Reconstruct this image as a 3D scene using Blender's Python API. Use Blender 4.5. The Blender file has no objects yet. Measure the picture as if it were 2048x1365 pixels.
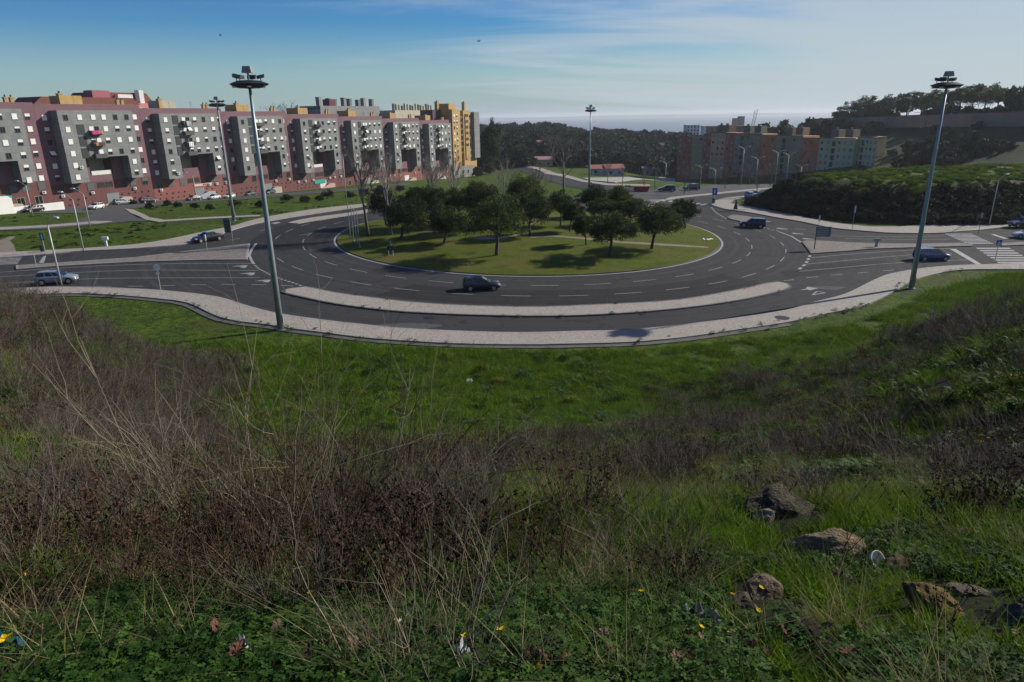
import bpy, bmesh, math, random
import numpy as np
from mathutils import Vector, Matrix
from mathutils.geometry import delaunay_2d_cdt
rad = math.radians
random.seed(7)
rng = np.random.default_rng(7)
sc = bpy.context.scene
col = sc.collection

# ------------------------------------------------------------------ camera
FPX, HORIZON_Y, ROLL, CAM_Z = 1350.0, 232.0, rad(-0.9), 18.4
PITCH = math.atan((682.5 - HORIZON_Y) / FPX)
CP, SP, CR, SR = math.cos(PITCH), math.sin(PITCH), math.cos(ROLL), math.sin(ROLL)
cam_data = bpy.data.cameras.new('camera')
cam = bpy.data.objects.new('camera', cam_data)
col.objects.link(cam)
fw, up0, rt0 = Vector((0, CP, -SP)), Vector((0, SP, CP)), Vector((1, 0, 0))
ix = CR * rt0 + SR * up0
iy = -SR * rt0 + CR * up0
cam.matrix_world = Matrix(((ix.x, iy.x, -fw.x, 0), (ix.y, iy.y, -fw.y, 0), (ix.z, iy.z, -fw.z, CAM_Z), (0, 0, 0, 1)))
cam_data.sensor_width = 36.0
cam_data.lens = FPX / 2048 * 36.0
cam_data.clip_start = 0.1
cam_data.clip_end = 90000
sc.camera = cam

# ------------------------------------------------------------------ sky, sun, exposure
SUN_AZ, SUN_EL = rad(64), rad(28.5)
SUN_DIR = Vector((math.sin(SUN_AZ) * math.cos(SUN_EL), math.cos(SUN_AZ) * math.cos(SUN_EL), math.sin(SUN_EL)))
w = bpy.data.worlds.new('World')
sc.world = w
w.use_nodes = True
nt = w.node_tree
nt.nodes.clear()
N = nt.nodes.new
L = nt.links.new
sky = N('ShaderNodeTexSky')
sky.sky_type = 'NISHITA'
sky.sun_disc = False
sky.sun_elevation = SUN_EL
sky.sun_rotation = SUN_AZ
sky.altitude = 80
sky.air_density = 1.0
sky.dust_density = 0.2
sky.ozone_density = 3.0
tc = N('ShaderNodeTexCoord')
sep = N('ShaderNodeSeparateXYZ'); L(tc.outputs['Generated'], sep.inputs[0])
def wmath(op, a, b=None):
    n = N('ShaderNodeMath'); n.operation = op
    for i, v in enumerate((a, b)):
        if v is None: continue
        if isinstance(v, (int, float)): n.inputs[i].default_value = v
        else: L(v, n.inputs[i])
    return n.outputs[0]
zz = wmath('ADD', wmath('MAXIMUM', sep.outputs[2], 0.0), 0.10)
cx = wmath('DIVIDE', sep.outputs[0], zz)
cy = wmath('DIVIDE', sep.outputs[1], zz)
comb = N('ShaderNodeCombineXYZ'); L(cx, comb.inputs[0]); L(cy, comb.inputs[1])
mp = N('ShaderNodeMapping'); L(comb.outputs[0], mp.inputs[0])
mp.inputs['Rotation'].default_value = (0, 0, rad(-62)); mp.inputs['Scale'].default_value = (0.42, 1.0, 1); mp.inputs['Location'].default_value = (1.7, 0.6, 0)
n1 = N('ShaderNodeTexNoise'); n1.inputs['Scale'].default_value = 0.75; n1.inputs['Detail'].default_value = 8; n1.inputs['Roughness'].default_value = 0.55; n1.inputs['Distortion'].default_value = 1.3
L(mp.outputs[0], n1.inputs['Vector'])
mp2 = N('ShaderNodeMapping'); L(comb.outputs[0], mp2.inputs[0]); mp2.inputs['Scale'].default_value = (0.22, 0.22, 1); mp2.inputs['Location'].default_value = (3.3, 1.9, 0)
n2 = N('ShaderNodeTexNoise'); n2.inputs['Scale'].default_value = 0.8; n2.inputs['Detail'].default_value = 3
L(mp2.outputs[0], n2.inputs['Vector'])
# cirrus veil thickens towards the sun side of the sky
sunside = wmath('ADD', wmath('MULTIPLY', sep.outputs[0], 0.52), 0.0)
dens = wmath('ADD', wmath('ADD', wmath('MULTIPLY', n1.outputs[0], 0.75), wmath('MULTIPLY', n2.outputs[0], 0.45)), sunside)
ramp = N('ShaderNodeMapRange'); L(dens, ramp.inputs[0])
ramp.inputs[1].default_value = 0.45; ramp.inputs[2].default_value = 0.84; ramp.inputs[3].default_value = 0.0; ramp.inputs[4].default_value = 0.80
ramp.interpolation_type = 'SMOOTHSTEP'
hsv = N('ShaderNodeHueSaturation'); hsv.inputs['Hue'].default_value = 0.522; hsv.inputs['Saturation'].default_value = 2.1; hsv.inputs['Value'].default_value = 2.3
L(sky.outputs[0], hsv.inputs['Color'])
# milky air low over the horizon, the same all round
veil = wmath('MULTIPLY', wmath('POWER', 2.718, wmath('MULTIPLY', wmath('MAXIMUM', sep.outputs[2], 0.0), -9.5)), 0.92)
mixv = N('ShaderNodeMix'); mixv.data_type = 'RGBA'
L(veil, mixv.inputs[0]); L(hsv.outputs[0], mixv.inputs[6]); mixv.inputs[7].default_value = (7.0, 10.2, 12.4, 1)
mixc = N('ShaderNodeMix'); mixc.data_type = 'RGBA'
L(wmath('MULTIPLY', ramp.outputs[0], wmath('SUBTRACT', 1.12, wmath('MULTIPLY', wmath('MAXIMUM', sep.outputs[2], 0.0), 0.8))), mixc.inputs[0]); L(mixv.outputs[2], mixc.inputs[6])
mixc.inputs[7].default_value = (12.6, 14.4, 15.8, 1)
bg = N('ShaderNodeBackground'); bg.inputs[1].default_value = 0.034
L(mixc.outputs[2], bg.inputs[0])
wo = N('ShaderNodeOutputWorld'); L(bg.outputs[0], wo.inputs[0])

sd = bpy.data.lights.new('sun', 'SUN')
sd.energy = 5.0
sd.angle = rad(0.53)
sd.color = (1.0, 0.93, 0.82)
so = bpy.data.objects.new('sun', sd)
so.rotation_euler = (-SUN_DIR).to_track_quat('-Z', 'Y').to_euler()
so.location = (60, 60, 80)
col.objects.link(so)

vs = sc.view_settings
vs.view_transform = 'Standard'
vs.look = 'None'
vs.exposure = 0.24
vs.gamma = 1.0
vs.use_curve_mapping = False
sc.cycles.use_denoising = True
sc.cycles.max_bounces = 5
sc.cycles.diffuse_bounces = 2
sc.cycles.glossy_bounces = 2
sc.cycles.transmission_bounces = 3
sc.cycles.use_adaptive_sampling = True
sc.cycles.adaptive_threshold = 0.02
sc.cycles.transparent_max_bounces = 6
sc.cycles.volume_bounces = 0

# ------------------------------------------------------------------ materials
MATS = {}
def lin(h):
    c = [int(h[i:i + 2], 16) / 255 for i in (0, 2, 4)]
    return tuple(v / 12.92 if v <= .04045 else ((v + .055) / 1.055) ** 2.4 for v in c)
def mat(name, c, c2=None, rough=0.8, scale=3.0, bump=0.0, bscale=None, metal=0.0, coat=0.0, trans=0.0, detail=5, spec=0.4, coord='Object', contrast=0.5):
    """procedural principled material: two colours mixed by noise, optional bump and translucency"""
    if name in MATS: return MATS[name]
    m = bpy.data.materials.new(name); m.use_nodes = True
    t = m.node_tree; b = t.nodes['Principled BSDF']
    if c2 is None: c2 = tuple(v * 0.72 for v in c)
    co = t.nodes.new('ShaderNodeTexCoord')
    src = co.outputs[coord]
    if coord == 'World':
        pass
    no = t.nodes.new('ShaderNodeTexNoise'); no.inputs['Scale'].default_value = scale; no.inputs['Detail'].default_value = detail; no.inputs['Roughness'].default_value = 0.6
    t.links.new(src, no.inputs['Vector'])
    mr = t.nodes.new('ShaderNodeMapRange'); t.links.new(no.outputs[0], mr.inputs[0])
    mr.inputs[1].default_value = 0.5 - contrast * 0.5; mr.inputs[2].default_value = 0.5 + contrast * 0.5
    mx = t.nodes.new('ShaderNodeMix'); mx.data_type = 'RGBA'
    t.links.new(mr.outputs[0], mx.inputs[0]); mx.inputs[6].default_value = (*c, 1); mx.inputs[7].default_value = (*c2, 1)
    t.links.new(mx.outputs[2], b.inputs['Base Color'])
    b.inputs['Roughness'].default_value = rough; b.inputs['Metallic'].default_value = metal
    b.inputs['Coat Weight'].default_value = coat; b.inputs['Specular IOR Level'].default_value = spec
    if bump:
        n2_ = t.nodes.new('ShaderNodeTexNoise'); n2_.inputs['Scale'].default_value = bscale or scale * 6; n2_.inputs['Detail'].default_value = 4
        t.links.new(src, n2_.inputs['Vector'])
        bp = t.nodes.new('ShaderNodeBump'); bp.inputs['Strength'].default_value = bump; bp.inputs['Distance'].default_value = 0.05
        t.links.new(n2_.outputs[0], bp.inputs['Height']); t.links.new(bp.outputs[0], b.inputs['Normal'])
    if trans:
        tr = t.nodes.new('ShaderNodeBsdfTranslucent'); t.links.new(mx.outputs[2], tr.inputs[0])
        ms = t.nodes.new('ShaderNodeMixShader'); ms.inputs[0].default_value = trans
        out = t.nodes['Material Output']
        t.links.new(b.outputs[0], ms.inputs[1]); t.links.new(tr.outputs[0], ms.inputs[2]); t.links.new(ms.outputs[0], out.inputs[0])
    MATS[name] = m
    return m

# ------------------------------------------------------------------ mesh helpers
class MB:
    """collects boxes, tubes and polygons; build() links them as one mesh object"""
    def __init__(s): s.v = []; s.f = []; s.m = []
    def add(s, vs_, fs_, mi=0):
        o = len(s.v); s.v += [tuple(p) for p in vs_]
        for f in fs_: s.f.append([i + o for i in f]); s.m.append(mi)
    def box(s, x0, x1, y0, y1, z0, z1, mi=0):
        s.add([(x0, y0, z0), (x1, y0, z0), (x1, y1, z0), (x0, y1, z0), (x0, y0, z1), (x1, y0, z1), (x1, y1, z1), (x0, y1, z1)],
              [(3, 2, 1, 0), (4, 5, 6, 7), (0, 1, 5, 4), (1, 2, 6, 5), (2, 3, 7, 6), (3, 0, 4, 7)], mi)
        return s
    def hexa(s, p, mi=0):
        s.add(p, [(3, 2, 1, 0), (4, 5, 6, 7), (0, 1, 5, 4), (1, 2, 6, 5), (2, 3, 7, 6), (3, 0, 4, 7)], mi); return s
    def tube(s, pts, rs, n=8, mi=0, caps=True):
        pts = [Vector(p) for p in pts]
        if isinstance(rs, (int, float)): rs = [rs] * len(pts)
        rings = []
        ref = None
        for i, p in enumerate(pts):
            d = (pts[min(i + 1, len(pts) - 1)] - pts[max(i - 1, 0)])
            if d.length < 1e-9: d = Vector((0, 0, 1))
            d.normalize()
            if ref is None: ref = Vector((1, 0, 0)) if abs(d.x) < 0.8 else Vector((0, 1, 0))
            a = d.cross(ref); a.normalize(); b = d.cross(a); ref = a.cross(d)
            rings.append([p + (a * math.cos(2 * math.pi * k / n) + b * math.sin(2 * math.pi * k / n)) * rs[i] for k in range(n)])
        o = len(s.v)
        for r in rings: s.v += [tuple(q) for q in r]
        for i in range(len(rings) - 1):
            for k in range(n):
                s.f.append([o + i * n + k, o + i * n + (k + 1) % n, o + (i + 1) * n + (k + 1) % n, o + (i + 1) * n + k]); s.m.append(mi)
        if caps:
            s.f.append([o + k for k in range(n)][::-1]); s.m.append(mi)
            s.f.append([o + (len(rings) - 1) * n + k for k in range(n)]); s.m.append(mi)
        return s
    def prism(s, poly, axis, a, b, mi=0):
        """2-D polygon extruded from a to b along axis 'x','y' or 'z'"""
        def P(q, t):
            return {'x': (t, q[0], q[1]), 'y': (q[0], t, q[1]), 'z': (q[0], q[1], t)}[axis]
        n = len(poly)
        s.add([P(q, a) for q in poly] + [P(q, b) for q in poly],
              [list(range(n))[::-1], list(range(n, 2 * n))] + [[i, (i + 1) % n, n + (i + 1) % n, n + i] for i in range(n)], mi)
        return s
    def mesh(s, name, mats):
        me = bpy.data.meshes.new(name)
        me.from_pydata(s.v, [], s.f)
        for m in (mats if isinstance(mats, (list, tuple)) else [mats]): me.materials.append(m)
        if any(s.m): me.polygons.foreach_set('material_index', s.m)
        return me
    def build(s, name, mats, parent=None, smooth=False, loc=None):
        me = s.mesh(name, mats)
        if smooth: me.polygons.foreach_set('use_smooth', [True] * len(me.polygons))
        return link(name, me, parent, loc)
def link(name, me, parent=None, loc=None, rot=None, scale=None):
    o = bpy.data.objects.new(name, me); col.objects.link(o)
    if parent is not None: o.parent = parent
    if loc is not None: o.location = loc
    if rot is not None: o.rotation_euler = rot
    if scale is not None: o.scale = scale if isinstance(scale, (tuple, list, Vector)) else (scale,) * 3
    return o
def tag(o, label=None, cat=None, group=None, kind=None):
    if label: o['label'] = label
    if cat: o['category'] = cat
    if group: o['group'] = group
    if kind: o['kind'] = kind
    return o
def empty(name, loc, rz=0.0):
    o = bpy.data.objects.new(name, None); col.objects.link(o); o.location = loc; o.rotation_euler = (0, 0, rz); o.empty_display_size = 0.5
    return o
def np_mesh(name, V, F, mats, fm=None, smooth=False):
    """fast mesh from numpy verts and a (n,3) or (n,4) face array"""
    me = bpy.data.meshes.new(name)
    k = F.shape[1]
    me.vertices.add(len(V)); me.vertices.foreach_set('co', np.asarray(V, np.float32).ravel())
    me.loops.add(F.size); me.loops.foreach_set('vertex_index', F.astype(np.int32).ravel())
    me.polygons.add(len(F)); me.polygons.foreach_set('loop_start', np.arange(0, F.size, k, dtype=np.int32))
    for m in (mats if isinstance(mats, (list, tuple)) else [mats]): me.materials.append(m)
    if fm is not None: me.polygons.foreach_set('material_index', fm.astype(np.int32))
    if smooth: me.polygons.foreach_set('use_smooth', np.ones(len(F), bool))
    me.update(calc_edges=True); me.validate()
    return me

# ------------------------------------------------------------------ the lie of the land
def sm(a, b, x):
    t = np.clip((np.asarray(x, float) - a) / (b - a), 0, 1); return t * t * (3 - 2 * t)
_perm = np.random.default_rng(3).permutation(512)
def vnoise(x, y):
    """smooth value noise in -1..1"""
    xi = np.floor(x).astype(int); yi = np.floor(y).astype(int)
    fx = x - xi; fy = y - yi; fx = fx * fx * (3 - 2 * fx); fy = fy * fy * (3 - 2 * fy)
    def h(a, b): return _perm[(_perm[a & 511] + b) & 511] / 255.5 - 1
    return (h(xi, yi) * (1 - fx) + h(xi + 1, yi) * fx) * (1 - fy) + (h(xi, yi + 1) * (1 - fx) + h(xi + 1, yi + 1) * fx) * fy
def fbm(x, y, s, o=3):
    r = 0; a = 1.0; t = 0
    for i in range(o):
        r = r + a * vnoise(x / s + 17.3 * i, y / s + 9.1 * i); t += a; a *= .5; s *= .5
    return r / t
RC = np.array([2.79, 110.24]); R_ISLAND = 30.55       # centre and radius of the roundabout's island
def road_z(x, y):
    ax = np.abs(x)
    xc = np.sign(x) * np.where(ax < 55, ax, 55 + 15 * np.tanh((ax - 55) / 15))
    z = -0.019 * xc + 0.0034 * (np.clip(y, 40, 150) - 90)
    y0 = 152 - 34 * sm(-42, -85, x) + 36 * sm(-20, 15, x)
    s = 0.058 + 0.034 * sm(40, 90, x)
    d = 8 * np.log1p(np.exp(np.clip((np.minimum(y, 340) - y0) / 8, -30, 30)))
    return z - s * d
PROF_Y = np.array([-30, -6, 0, 1.5, 3, 5, 8, 12, 18, 26, 34, 42, 49, 54, 60])
PROF_Z = np.array([-1.2, -1.4, -1.6, -1.9, -2.5, -3.4, -4.75, -6.7, -9.4, -13.0, -16.0, -17.7, -18.25, -18.4, -18.4])
WALL_A, WALL_B = np.array([186., 435.]), np.array([214., 262.])
_wd = (WALL_B - WALL_A) / np.linalg.norm(WALL_B - WALL_A)
_wn = np.array([-_wd[1], _wd[0]])                     # points uphill (+x)
if _wn[0] < 0: _wn = -_wn
MOUND = np.array([(51, 149), (54, 135), (62.5, 124.6), (73, 119.6), (86, 119), (100, 122), (125, 127), (150, 132), (170, 160), (150, 178), (110, 180), (80, 172), (60, 160)], float)
def poly_dist(x, y, P):
    """signed distance to a polygon, positive inside"""
    x = np.asarray(x, float); y = np.asarray(y, float)
    d = np.full(x.shape, 1e9); ins = np.zeros(x.shape, bool)
    for i in range(len(P)):
        a = P[i]; b = P[(i + 1) % len(P)]; e = b - a
        t = np.clip(((x - a[0]) * e[0] + (y - a[1]) * e[1]) / (e @ e), 0, 1)
        d = np.minimum(d, np.hypot(x - a[0] - t * e[0], y - a[1] - t * e[1]))
        c = ((a[1] > y) != (b[1] > y)) & (x < (b[0] - a[0]) * (y - a[1]) / (b[1] - a[1] + 1e-12) + a[0])
        ins ^= c
    return np.where(ins, d, -d)
def T(x, y):
    x = np.asarray(x, float); y = np.asarray(y, float)
    z = road_z(x, y)
    # foreground bank that the camera stands on: a bowl with a spur on either side
    rz0 = road_z(x, np.maximum(y, 55.0))
    rise = np.interp(y, PROF_Y, PROF_Z) + 18.4
    left = 6.8 * sm(0, 13, -x - (9.0 + 0.36 * (y - 15))) * sm(4, 22, y) * (1 - sm(40, 55, y - 0.05 * x))
    right = (7.0 * sm(0, 23, x - (2.5 + 0.30 * (y - 12))) + 0.8 * sm(16, 30, x - (2.5 + 0.30 * (y - 12)))) * sm(6, 24, y) * (1 - sm(38, 54, y))
    bumps = (0.10 * fbm(x + 3, y + 8, 0.8, 2) + 0.18 * fbm(x, y, 2.3) + 0.35 * fbm(x + 40, y, 7.0)) * sm(1.0, 6.0, y) * (1 - sm(40, 50, y))
    scarp = 0.8 * sm(0, 1.2, (x - 10.2) * 0.86 - (y - 17.5) * 0.5 + 0.5 * fbm(x, y, 2.0)) * sm(9, 13, x) * (1 - sm(17, 24, x + 0.3 * y - 5)) * sm(10, 14, y) * (1 - sm(19, 25, y))
    fg = rise * 1.0 + left + right + bumps + scarp
    wfg = 1 - sm(49, 55, y)
    z = z + fg * wfg
    # grassy mound on the right
    dm = poly_dist(x, y, MOUND)
    z = z + np.where(dm > 0, 6.4 * sm(0, 12.5, dm) + 1.2 * sm(10, 40, dm) + 0.5 * fbm(x, y, 9) * sm(0, 8, dm), 0)
    # far wooded hill and the fall to the estuary
    hill = 10.5 * sm(430, 700, y) * (1 - sm(30, 150, x - 0.14 * y)) + 4 * fbm(x, y, 120) * sm(400, 520, y)
    z = z + hill - 62 * sm(760, 1300, y)
    # hill with the long retaining wall
    s_ = (x - WALL_A[0]) * _wn[0] + (y - WALL_A[1]) * _wn[1]
    al = (x - WALL_A[0]) * _wd[0] + (y - WALL_A[1]) * _wd[1]
    top = 12.6 + 0.022 * al
    zh = np.where(s_ > 5.5, top, (top - 4.4) + s_ * 0.25 + 1.2 * fbm(x, y, 25) * sm(0, 15, -s_))
    zh = zh - 70 * sm(520, 900, y) - 30 * sm(0, 60, -al - 5) 
    return np.maximum(z, zh)
def rays(px, py):
    u = (np.asarray(px, float) - 1024) / FPX; v = -(np.asarray(py, float) - 682.5) / FPX
    u2 = u * CR - v * SR; v2 = u * SR + v * CR
    return np.stack([u2, CP + v2 * SP, -SP + v2 * CP], -1)
def G(px, py, fn=None):
    """photo pixel -> point of the ground (first hit of the ray)"""
    fn = fn or T
    d = rays(px, py)
    one = d.ndim == 1
    d = np.atleast_2d(d)
    ts = np.concatenate([np.linspace(0.5, 60, 110), np.geomspace(61, 2500, 170)])
    X = d[:, 0:1] * ts; Y = d[:, 1:2] * ts; Z = CAM_Z + d[:, 2:3] * ts
    below = Z < fn(X, Y)
    k = np.where(below.any(1), below.argmax(1), len(ts) - 1)
    lo = ts[np.maximum(k - 1, 0)]; hi = ts[k]
    for _ in range(30):
        m = (lo + hi) / 2
        b = CAM_Z + d[:, 2] * m < fn(d[:, 0] * m, d[:, 1] * m)
        hi = np.where(b, m, hi); lo = np.where(b, lo, m)
    P = d * hi[:, None]; P[:, 2] += CAM_Z
    return P[0] if one else P
def at_dist(px, py, y):
    d = rays(px, py); return Vector((d[0] / d[1] * y, y, CAM_Z + d[2] / d[1] * y))
def top_z(base, py_top, px_top):
    """height of the point above plan position base seen at row py_top"""
    d = rays(px_top, py_top); t = math.hypot(base[0], base[1]) / math.hypot(d[0], d[1])
    return CAM_Z + d[2] * t
def px_per_m(P):
    return FPX / (P[1] * CP - (P[2] - CAM_Z) * SP)
def tz(x, y): return float(T(np.array(x), np.array(y)))

# ------------------------------------------------------------------ ground sheet
def ax(parts):
    r = [parts[0][0]]
    for a, b, st in parts: r += list(np.arange(r[-1] + st, b + st * 0.5, st))
    return np.array(r)
gy = ax([(-40, -8, 4), (-8, 0, 1), (0, 26, 0.3), (26, 60, 0.7), (60, 190, 1.6), (190, 470, 5), (470, 900, 12), (900, 1700, 40)])
gxh = ax([(0, 14, 0.4), (14, 40, 0.9), (40, 110, 1.8), (110, 260, 5), (260, 700, 16), (700, 1500, 50)])
gx = np.concatenate([-gxh[:0:-1], gxh])
XX, YY = np.meshgrid(gx, gy)
ZZ = T(XX, YY)
nx, ny = len(gx), len(gy)
ii = np.arange(nx * ny).reshape(ny, nx)
F = np.stack([ii[:-1, :-1], ii[:-1, 1:], ii[1:, 1:], ii[1:, :-1]], -1).reshape(-1, 4)

# where the bank carries dry brush (0..1), and where bare soil shows
def brush_mask(x, y):
    n = fbm(x + 11, y + 5, 6.0) * 0.5
    left = sm(0, 4, -x - (7.5 + 0.36 * (y - 15)) + n * 4) * sm(12, 22, y) * (1 - sm(48, 54, y))
    n2 = fbm(x + 71, y + 15, 2.4)
    front = sm(2.9, 4.6, y + .8 * n2) * (1 - sm(8.0, 12.0, y + 5 * n + 2 * n2)) * (1 - sm(-1.2, 1.6, x - 0.04 * y + n * 4)) * .85 * (.15 + .85 * sm(-0.25, 0.35, n2 + .1 + .15 * fbm(x, y + 31, 1.1)))
    diag = np.exp(-((x - (0.2 + 0.52 * (y - 10)) + 3 * n) / 4.6) ** 2) * sm(8, 12, y) * (1 - sm(44, 50, y))
    rightedge = sm(0, 7, x - (9 + 0.40 * (y - 12)) + 4 * n) * sm(24, 34, y) * (1 - sm(44, 50, y))
    diag = diag * sm(-.35, .35, n2 + .1)
    return np.clip(np.maximum(np.maximum(left * sm(-.9, -.1, n2), front), np.maximum(diag * (0.42 + n) * sm(-.1, .5, n2 + .2), rightedge * 0.85 * sm(-.6, .2, n2))), 0, 1)
def soil_mask(x, y):
    q = (x - 10.2) * 0.86 - (y - 17.5) * 0.5 + 0.5 * fbm(x, y, 2.0)
    return sm(-.5, .2, q) * (1 - sm(1.3, 2.4, q)) * sm(10, 12, x) * sm(10, 14, y) * (1 - sm(18.5, 23, y))
def m_ground():
    m = bpy.data.materials.new('grassland'); m.use_nodes = True
    t = m.node_tree; b = t.nodes['Principled BSDF']; nn = t.nodes.new; l = t.links.new
    geo = nn('ShaderNodeNewGeometry')
    def noise(sc_, det=6, ro=.6):
        n = nn('ShaderNodeTexNoise'); n.inputs['Scale'].default_value = sc_; n.inputs['Detail'].default_value = det; n.inputs['Roughness'].default_value = ro
        l(geo.outputs['Position'], n.inputs['Vector']); return n.outputs[0]
    def mixc_(f, a, b_):
        x = nn('ShaderNodeMix'); x.data_type = 'RGBA'
        if isinstance(f, float): x.inputs[0].default_value = f
        else: l(f, x.inputs[0])
        for i, c in ((6, a), (7, b_)):
            if isinstance(c, tuple): x.inputs[i].default_value = (*c, 1)
            else: l(c, x.inputs[i])
        return x.outputs[2]
    def rmp(v, a, b_):
        x = nn('ShaderNodeMapRange'); l(v, x.inputs[0]); x.inputs[1].default_value = a; x.inputs[2].default_value = b_; return x.outputs[0]
    att = nn('ShaderNodeVertexColor'); att.layer_name = 'cover'
    sp_ = nn('ShaderNodeSeparateColor'); l(att.outputs[0], sp_.inputs[0])
    g1 = mixc_(rmp(noise(0.35, 8), .35, .65), (0.100, 0.158, 0.005), (0.052, 0.098, 0.004))
    g2 = mixc_(rmp(noise(1.5, 8, .75), .44, .60), g1, (0.022, 0.038, 0.005))
    g3 = mixc_(rmp(noise(0.06, 5), .58, .74), g2, (0.070, 0.072, 0.018))          # drier patches
    br = mixc_(rmp(noise(1.1, 8, .7), .4, .62), (0.024, 0.024, 0.011), (0.010, 0.009, 0.006))
    c = mixc_(sp_.outputs[0], g3, br)
    wood = mixc_(rmp(noise(0.05, 6), .4, .6), (0.020, 0.030, 0.012), (0.034, 0.046, 0.016))
    under = mixc_(rmp(noise(1.9, 8, .7), .38, .6), (0.012, 0.013, 0.006), (0.022, 0.027, 0.006))  # near ground darkened in colour to stand in for shade between plants
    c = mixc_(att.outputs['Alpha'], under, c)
    c = mixc_(sp_.outputs[1], c, wood)
    soil = mixc_(rmp(noise(1.5, 8), .4, .6), (0.10, 0.070, 0.042), (0.055, 0.040, 0.026))
    c = mixc_(sp_.outputs[2], c, soil)
    l(c, b.inputs['Base Color']); b.inputs['Roughness'].default_value = 0.9; b.inputs['Specular IOR Level'].default_value = 0.15
    bp = nn('ShaderNodeBump'); bp.inputs['Strength'].default_value = 1.0; bp.inputs['Distance'].default_value = 0.55
    l(noise(2.2, 10, .75), bp.inputs['Height']); l(bp.outputs[0], b.inputs['Normal'])
    return m
M_GROUND = m_ground()
me = np_mesh('ground', np.stack([XX, YY, ZZ], -1).reshape(-1, 3), F, M_GROUND, smooth=True)
bm_ = brush_mask(XX, YY)
fx_, fy_ = XX.ravel(), YY.ravel()
s_ = (fx_ - WALL_A[0]) * _wn[0] + (fy_ - WALL_A[1]) * _wn[1]
wood_ = np.maximum(sm(360, 440, fy_), sm(-75, -55, s_) * sm(200, 240, fy_))
dm_ = poly_dist(fx_, fy_, MOUND)
face_ = sm(-1, 1.5, dm_) * (1 - sm(9.5, 13, dm_)) * (fy_ < 160) * 0.9
soil_ = soil_mask(fx_, fy_)
colr = np.zeros((len(fx_), 4), np.float32); colr[:, 3] = 1
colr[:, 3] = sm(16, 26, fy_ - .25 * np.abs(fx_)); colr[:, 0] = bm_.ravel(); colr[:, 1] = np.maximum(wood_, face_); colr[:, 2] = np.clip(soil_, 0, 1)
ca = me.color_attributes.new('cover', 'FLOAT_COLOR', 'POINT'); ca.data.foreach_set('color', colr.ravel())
ground = tag(link('ground', me), 'grassy slopes and verges around the roundabout down to the valley', 'ground', kind='structure')

# estuary and its far shore
def water_mat():
    m = mat('estuary_water', (0.10, 0.13, 0.15), (0.07, 0.10, 0.12), rough=0.35, scale=0.002, bump=0.2, bscale=0.02); return m
SEA = -57.0
mb = MB(); mb.add([(-42000, 900, SEA), (42000, 900, SEA), (42000, 42000, SEA), (-42000, 42000, SEA)], [(0, 1, 2, 3)])
tag(mb.build('water', water_mat()), 'pale wide estuary beyond the wooded hill', 'water', kind='structure')
mb = MB()
xs = np.linspace(-14000, 14000, 90)
prof = 38 + 26 * fbm(xs, xs * 0, 3000) + 8 * fbm(xs, xs * 0 + 9, 500)
for i in range(len(xs) - 1):
    a, b_ = xs[i], xs[i + 1]; ya, yb = 16000 - 0.08 * a, 16000 - 0.08 * b_
    mb.add([(a, ya, SEA - 1), (b_, yb, SEA - 1), (b_, yb + 700, SEA + prof[i + 1]), (a, ya + 700, SEA + prof[i]), (b_, yb + 3500, SEA - 1), (a, ya + 3500, SEA - 1)], [(0, 1, 2, 3), (3, 2, 4, 5)])
tag(mb.build('far_shore', mat('far_land', (0.05, 0.06, 0.05))), 'faint low shore across the estuary', 'shore', kind='structure')

# ------------------------------------------------------------------ roads and pavements
def crs(P, step=1.5, closed=False):
    """Catmull-Rom curve through plan points, resampled"""
    P = np.asarray(P, float)[:, :2]
    Q = np.vstack([P[-1], P, P[:2]]) if closed else np.vstack([2 * P[0] - P[1], P, 2 * P[-1] - P[-2]])
    out = []
    for i in range(1, len(Q) - 2):
        p0, p1, p2, p3 = Q[i - 1:i + 3]
        n = max(1, int(np.linalg.norm(p2 - p1) / step))
        for k in range(n):
            t = k / n
            out.append(0.5 * ((2 * p1) + (-p0 + p2) * t + (2 * p0 - 5 * p1 + 4 * p2 - p3) * t * t + (-p0 + 3 * p1 - 3 * p2 + p3) * t ** 3))
    if not closed: out.append(P[-1])
    return np.array(out)
def gpx(L_): return G([p[0] for p in L_], [p[1] for p in L_])[:, :2]
def gr(L_): return G([p[0] for p in L_], [p[1] for p in L_], road_z)[:, :2]
def dens_poly(P, step):
    P = np.asarray(P, float); out = []
    for i in range(len(P)):
        a = P[i]; b = P[(i + 1) % len(P)]; n = max(1, int(np.linalg.norm(b - a) / step))
        for k in range(n): out.append(a + (b - a) * k / n)
    return np.array(out)
def area(P): return 0.5 * np.sum(P[:, 0] * np.roll(P[:, 1], -1) - np.roll(P[:, 0], -1) * P[:, 1])
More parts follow.
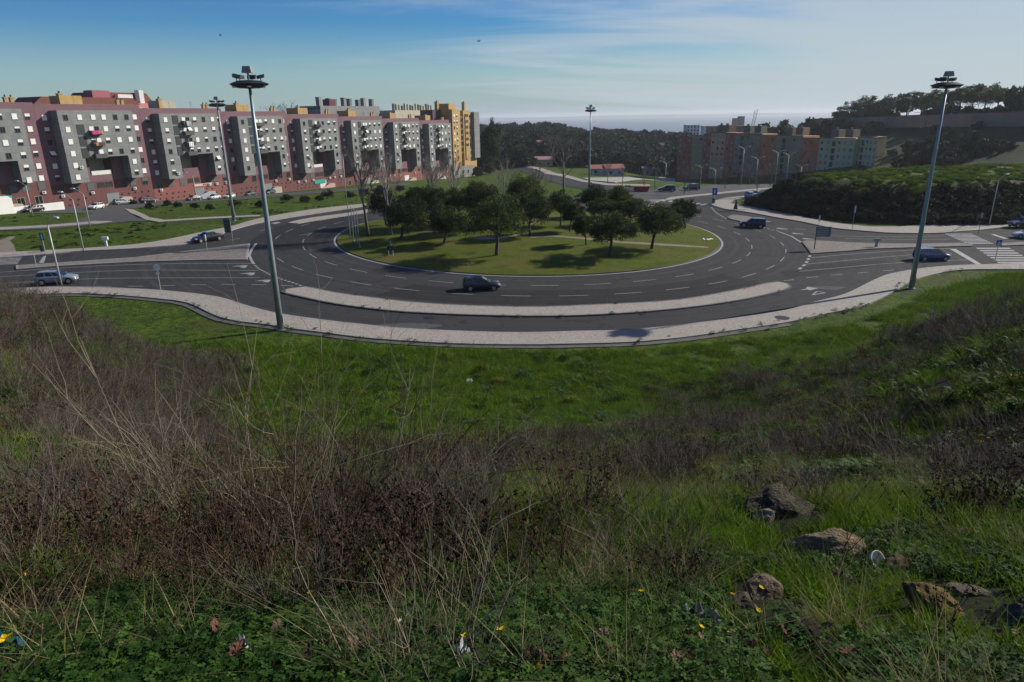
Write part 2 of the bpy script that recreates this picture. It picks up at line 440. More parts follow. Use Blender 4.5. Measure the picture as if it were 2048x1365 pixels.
def slab(name, P, off, material, skirt=0.0, grid=4.0, parent=None, kerb=None, dome=None, fn=None):
    """plan polygon laid on the ground at height off, with an optional skirt and kerb strip"""
    fn = fn or T
    P = np.asarray(P, float)
    if area(P) < 0: P = P[::-1]
    P = dens_poly(P, grid * 0.6)
    x0, y0 = P.min(0); x1, y1 = P.max(0)
    gx_, gy_ = np.meshgrid(np.arange(x0 + grid * .5, x1, grid), np.arange(y0 + grid * .5, y1, grid))
    gx_, gy_ = gx_.ravel(), gy_.ravel()
    k = poly_dist(gx_, gy_, P) > grid * 0.35
    pts = [Vector((float(a), float(b))) for a, b in P] + [Vector((float(a), float(b))) for a, b in zip(gx_[k], gy_[k])]
    n = len(P)
    r = delaunay_2d_cdt(pts, [(i, (i + 1) % n) for i in range(n)], [], 1, 1e-4)
    V = np.array([(v.x, v.y) for v in r[0]])
    z = fn(V[:, 0], V[:, 1]) + off
    if dome is not None: z = z + dome(V[:, 0], V[:, 1])
    verts = [(a, b, c) for (a, b), c in zip(V, z)]; faces = [list(f) for f in r[2]]
    mb = MB(); mb.add(verts, faces)
    if skirt:
        zt = fn(P[:, 0], P[:, 1]) + off
        if dome is not None: zt = zt + dome(P[:, 0], P[:, 1])
        sv = [(p[0], p[1], q) for p, q in zip(P, zt)] + [(p[0], p[1], q - skirt) for p, q in zip(P, zt)]
        mb.add(sv, [[(i + 1) % n, i, n + i, n + (i + 1) % n] for i in range(n)])
    o = mb.build(name, material, parent, smooth=False)
    if kerb:
        nrm = np.roll(P, -1, 0) - np.roll(P, 1, 0); nrm = np.stack([-nrm[:, 1], nrm[:, 0]], 1); nrm /= np.linalg.norm(nrm, axis=1)[:, None] + 1e-9
        A = P - nrm * 0.02; B = P + nrm * 0.24
        za = fn(A[:, 0], A[:, 1]) + off + 0.006
        kv = [(p[0], p[1], q - 0.3) for p, q in zip(A, za)] + [(p[0], p[1], q) for p, q in zip(A, za)] + [(p[0], p[1], q) for p, q in zip(B, za)] + [(p[0], p[1], q - 0.03) for p, q in zip(B, za)]
        fs = []
        for i in range(n):
            j = (i + 1) % n
            for a in range(3): fs.append([a * n + i, a * n + j, (a + 1) * n + j, (a + 1) * n + i])
        kb = MB(); kb.add(kv, fs); kb.build('kerb', kerb, o)
    return o
def asphalt_mat(name, c, c2):
    m = bpy.data.materials.new(name); m.use_nodes = True
    t = m.node_tree; b = t.nodes['Principled BSDF']; nn = t.nodes.new; l = t.links.new
    geo = nn('ShaderNodeNewGeometry')
    def noise(s, d, r=.6):
        n = nn('ShaderNodeTexNoise'); n.inputs['Scale'].default_value = s; n.inputs['Detail'].default_value = d; n.inputs['Roughness'].default_value = r
        l(geo.outputs['Position'], n.inputs['Vector']); return n.outputs[0]
    def mr(v, a, b_):
        x = nn('ShaderNodeMapRange'); l(v, x.inputs[0]); x.inputs[1].default_value = a; x.inputs[2].default_value = b_; return x.outputs[0]
    def mix(f, a, b_):
        x = nn('ShaderNodeMix'); x.data_type = 'RGBA'; l(f, x.inputs[0])
        for i, q in ((6, a), (7, b_)):
            if isinstance(q, tuple): x.inputs[i].default_value = (*q, 1)
            else: l(q, x.inputs[i])
        return x.outputs[2]
    a = mix(mr(noise(.12, 6), .35, .65), c, c2)
    # tyre tracks: rings about the roundabout's centre
    sx = nn('ShaderNodeVectorMath'); sx.operation = 'SUBTRACT'; l(geo.outputs['Position'], sx.inputs[0]); sx.inputs[1].default_value = (RC[0], RC[1], 0)
    mu = nn('ShaderNodeVectorMath'); mu.operation = 'MULTIPLY'; l(sx.outputs[0], mu.inputs[0]); mu.inputs[1].default_value = (1, 1, 0)
    ln = nn('ShaderNodeVectorMath'); ln.operation = 'LENGTH'; l(mu.outputs[0], ln.inputs[0])
    wv = nn('ShaderNodeTexNoise'); wv.noise_dimensions = '1D'; wv.inputs['Scale'].default_value = 1.3; wv.inputs['Detail'].default_value = 4; l(ln.outputs['Value'], wv.inputs['W'])
    a = mix(mr(wv.outputs[0], .45, .75), a, tuple(v * 1.35 for v in c2))
    a = mix(mr(noise(.5, 7, .7), .56, .68), a, tuple(v * .55 for v in c))
    a = mix(mr(noise(.21, 9, .8), .64, .70), a, tuple(v * 1.7 for v in c2))
    vk = nn('ShaderNodeTexVoronoi'); vk.feature = 'DISTANCE_TO_EDGE'; vk.inputs['Scale'].default_value = .16; vn = nn('ShaderNodeTexNoise'); vn.inputs['Scale'].default_value = .6; vn.inputs['Detail'].default_value = 5; l(geo.outputs['Position'], vn.inputs['Vector'])
    va = nn('ShaderNodeVectorMath'); va.operation = 'ADD'; l(geo.outputs['Position'], va.inputs[0]); vm = nn('ShaderNodeVectorMath'); vm.operation = 'SCALE'; l(vn.outputs['Color'], vm.inputs[0]); vm.inputs['Scale'].default_value = 3.0; l(vm.outputs[0], va.inputs[1]); l(va.outputs[0], vk.inputs['Vector'])
    a = mix(mr(vk.outputs['Distance'], .006, .002), a, tuple(v * .35 for v in c))
    a = mix(mr(noise(45, 3), .45, .8), a, tuple(v * 1.7 for v in c2))
    l(a, b.inputs['Base Color']); b.inputs['Roughness'].default_value = .9; b.inputs['Specular IOR Level'].default_value = .12
    bp = nn('ShaderNodeBump'); bp.inputs['Strength'].default_value = .35; bp.inputs['Distance'].default_value = .01; l(noise(70, 3), bp.inputs['Height']); l(bp.outputs[0], b.inputs['Normal'])
    return m
M_ASPH = asphalt_mat('asphalt', (0.030, 0.030, 0.0305), (0.038, 0.038, 0.038))
M_ASPH2 = asphalt_mat('asphalt_dark_resurfaced', (0.020, 0.020, 0.0205), (0.025, 0.025, 0.025))
M_ASPH3 = asphalt_mat('asphalt_worn_pale', (0.062, 0.063, 0.064), (0.075, 0.075, 0.074))
def cobble_mat(name, c, c2, joint, sc_=9.0):
    m = bpy.data.materials.new(name); m.use_nodes = True
    t = m.node_tree; b = t.nodes['Principled BSDF']; nn = t.nodes.new; l = t.links.new
    geo = nn('ShaderNodeNewGeometry')
    vo = nn('ShaderNodeTexVoronoi'); vo.inputs['Scale'].default_value = sc_; l(geo.outputs['Position'], vo.inputs['Vector'])
    ve = nn('ShaderNodeTexVoronoi'); ve.feature = 'DISTANCE_TO_EDGE'; ve.inputs['Scale'].default_value = sc_; l(geo.outputs['Position'], ve.inputs['Vector'])
    no = nn('ShaderNodeTexNoise'); no.inputs['Scale'].default_value = .8; no.inputs['Detail'].default_value = 7; no.inputs['Roughness'].default_value = .7; l(geo.outputs['Position'], no.inputs['Vector'])
    sp_ = nn('ShaderNodeSeparateColor'); l(vo.outputs['Color'], sp_.inputs[0])
    def mix(f, a, b_):
        x = nn('ShaderNodeMix'); x.data_type = 'RGBA'; l(f, x.inputs[0])
        for i, q in ((6, a), (7, b_)):
            if isinstance(q, tuple): x.inputs[i].default_value = (*q, 1)
            else: l(q, x.inputs[i])
        return x.outputs[2]
    def mr(v, a, b_):
        x = nn('ShaderNodeMapRange'); l(v, x.inputs[0]); x.inputs[1].default_value = a; x.inputs[2].default_value = b_; return x.outputs[0]
    a = mix(sp_.outputs[0], c, c2)
    a = mix(mr(no.outputs[0], .55, .75), a, tuple(v * .6 for v in c))
    a = mix(mr(ve.outputs['Distance'], .06, .0), a, joint)
    l(a, b.inputs['Base Color']); b.inputs['Roughness'].default_value = .85; b.inputs['Specular IOR Level'].default_value = .2
    bp = nn('ShaderNodeBump'); bp.inputs['Strength'].default_value = .6; bp.inputs['Distance'].default_value = .02; l(ve.outputs['Distance'], bp.inputs['Height']); l(bp.outputs[0], b.inputs['Normal'])
    return m
M_COB = cobble_mat('limestone_cobble', (0.42, 0.38, 0.33), (0.27, 0.245, 0.21), (0.10, 0.09, 0.07))
M_KERB = mat('kerb_stone', (0.34, 0.32, 0.29), (0.22, 0.21, 0.19), scale=1.5)
M_KERBD = mat('kerb_stone_dark', (0.12, 0.12, 0.115), (0.075, 0.075, 0.07), scale=1.5)
M_PAVER = cobble_mat('paver', (0.24, 0.215, 0.185), (0.17, 0.155, 0.135), (0.08, 0.07, 0.06), 3.0)
M_DIRT = mat('bare_earth', (0.24, 0.20, 0.15), (0.15, 0.125, 0.09), scale=.7, bump=.3)
def paint_mat():
    m = bpy.data.materials.new('road_paint'); m.use_nodes = True
    t = m.node_tree; b = t.nodes['Principled BSDF']; nn = t.nodes.new; l = t.links.new
    geo = nn('ShaderNodeNewGeometry'); no = nn('ShaderNodeTexNoise'); no.inputs['Scale'].default_value = 5; no.inputs['Detail'].default_value = 8; no.inputs['Roughness'].default_value = .75
    l(geo.outputs['Position'], no.inputs['Vector'])
    x = nn('ShaderNodeMapRange'); l(no.outputs[0], x.inputs[0]); x.inputs[1].default_value = .44; x.inputs[2].default_value = .70
    mx = nn('ShaderNodeMix'); mx.data_type = 'RGBA'; l(x.outputs[0], mx.inputs[0]); mx.inputs[6].default_value = (.36, .355, .345, 1); mx.inputs[7].default_value = (.09, .09, .09, 1)
    l(mx.outputs[2], b.inputs['Base Color']); b.inputs['Roughness'].default_value = .7
    return m
M_PAINT = paint_mat()

A_OFF = 0.04
near_edge = [(-70, 597), (0, 592), (70, 586), (131, 582), (208, 583), (322, 590), (432, 603), (487, 620), (550, 638), (645, 652), (803, 670), (1080, 678), (1368, 662), (1573, 632), (1691, 600), (1750, 572), (1785, 557), (1853, 546), (1921, 540), (1982, 537), (2048, 535), (2130, 532)]
ne_edge = [(2130, 455), (2048, 458), (1960, 461), (1887, 463), (1844, 464), (1740, 460), (1665, 452), (1599, 438), (1549, 431), (1499, 421), (1450, 414), (1424, 406)]
nw_edge = [(725, 412), (692, 416), (572, 434), (501, 448), (444, 465), (383, 484), (273, 495), (169, 501), (93, 508), (0, 514), (-70, 519)]
core = np.vstack([gr(near_edge), gr(ne_edge), np.array([(38, 162), (20, 163), (0, 163), (-18, 159)]), gr(nw_edge)])
road = tag(slab('road', core, A_OFF, M_ASPH, grid=3.5, fn=road_z), 'dark asphalt roundabout with its slip lanes and approach roads', 'road', kind='structure')
def arc(r, a0, a1, n=60, c=RC):
    a = np.radians(np.linspace(a0, a1, n)); return np.stack([c[0] + r * np.cos(a), c[1] + r * np.sin(a)], 1)
slab('asphalt_patch', np.vstack([arc(37.3, -112, -52), arc(43.3, -52, -114)]), A_OFF + .005, M_ASPH2, grid=3, parent=road, fn=road_z)
slab('asphalt_patch', np.vstack([arc(31.5, 150, 205), arc(43.0, 200, 152)]), A_OFF + .005, M_ASPH2, grid=3, parent=road, fn=road_z)
slab('asphalt_patch', gr([(1560, 545), (1640, 530), (1760, 522), (1800, 527), (1700, 540), (1620, 552), (1575, 556)]), A_OFF + .005, M_ASPH2, grid=2, parent=road, fn=road_z)
for c_, rr in (((-9.5, 59.4), 1.7), ((36, 74.5), 1.2)):
    slab('worn_patch', np.array([(c_[0] + rr * 1.6 * math.cos(a) * (1 + .25 * math.sin(3 * a)), c_[1] + .7 * rr * math.sin(a)) for a in np.linspace(0, 6.28, 22)[:-1]]), A_OFF + .010, M_ASPH3, grid=1.5, parent=road, fn=road_z)

def structure(o, label, cat='pavement'): return tag(o, label, cat, kind='structure')
# near pavement
sw_in = [(-60, 586), (60, 578), (131, 576.7), (208, 578), (322.7, 583.5), (432, 596), (486.7, 612), (549.6, 628.5), (645.5, 643), (724.6, 652), (803.6, 660), (909, 665), (1001, 668), (1080, 668), (1149, 665.8), (1259, 663), (1368, 652), (1477.5, 638.4), (1573.7, 623), (1630, 606.8), (1691, 590.4), (1749.5, 562), (1784.7, 549.4), (1853, 538), (1921, 533), (1982, 531), (2100, 527)]
sw_out = [(2100, 541), (1982, 541), (1913.6, 543), (1855, 554), (1817.5, 567), (1780, 589), (1726, 614), (1644, 632), (1573.7, 647.8), (1480, 662), (1368, 678), (1259, 687.7), (1149, 691), (1080, 692.5), (1014, 692.5), (909, 690.5), (803.6, 684.5), (724.6, 678.4), (653, 669), (579.5, 660), (540, 653), (448, 640), (377, 609), (322.7, 601), (246, 594), (156, 590), (60, 592), (-60, 601)]
structure(slab('pavement', np.vstack([crs(gr(sw_in)), crs(gr(sw_out))]), .17, M_COB, skirt=.3, grid=3, kerb=M_KERB, fn=road_z), 'pale cobbled pavement curving along the near side of the roundabout')
# dark drain strip between pavement and lawn
so_c = crs(gr(sw_out)[8:27]); nrm = np.gradient(so_c, axis=0); nrm = np.stack([nrm[:, 1], -nrm[:, 0]], 1); nrm /= np.linalg.norm(nrm, axis=1)[:, None]
if (nrm[len(nrm) // 2, 1] > 0): nrm = -nrm
structure(slab('drain_strip', np.vstack([so_c + nrm * -.1, (so_c + nrm * .75)[::-1]]), .07, mat('concrete_drain', (.12, .115, .10), (.07, .066, .055), scale=1.2), skirt=.3, grid=3), 'grey concrete strip edging the lawn below the pavement')
cres = [(561, 586.5), (575, 580), (611, 575.6), (672, 587.5), (740, 596.7), (803.6, 604.6), (890.6, 611.2), (988, 615), (1080, 616), (1171, 612.5), (1313.4, 605.6), (1395.5, 596), (1477.5, 581), (1532, 568.7), (1555, 566), (1577, 570), (1583, 577), (1570, 583), (1505, 598.8), (1423, 612.5), (1313.5, 624.8), (1204, 632.4), (1094.7, 635.7), (988, 634.4), (882.7, 631), (777, 624.4), (672, 611.2), (619, 600.6), (572, 590)]
structure(slab('traffic_island', crs(gr(cres), closed=True), .17, M_COB, skirt=.3, grid=2.5, kerb=M_KERBD, fn=road_z), 'crescent cobbled island between the roundabout and its near slip lane', 'traffic island')
# far-left pavement
fl_in = [(-70, 523), (0, 518), (93, 511), (169.5, 504), (273, 499), (383, 488), (444, 469), (501, 451.5), (572, 438), (692.7, 419.6), (730, 414)]
fl_out = [(735, 408), (725, 409.5), (616, 421.8), (523, 438), (462, 454.7), (410, 465), (330, 482), (273, 490.6), (164, 499), (33, 506), (-70, 511)]
structure(slab('pavement', np.vstack([crs(gr(fl_in)), crs(gr(fl_out))]), .17, M_COB, skirt=.3, grid=3, kerb=M_KERB, fn=road_z), 'pale pavement along the grass below the pink and grey blocks')
# splitter islands
wedge_l = [(33, 533.5), (93, 530), (273, 517), (410, 500.5), (500, 489.5), (497, 505), (495, 521.5), (410, 522), (273, 526), (109, 535), (33, 541)]
wl = structure(slab('traffic_island', gr(wedge_l), .17, M_PAVER, skirt=.3, grid=2, kerb=M_KERB, fn=road_z), 'long tapering paved island in the road past the silver-blue hatchback', 'traffic island')
wedge_r = [(1603.5, 486), (1610, 483), (1632.4, 483), (1700, 487), (1740, 488.5), (1830, 489.5), (1921, 488), (1945, 491), (1944, 494), (1819, 497.5), (1740, 500), (1700, 504), (1621, 509.5), (1616, 501)]
structure(slab('traffic_island', gr(wedge_r), .17, M_PAVER, skirt=.3, grid=2, kerb=M_KERBD, fn=road_z), 'paved triangular island carrying the big direction sign', 'traffic island')
structure(slab('traffic_island', crs(gr([(1455, 438), (1466, 431.4), (1493, 434), (1546, 447), (1520, 447.5), (1483, 444.7)]), closed=True), .17, M_PAVER, skirt=.3, grid=2, kerb=M_KERBD, fn=road_z), 'small lens-shaped island behind the dark hatchback driving off', 'traffic island')
structure(slab('traffic_island', crs(gr([(576, 448), (616, 438.5), (692.7, 428), (727, 422), (755, 419), (740, 425), (693, 433), (620, 444.5), (596, 449)]), closed=True), .17, M_COB, skirt=.3, grid=2, kerb=M_KERB, fn=road_z), 'cobbled sliver island between roundabout and the far slip lane', 'traffic island')
# pavement on the mound side
ms_in = [(1421.6, 411.5), (1450, 420), (1499.6, 427), (1549.4, 436.4), (1599, 444.7), (1665.6, 458), (1740, 465), (1768, 467.5), (1844.4, 469), (1887, 468), (1905, 466)]
ms_out = [(1938, 448), (1870, 449), (1800, 455), (1740, 455), (1665.6, 447.5), (1599, 434), (1532.8, 420.5), (1485, 412), (1462, 408), (1470, 401), (1500, 398), (1520, 392), (1490, 393), (1450, 397), (1428, 403)]
structure(slab('pavement', np.vstack([crs(gr(ms_in)), gr(ms_out)]), .17, M_COB, skirt=.3, grid=2.5, kerb=M_KERBD, fn=road_z), 'pale pavement at the foot of the bushy mound')
structure(slab('pavement', gr([(1938, 449), (2040, 444), (2120, 442), (2120, 452), (2010, 456), (1960, 462), (1925, 464), (1905, 466)]), .16, M_COB, skirt=.3, grid=2.5, fn=road_z), 'pale pavement beside the zebra crossing and the parked van')
structure(slab('traffic_island', gr([(1998, 489), (2048, 486), (2120, 482), (2120, 489), (2048, 492), (2004, 494)]), .17, M_PAVER, skirt=.3, grid=2, kerb=M_KERBD, fn=road_z), 'grassy kerbed median beyond the zebra crossing', 'traffic island')
# north-east road, its pavement and the parking place beyond
structure(slab('road', gr([(1424, 412), (1330, 416), (1262, 408), (1300, 398), (1420, 388.5), (1560, 377), (1620, 371), (1600, 379), (1540, 391), (1500, 399), (1440, 404)]), A_OFF + .012, M_ASPH, grid=4), 'asphalt road leaving towards the brown apartment row', 'road')
structure(slab('parking_place', gr([(1255, 404), (1240, 394), (1250, 384), (1300, 379), (1400, 375), (1520, 369), (1580, 366), (1600, 369), (1560, 375), (1427, 386), (1341, 394), (1290, 402)]), A_OFF + .02, M_ASPH3, grid=4), 'worn asphalt parking place with bare trees', 'parking place')
structure(slab('pavement', gr([(1327.5, 400.5), (1341.6, 395.5), (1427, 387.3), (1560, 375.3), (1625, 369.5), (1625, 371), (1560, 377.5), (1427, 390.5), (1360, 397.5), (1335, 402)]), .17, M_COB, skirt=.3, grid=3), 'long pale pavement strip between road and parking place')
structure(slab('traffic_island', crs(gr([(1275, 404), (1327, 400), (1312, 406), (1303, 414), (1288, 415), (1277, 410)]), closed=True), .17, M_PAVER, skirt=.3, grid=2.5, kerb=M_KERB), 'round-nosed paved corner by the far zebra crossing', 'traffic island')
# road going down the valley and the loop beside the tower
structure(slab('road', gpx([(1022, 334), (1040, 333), (1075, 341), (1110, 350), (1145, 361), (1185, 370), (1245, 376), (1300, 374.5), (1300, 379), (1245, 385), (1180, 380), (1135, 374), (1100, 364), (1062, 350)]), A_OFF + .06, M_ASPH, grid=6), 'narrow asphalt road running down the valley', 'road')
structure(slab('pavement', gpx([(1048, 331), (1085, 338), (1130, 350), (1165, 361), (1215, 369), (1300, 371), (1300, 374), (1215, 373), (1165, 366), (1125, 355), (1080, 342), (1042, 333)]), .25, M_COB, skirt=.6, grid=6), 'pale pavement along the valley road')
structure(slab('parking_place', gpx([(1165, 357), (1230, 356), (1320, 355), (1350, 358), (1350, 364), (1230, 366), (1180, 362)]), .2, mat('pale_gravel', (.38, .36, .32), (.26, .25, .22), scale=.3), skirt=.6, grid=6), 'pale gravel yard in front of the low red-roofed sheds', 'yard')
# left side streets
structure(slab('road', gpx([(-60, 449), (0, 453), (95, 452), (150, 445), (186, 427), (60, 428), (-60, 420), (-60, 410), (60, 419), (200, 412), (330, 404), (450, 396), (560, 388), (700, 378), (820, 366), (820, 371), (700, 383), (560, 394), (430, 403), (300, 413), (250, 420), (275, 437), (330, 443), (260, 444), (120, 458), (0, 463), (-60, 464)]), A_OFF + .05, M_ASPH3, grid=3), 'worn asphalt street in front of the pink and grey blocks', 'road')
structure(slab('pavement', gpx([(-60, 440), (0, 457), (90, 452.5), (165, 446.5), (190, 444), (225, 444.5), (190, 449), (90, 457), (0, 462), (-60, 462)]), .17, M_COB, skirt=.3, grid=3), 'pale pavement strip across the grass by the side street')
structure(slab('pavement', gpx([(250, 419), (268, 421), (300, 437), (330, 442), (420, 436), (520, 432), (520, 434.5), (420, 439.5), (318, 446), (290, 441), (262, 428)]), .17, M_COB, skirt=.3, grid=3), 'pale footpath bending through the grass to the tall mast')
structure(slab('path', gpx([(-60, 512), (0, 508), (33, 506), (28, 492), (20, 482), (33, 474), (20, 474), (0, 482), (-60, 490)]), .06, M_DIRT, grid=2), 'bare earth path worn across the grass', 'path')
# far zebra
# central island
def dome(x, y):
    r = np.hypot(x - RC[0], y - RC[1]); return 0.9 * (1 - np.clip(r / R_ISLAND, 0, 1) ** 2)
def lawn_mat():
    m = bpy.data.materials.new('mown_lawn'); m.use_nodes = True
    t = m.node_tree; b = t.nodes['Principled BSDF']; nn = t.nodes.new; l = t.links.new
    geo = nn('ShaderNodeNewGeometry')
    def noise(s_, d, ro=.6):
        n = nn('ShaderNodeTexNoise'); n.inputs['Scale'].default_value = s_; n.inputs['Detail'].default_value = d; n.inputs['Roughness'].default_value = ro; l(geo.outputs['Position'], n.inputs['Vector']); return n.outputs[0]
    def mr(v, a_, b_):
        x = nn('ShaderNodeMapRange'); l(v, x.inputs[0]); x.inputs[1].default_value = a_; x.inputs[2].default_value = b_; return x.outputs[0]
    def mix(f, a_, b_):
        x = nn('ShaderNodeMix'); x.data_type = 'RGBA'; l(f, x.inputs[0])
        for i, q in ((6, a_), (7, b_)):
            if isinstance(q, tuple): x.inputs[i].default_value = (*q, 1)
            else: l(q, x.inputs[i])
        return x.outputs[2]
    c = mix(mr(noise(.5, 8, .7), .35, .65), (.094, .114, .011), (.056, .078, .009))
    c = mix(mr(noise(.11, 7, .65), .50, .68), c, (.118, .098, .030))          # thin, dry turf
    c = mix(mr(noise(2.6, 8, .75), .52, .72), c, (.028, .040, .006))
    c = mix(mr(noise(.23, 9, .75), .66, .72), c, (.16, .125, .075))            # bare earth
    l(c, b.inputs['Base Color']); b.inputs['Roughness'].default_value = .95; b.inputs['Specular IOR Level'].default_value = .1
    bp = nn('ShaderNodeBump'); bp.inputs['Strength'].default_value = .8; bp.inputs['Distance'].default_value = .12; l(noise(5, 9, .8), bp.inputs['Height']); l(bp.outputs[0], b.inputs['Normal'])
    return m
M_LAWN = lawn_mat()
isl = structure(slab('central_island', arc(R_ISLAND - .35, 0, 360, 120)[:-1], .16, M_LAWN, skirt=.3, grid=1.6, kerb=mat('island_kerb', (.20, .195, .18), (.13, .125, .115), scale=1), dome=dome, fn=road_z), 'round lawn island with pines in the middle of the roundabout', 'island')
def island_z(x, y): return float(road_z(np.array(x), np.array(y)) + dome(np.array(x), np.array(y))) + .16
def on_island(px, py):
    fn = lambda x, y: road_z(x, y) + dome(x, y) + .16
    return G(px, py, fn)
def isl_slab(name, L_, m, off=.012, grid=1.6):
    fn = lambda x, y: road_z(x, y) + dome(x, y) + .16
    P = G([p[0] for p in L_], [p[1] for p in L_], fn)[:, :2]
    return slab(name, P, off, m, grid=grid, parent=isl, fn=fn)
isl_slab('bare_path', [(1060, 473), (1105, 471), (1160, 475), (1240, 483), (1330, 488), (1415, 494), (1418, 496.5), (1330, 492), (1240, 486.5), (1160, 478), (1105, 474), (1062, 476)], M_DIRT)
isl_slab('bare_path', [(935, 476), (975, 473), (1005, 474), (1040, 468), (1042, 470), (1005, 478), (960, 480)], M_DIRT)
# ------------------------------------------------------------------ painted markings
P_OFF = A_OFF + .028
def ribbon(name, P, wd, off=P_OFF, closed=False, fn=road_z):
    P = np.asarray(P, float); t = np.gradient(P, axis=0)
    if closed: t = np.roll(P, -1, 0) - np.roll(P, 1, 0)
    n = np.stack([-t[:, 1], t[:, 0]], 1); n /= np.linalg.norm(n, axis=1)[:, None] + 1e-9
    A, B = P + n * wd / 2, P - n * wd / 2
    V = [(a[0], a[1], z + off) for a, z in zip(A, fn(A[:, 0], A[:, 1]))] + [(a[0], a[1], z + off) for a, z in zip(B, fn(B[:, 0], B[:, 1]))]
    k = len(P); r = range(k if closed else k - 1)
    mb = MB(); mb.add(V, [[k + i, k + (i + 1) % k, (i + 1) % k, i] for i in r]); return mb.build(name, M_PAINT, road)
def quad_mark(name, px4, off=P_OFF, fn=road_z):
    P = gr(px4) if fn is road_z else gpx(px4)
    z = fn(P[:, 0], P[:, 1]) + off
    mb = MB(); mb.add([(p[0], p[1], q) for p, q in zip(P, z)], [list(range(len(P)))] if area(P) > 0 else [list(range(len(P)))[::-1]]); return mb.build(name, M_PAINT, road)
ribbon('edge_line', arc(R_ISLAND + .02, 0, 360, 180)[:-1], .30, closed=True)
for k in range(36): ribbon('lane_dash', arc(35.0 + .25 * math.cos(math.radians(-120.8 + 10.02 * k - 200)), -120.8 + 10 * k, -115.6 + 10 * k, 5), .12)
for k in range(40): ribbon('lane_dash', arc(39.5 + .3 * math.cos(math.radians(-122.5 + 9 * k - 240)), -122.6 + 9 * k, -118.0 + 9 * k, 5), .12)
for L_, wd in (([(-40, 549), (35.5, 543.4), (191, 533.5), (355, 528.6), (506, 528.2)], .15), ([(-40, 558), (27, 553.5), (158.6, 546.3), (273, 542), (383, 541.7), (517, 542.5)], .13), ([(-40, 571), (158.6, 560), (273, 557.6), (519.5, 557)], .13),
               ([(512.5, 488), (503.7, 499.8), (498.5, 512), (503.7, 523), (508, 529.5)], .35),
               ([(1622.5, 517), (1700, 509.5), (1740, 506.5), (1822, 501.7), (1900, 498)], .15), ([(1611, 530), (1700, 521.6), (1822, 511), (1904, 508)], .13), ([(1599, 544), (1700, 535), (1802, 526.5), (1934, 521)], .13),
               ([(1557.7, 464.6), (1582.6, 473.8), (1602.5, 486)], .3), ([(1690, 478.5), (1780, 480), (1900, 480)], .12), ([(1640, 473), (1780, 474.5), (1890, 473)], .12), ([(1325, 401), (1312, 406), (1305, 414)], .25)):
    ribbon('lane_line', crs(gr(L_), 3), wd)
for a, b in (((189, 575), (223, 574.5)), ((256, 574), (286, 574)), ((323, 573), (350, 572.6)), ((383, 571), (413, 571)), ((443, 570), (472, 570.4)), ((503, 570.7), (533, 571)), ((561, 572.3), (586, 573.8)),
             ((1567, 563), (1587.6, 561)), ((1613, 557), (1635.7, 554.8)), ((1662, 552), (1685.5, 550)), ((1713.8, 547.6), (1737, 545.6)), ((1766, 543), (1788, 541.4)),
             ((1552, 458), (1574, 461)), ((1588, 459), (1612, 460.5)), ((1627, 467), (1650, 468)), ((1480, 432), (1500, 435)), ((600, 412 + 60), (622, 467)), ((520, 463), (545, 458)), ((455, 482), (480, 478))):
    ribbon('lane_dash', gr([a, b]), .14)
def yield_dots(pts, wd, ln, gap):
    P = crs(gr(pts), .2); s = np.concatenate([[0], np.cumsum(np.linalg.norm(np.diff(P, axis=0), axis=1))])
    a = 0
    while a + ln < s[-1]:
        q = np.array([[np.interp(t, s, P[:, 0]), np.interp(t, s, P[:, 1])] for t in (a, a + ln)]); ribbon('yield_dash', q, wd); a += ln + gap
yield_dots([(510, 532), (519, 539.4), (539, 550), (558.6, 558), (578.4, 564.7), (605, 573.5)], .3, .45, .4)
yield_dots([(1423, 416), (1431.5, 425.6), (1445.6, 434.7), (1455, 440)], .35, 1.0, .9)
yield_dots([(1620, 512), (1615, 522.7), (1608, 532), (1594, 543)], .4, 1.2, 1.1)
yield_dots([(1508, 452), (1530, 457), (1557, 464)], .3, .6, .6)
def give_way(tip, l0, l1):
    """outlined give-way triangle with its tip on the first pixel"""
    P = gr([tip, l0, l1])
    for i in range(3): ribbon('give_way_mark', np.array([P[i], P[(i + 1) % 3]]), .17)
for cx_, cy_ in ((462, 534.3), (477, 549), (508, 563.4)):
    quad_mark('give_way_mark', [(cx_, cy_ + .4), (cx_ + 22, cy_ - 2.2), (cx_ + 34, cy_ - 2.2), (cx_ + 29, cy_ + 2.8), (cx_ + 17, cy_ + 2.6), (cx_ + 24, cy_ + .2)])
give_way((1650, 587.2), (1624, 591.5), (1634, 584.2))
quad_mark('arrow_mark', [(1598, 582.5), (1612, 579), (1614, 575), (1636, 578), (1618, 582.5), (1616, 580.5)])
for cx_, cy_ in ((1552, 458), (1583, 468), (1604, 478.5)):
    quad_mark('arrow_mark', [(cx_, cy_), (cx_ + 4, cy_ - 1.2), (cx_ + 9, cy_ - .4), (cx_ + 24, cy_ + 1), (cx_ + 24, cy_ + 1.7), (cx_ + 6, cy_ + 1.2)])
quad_mark('arrow_mark', [(541, 447.5), (556, 445), (562, 446.5), (551, 449)])
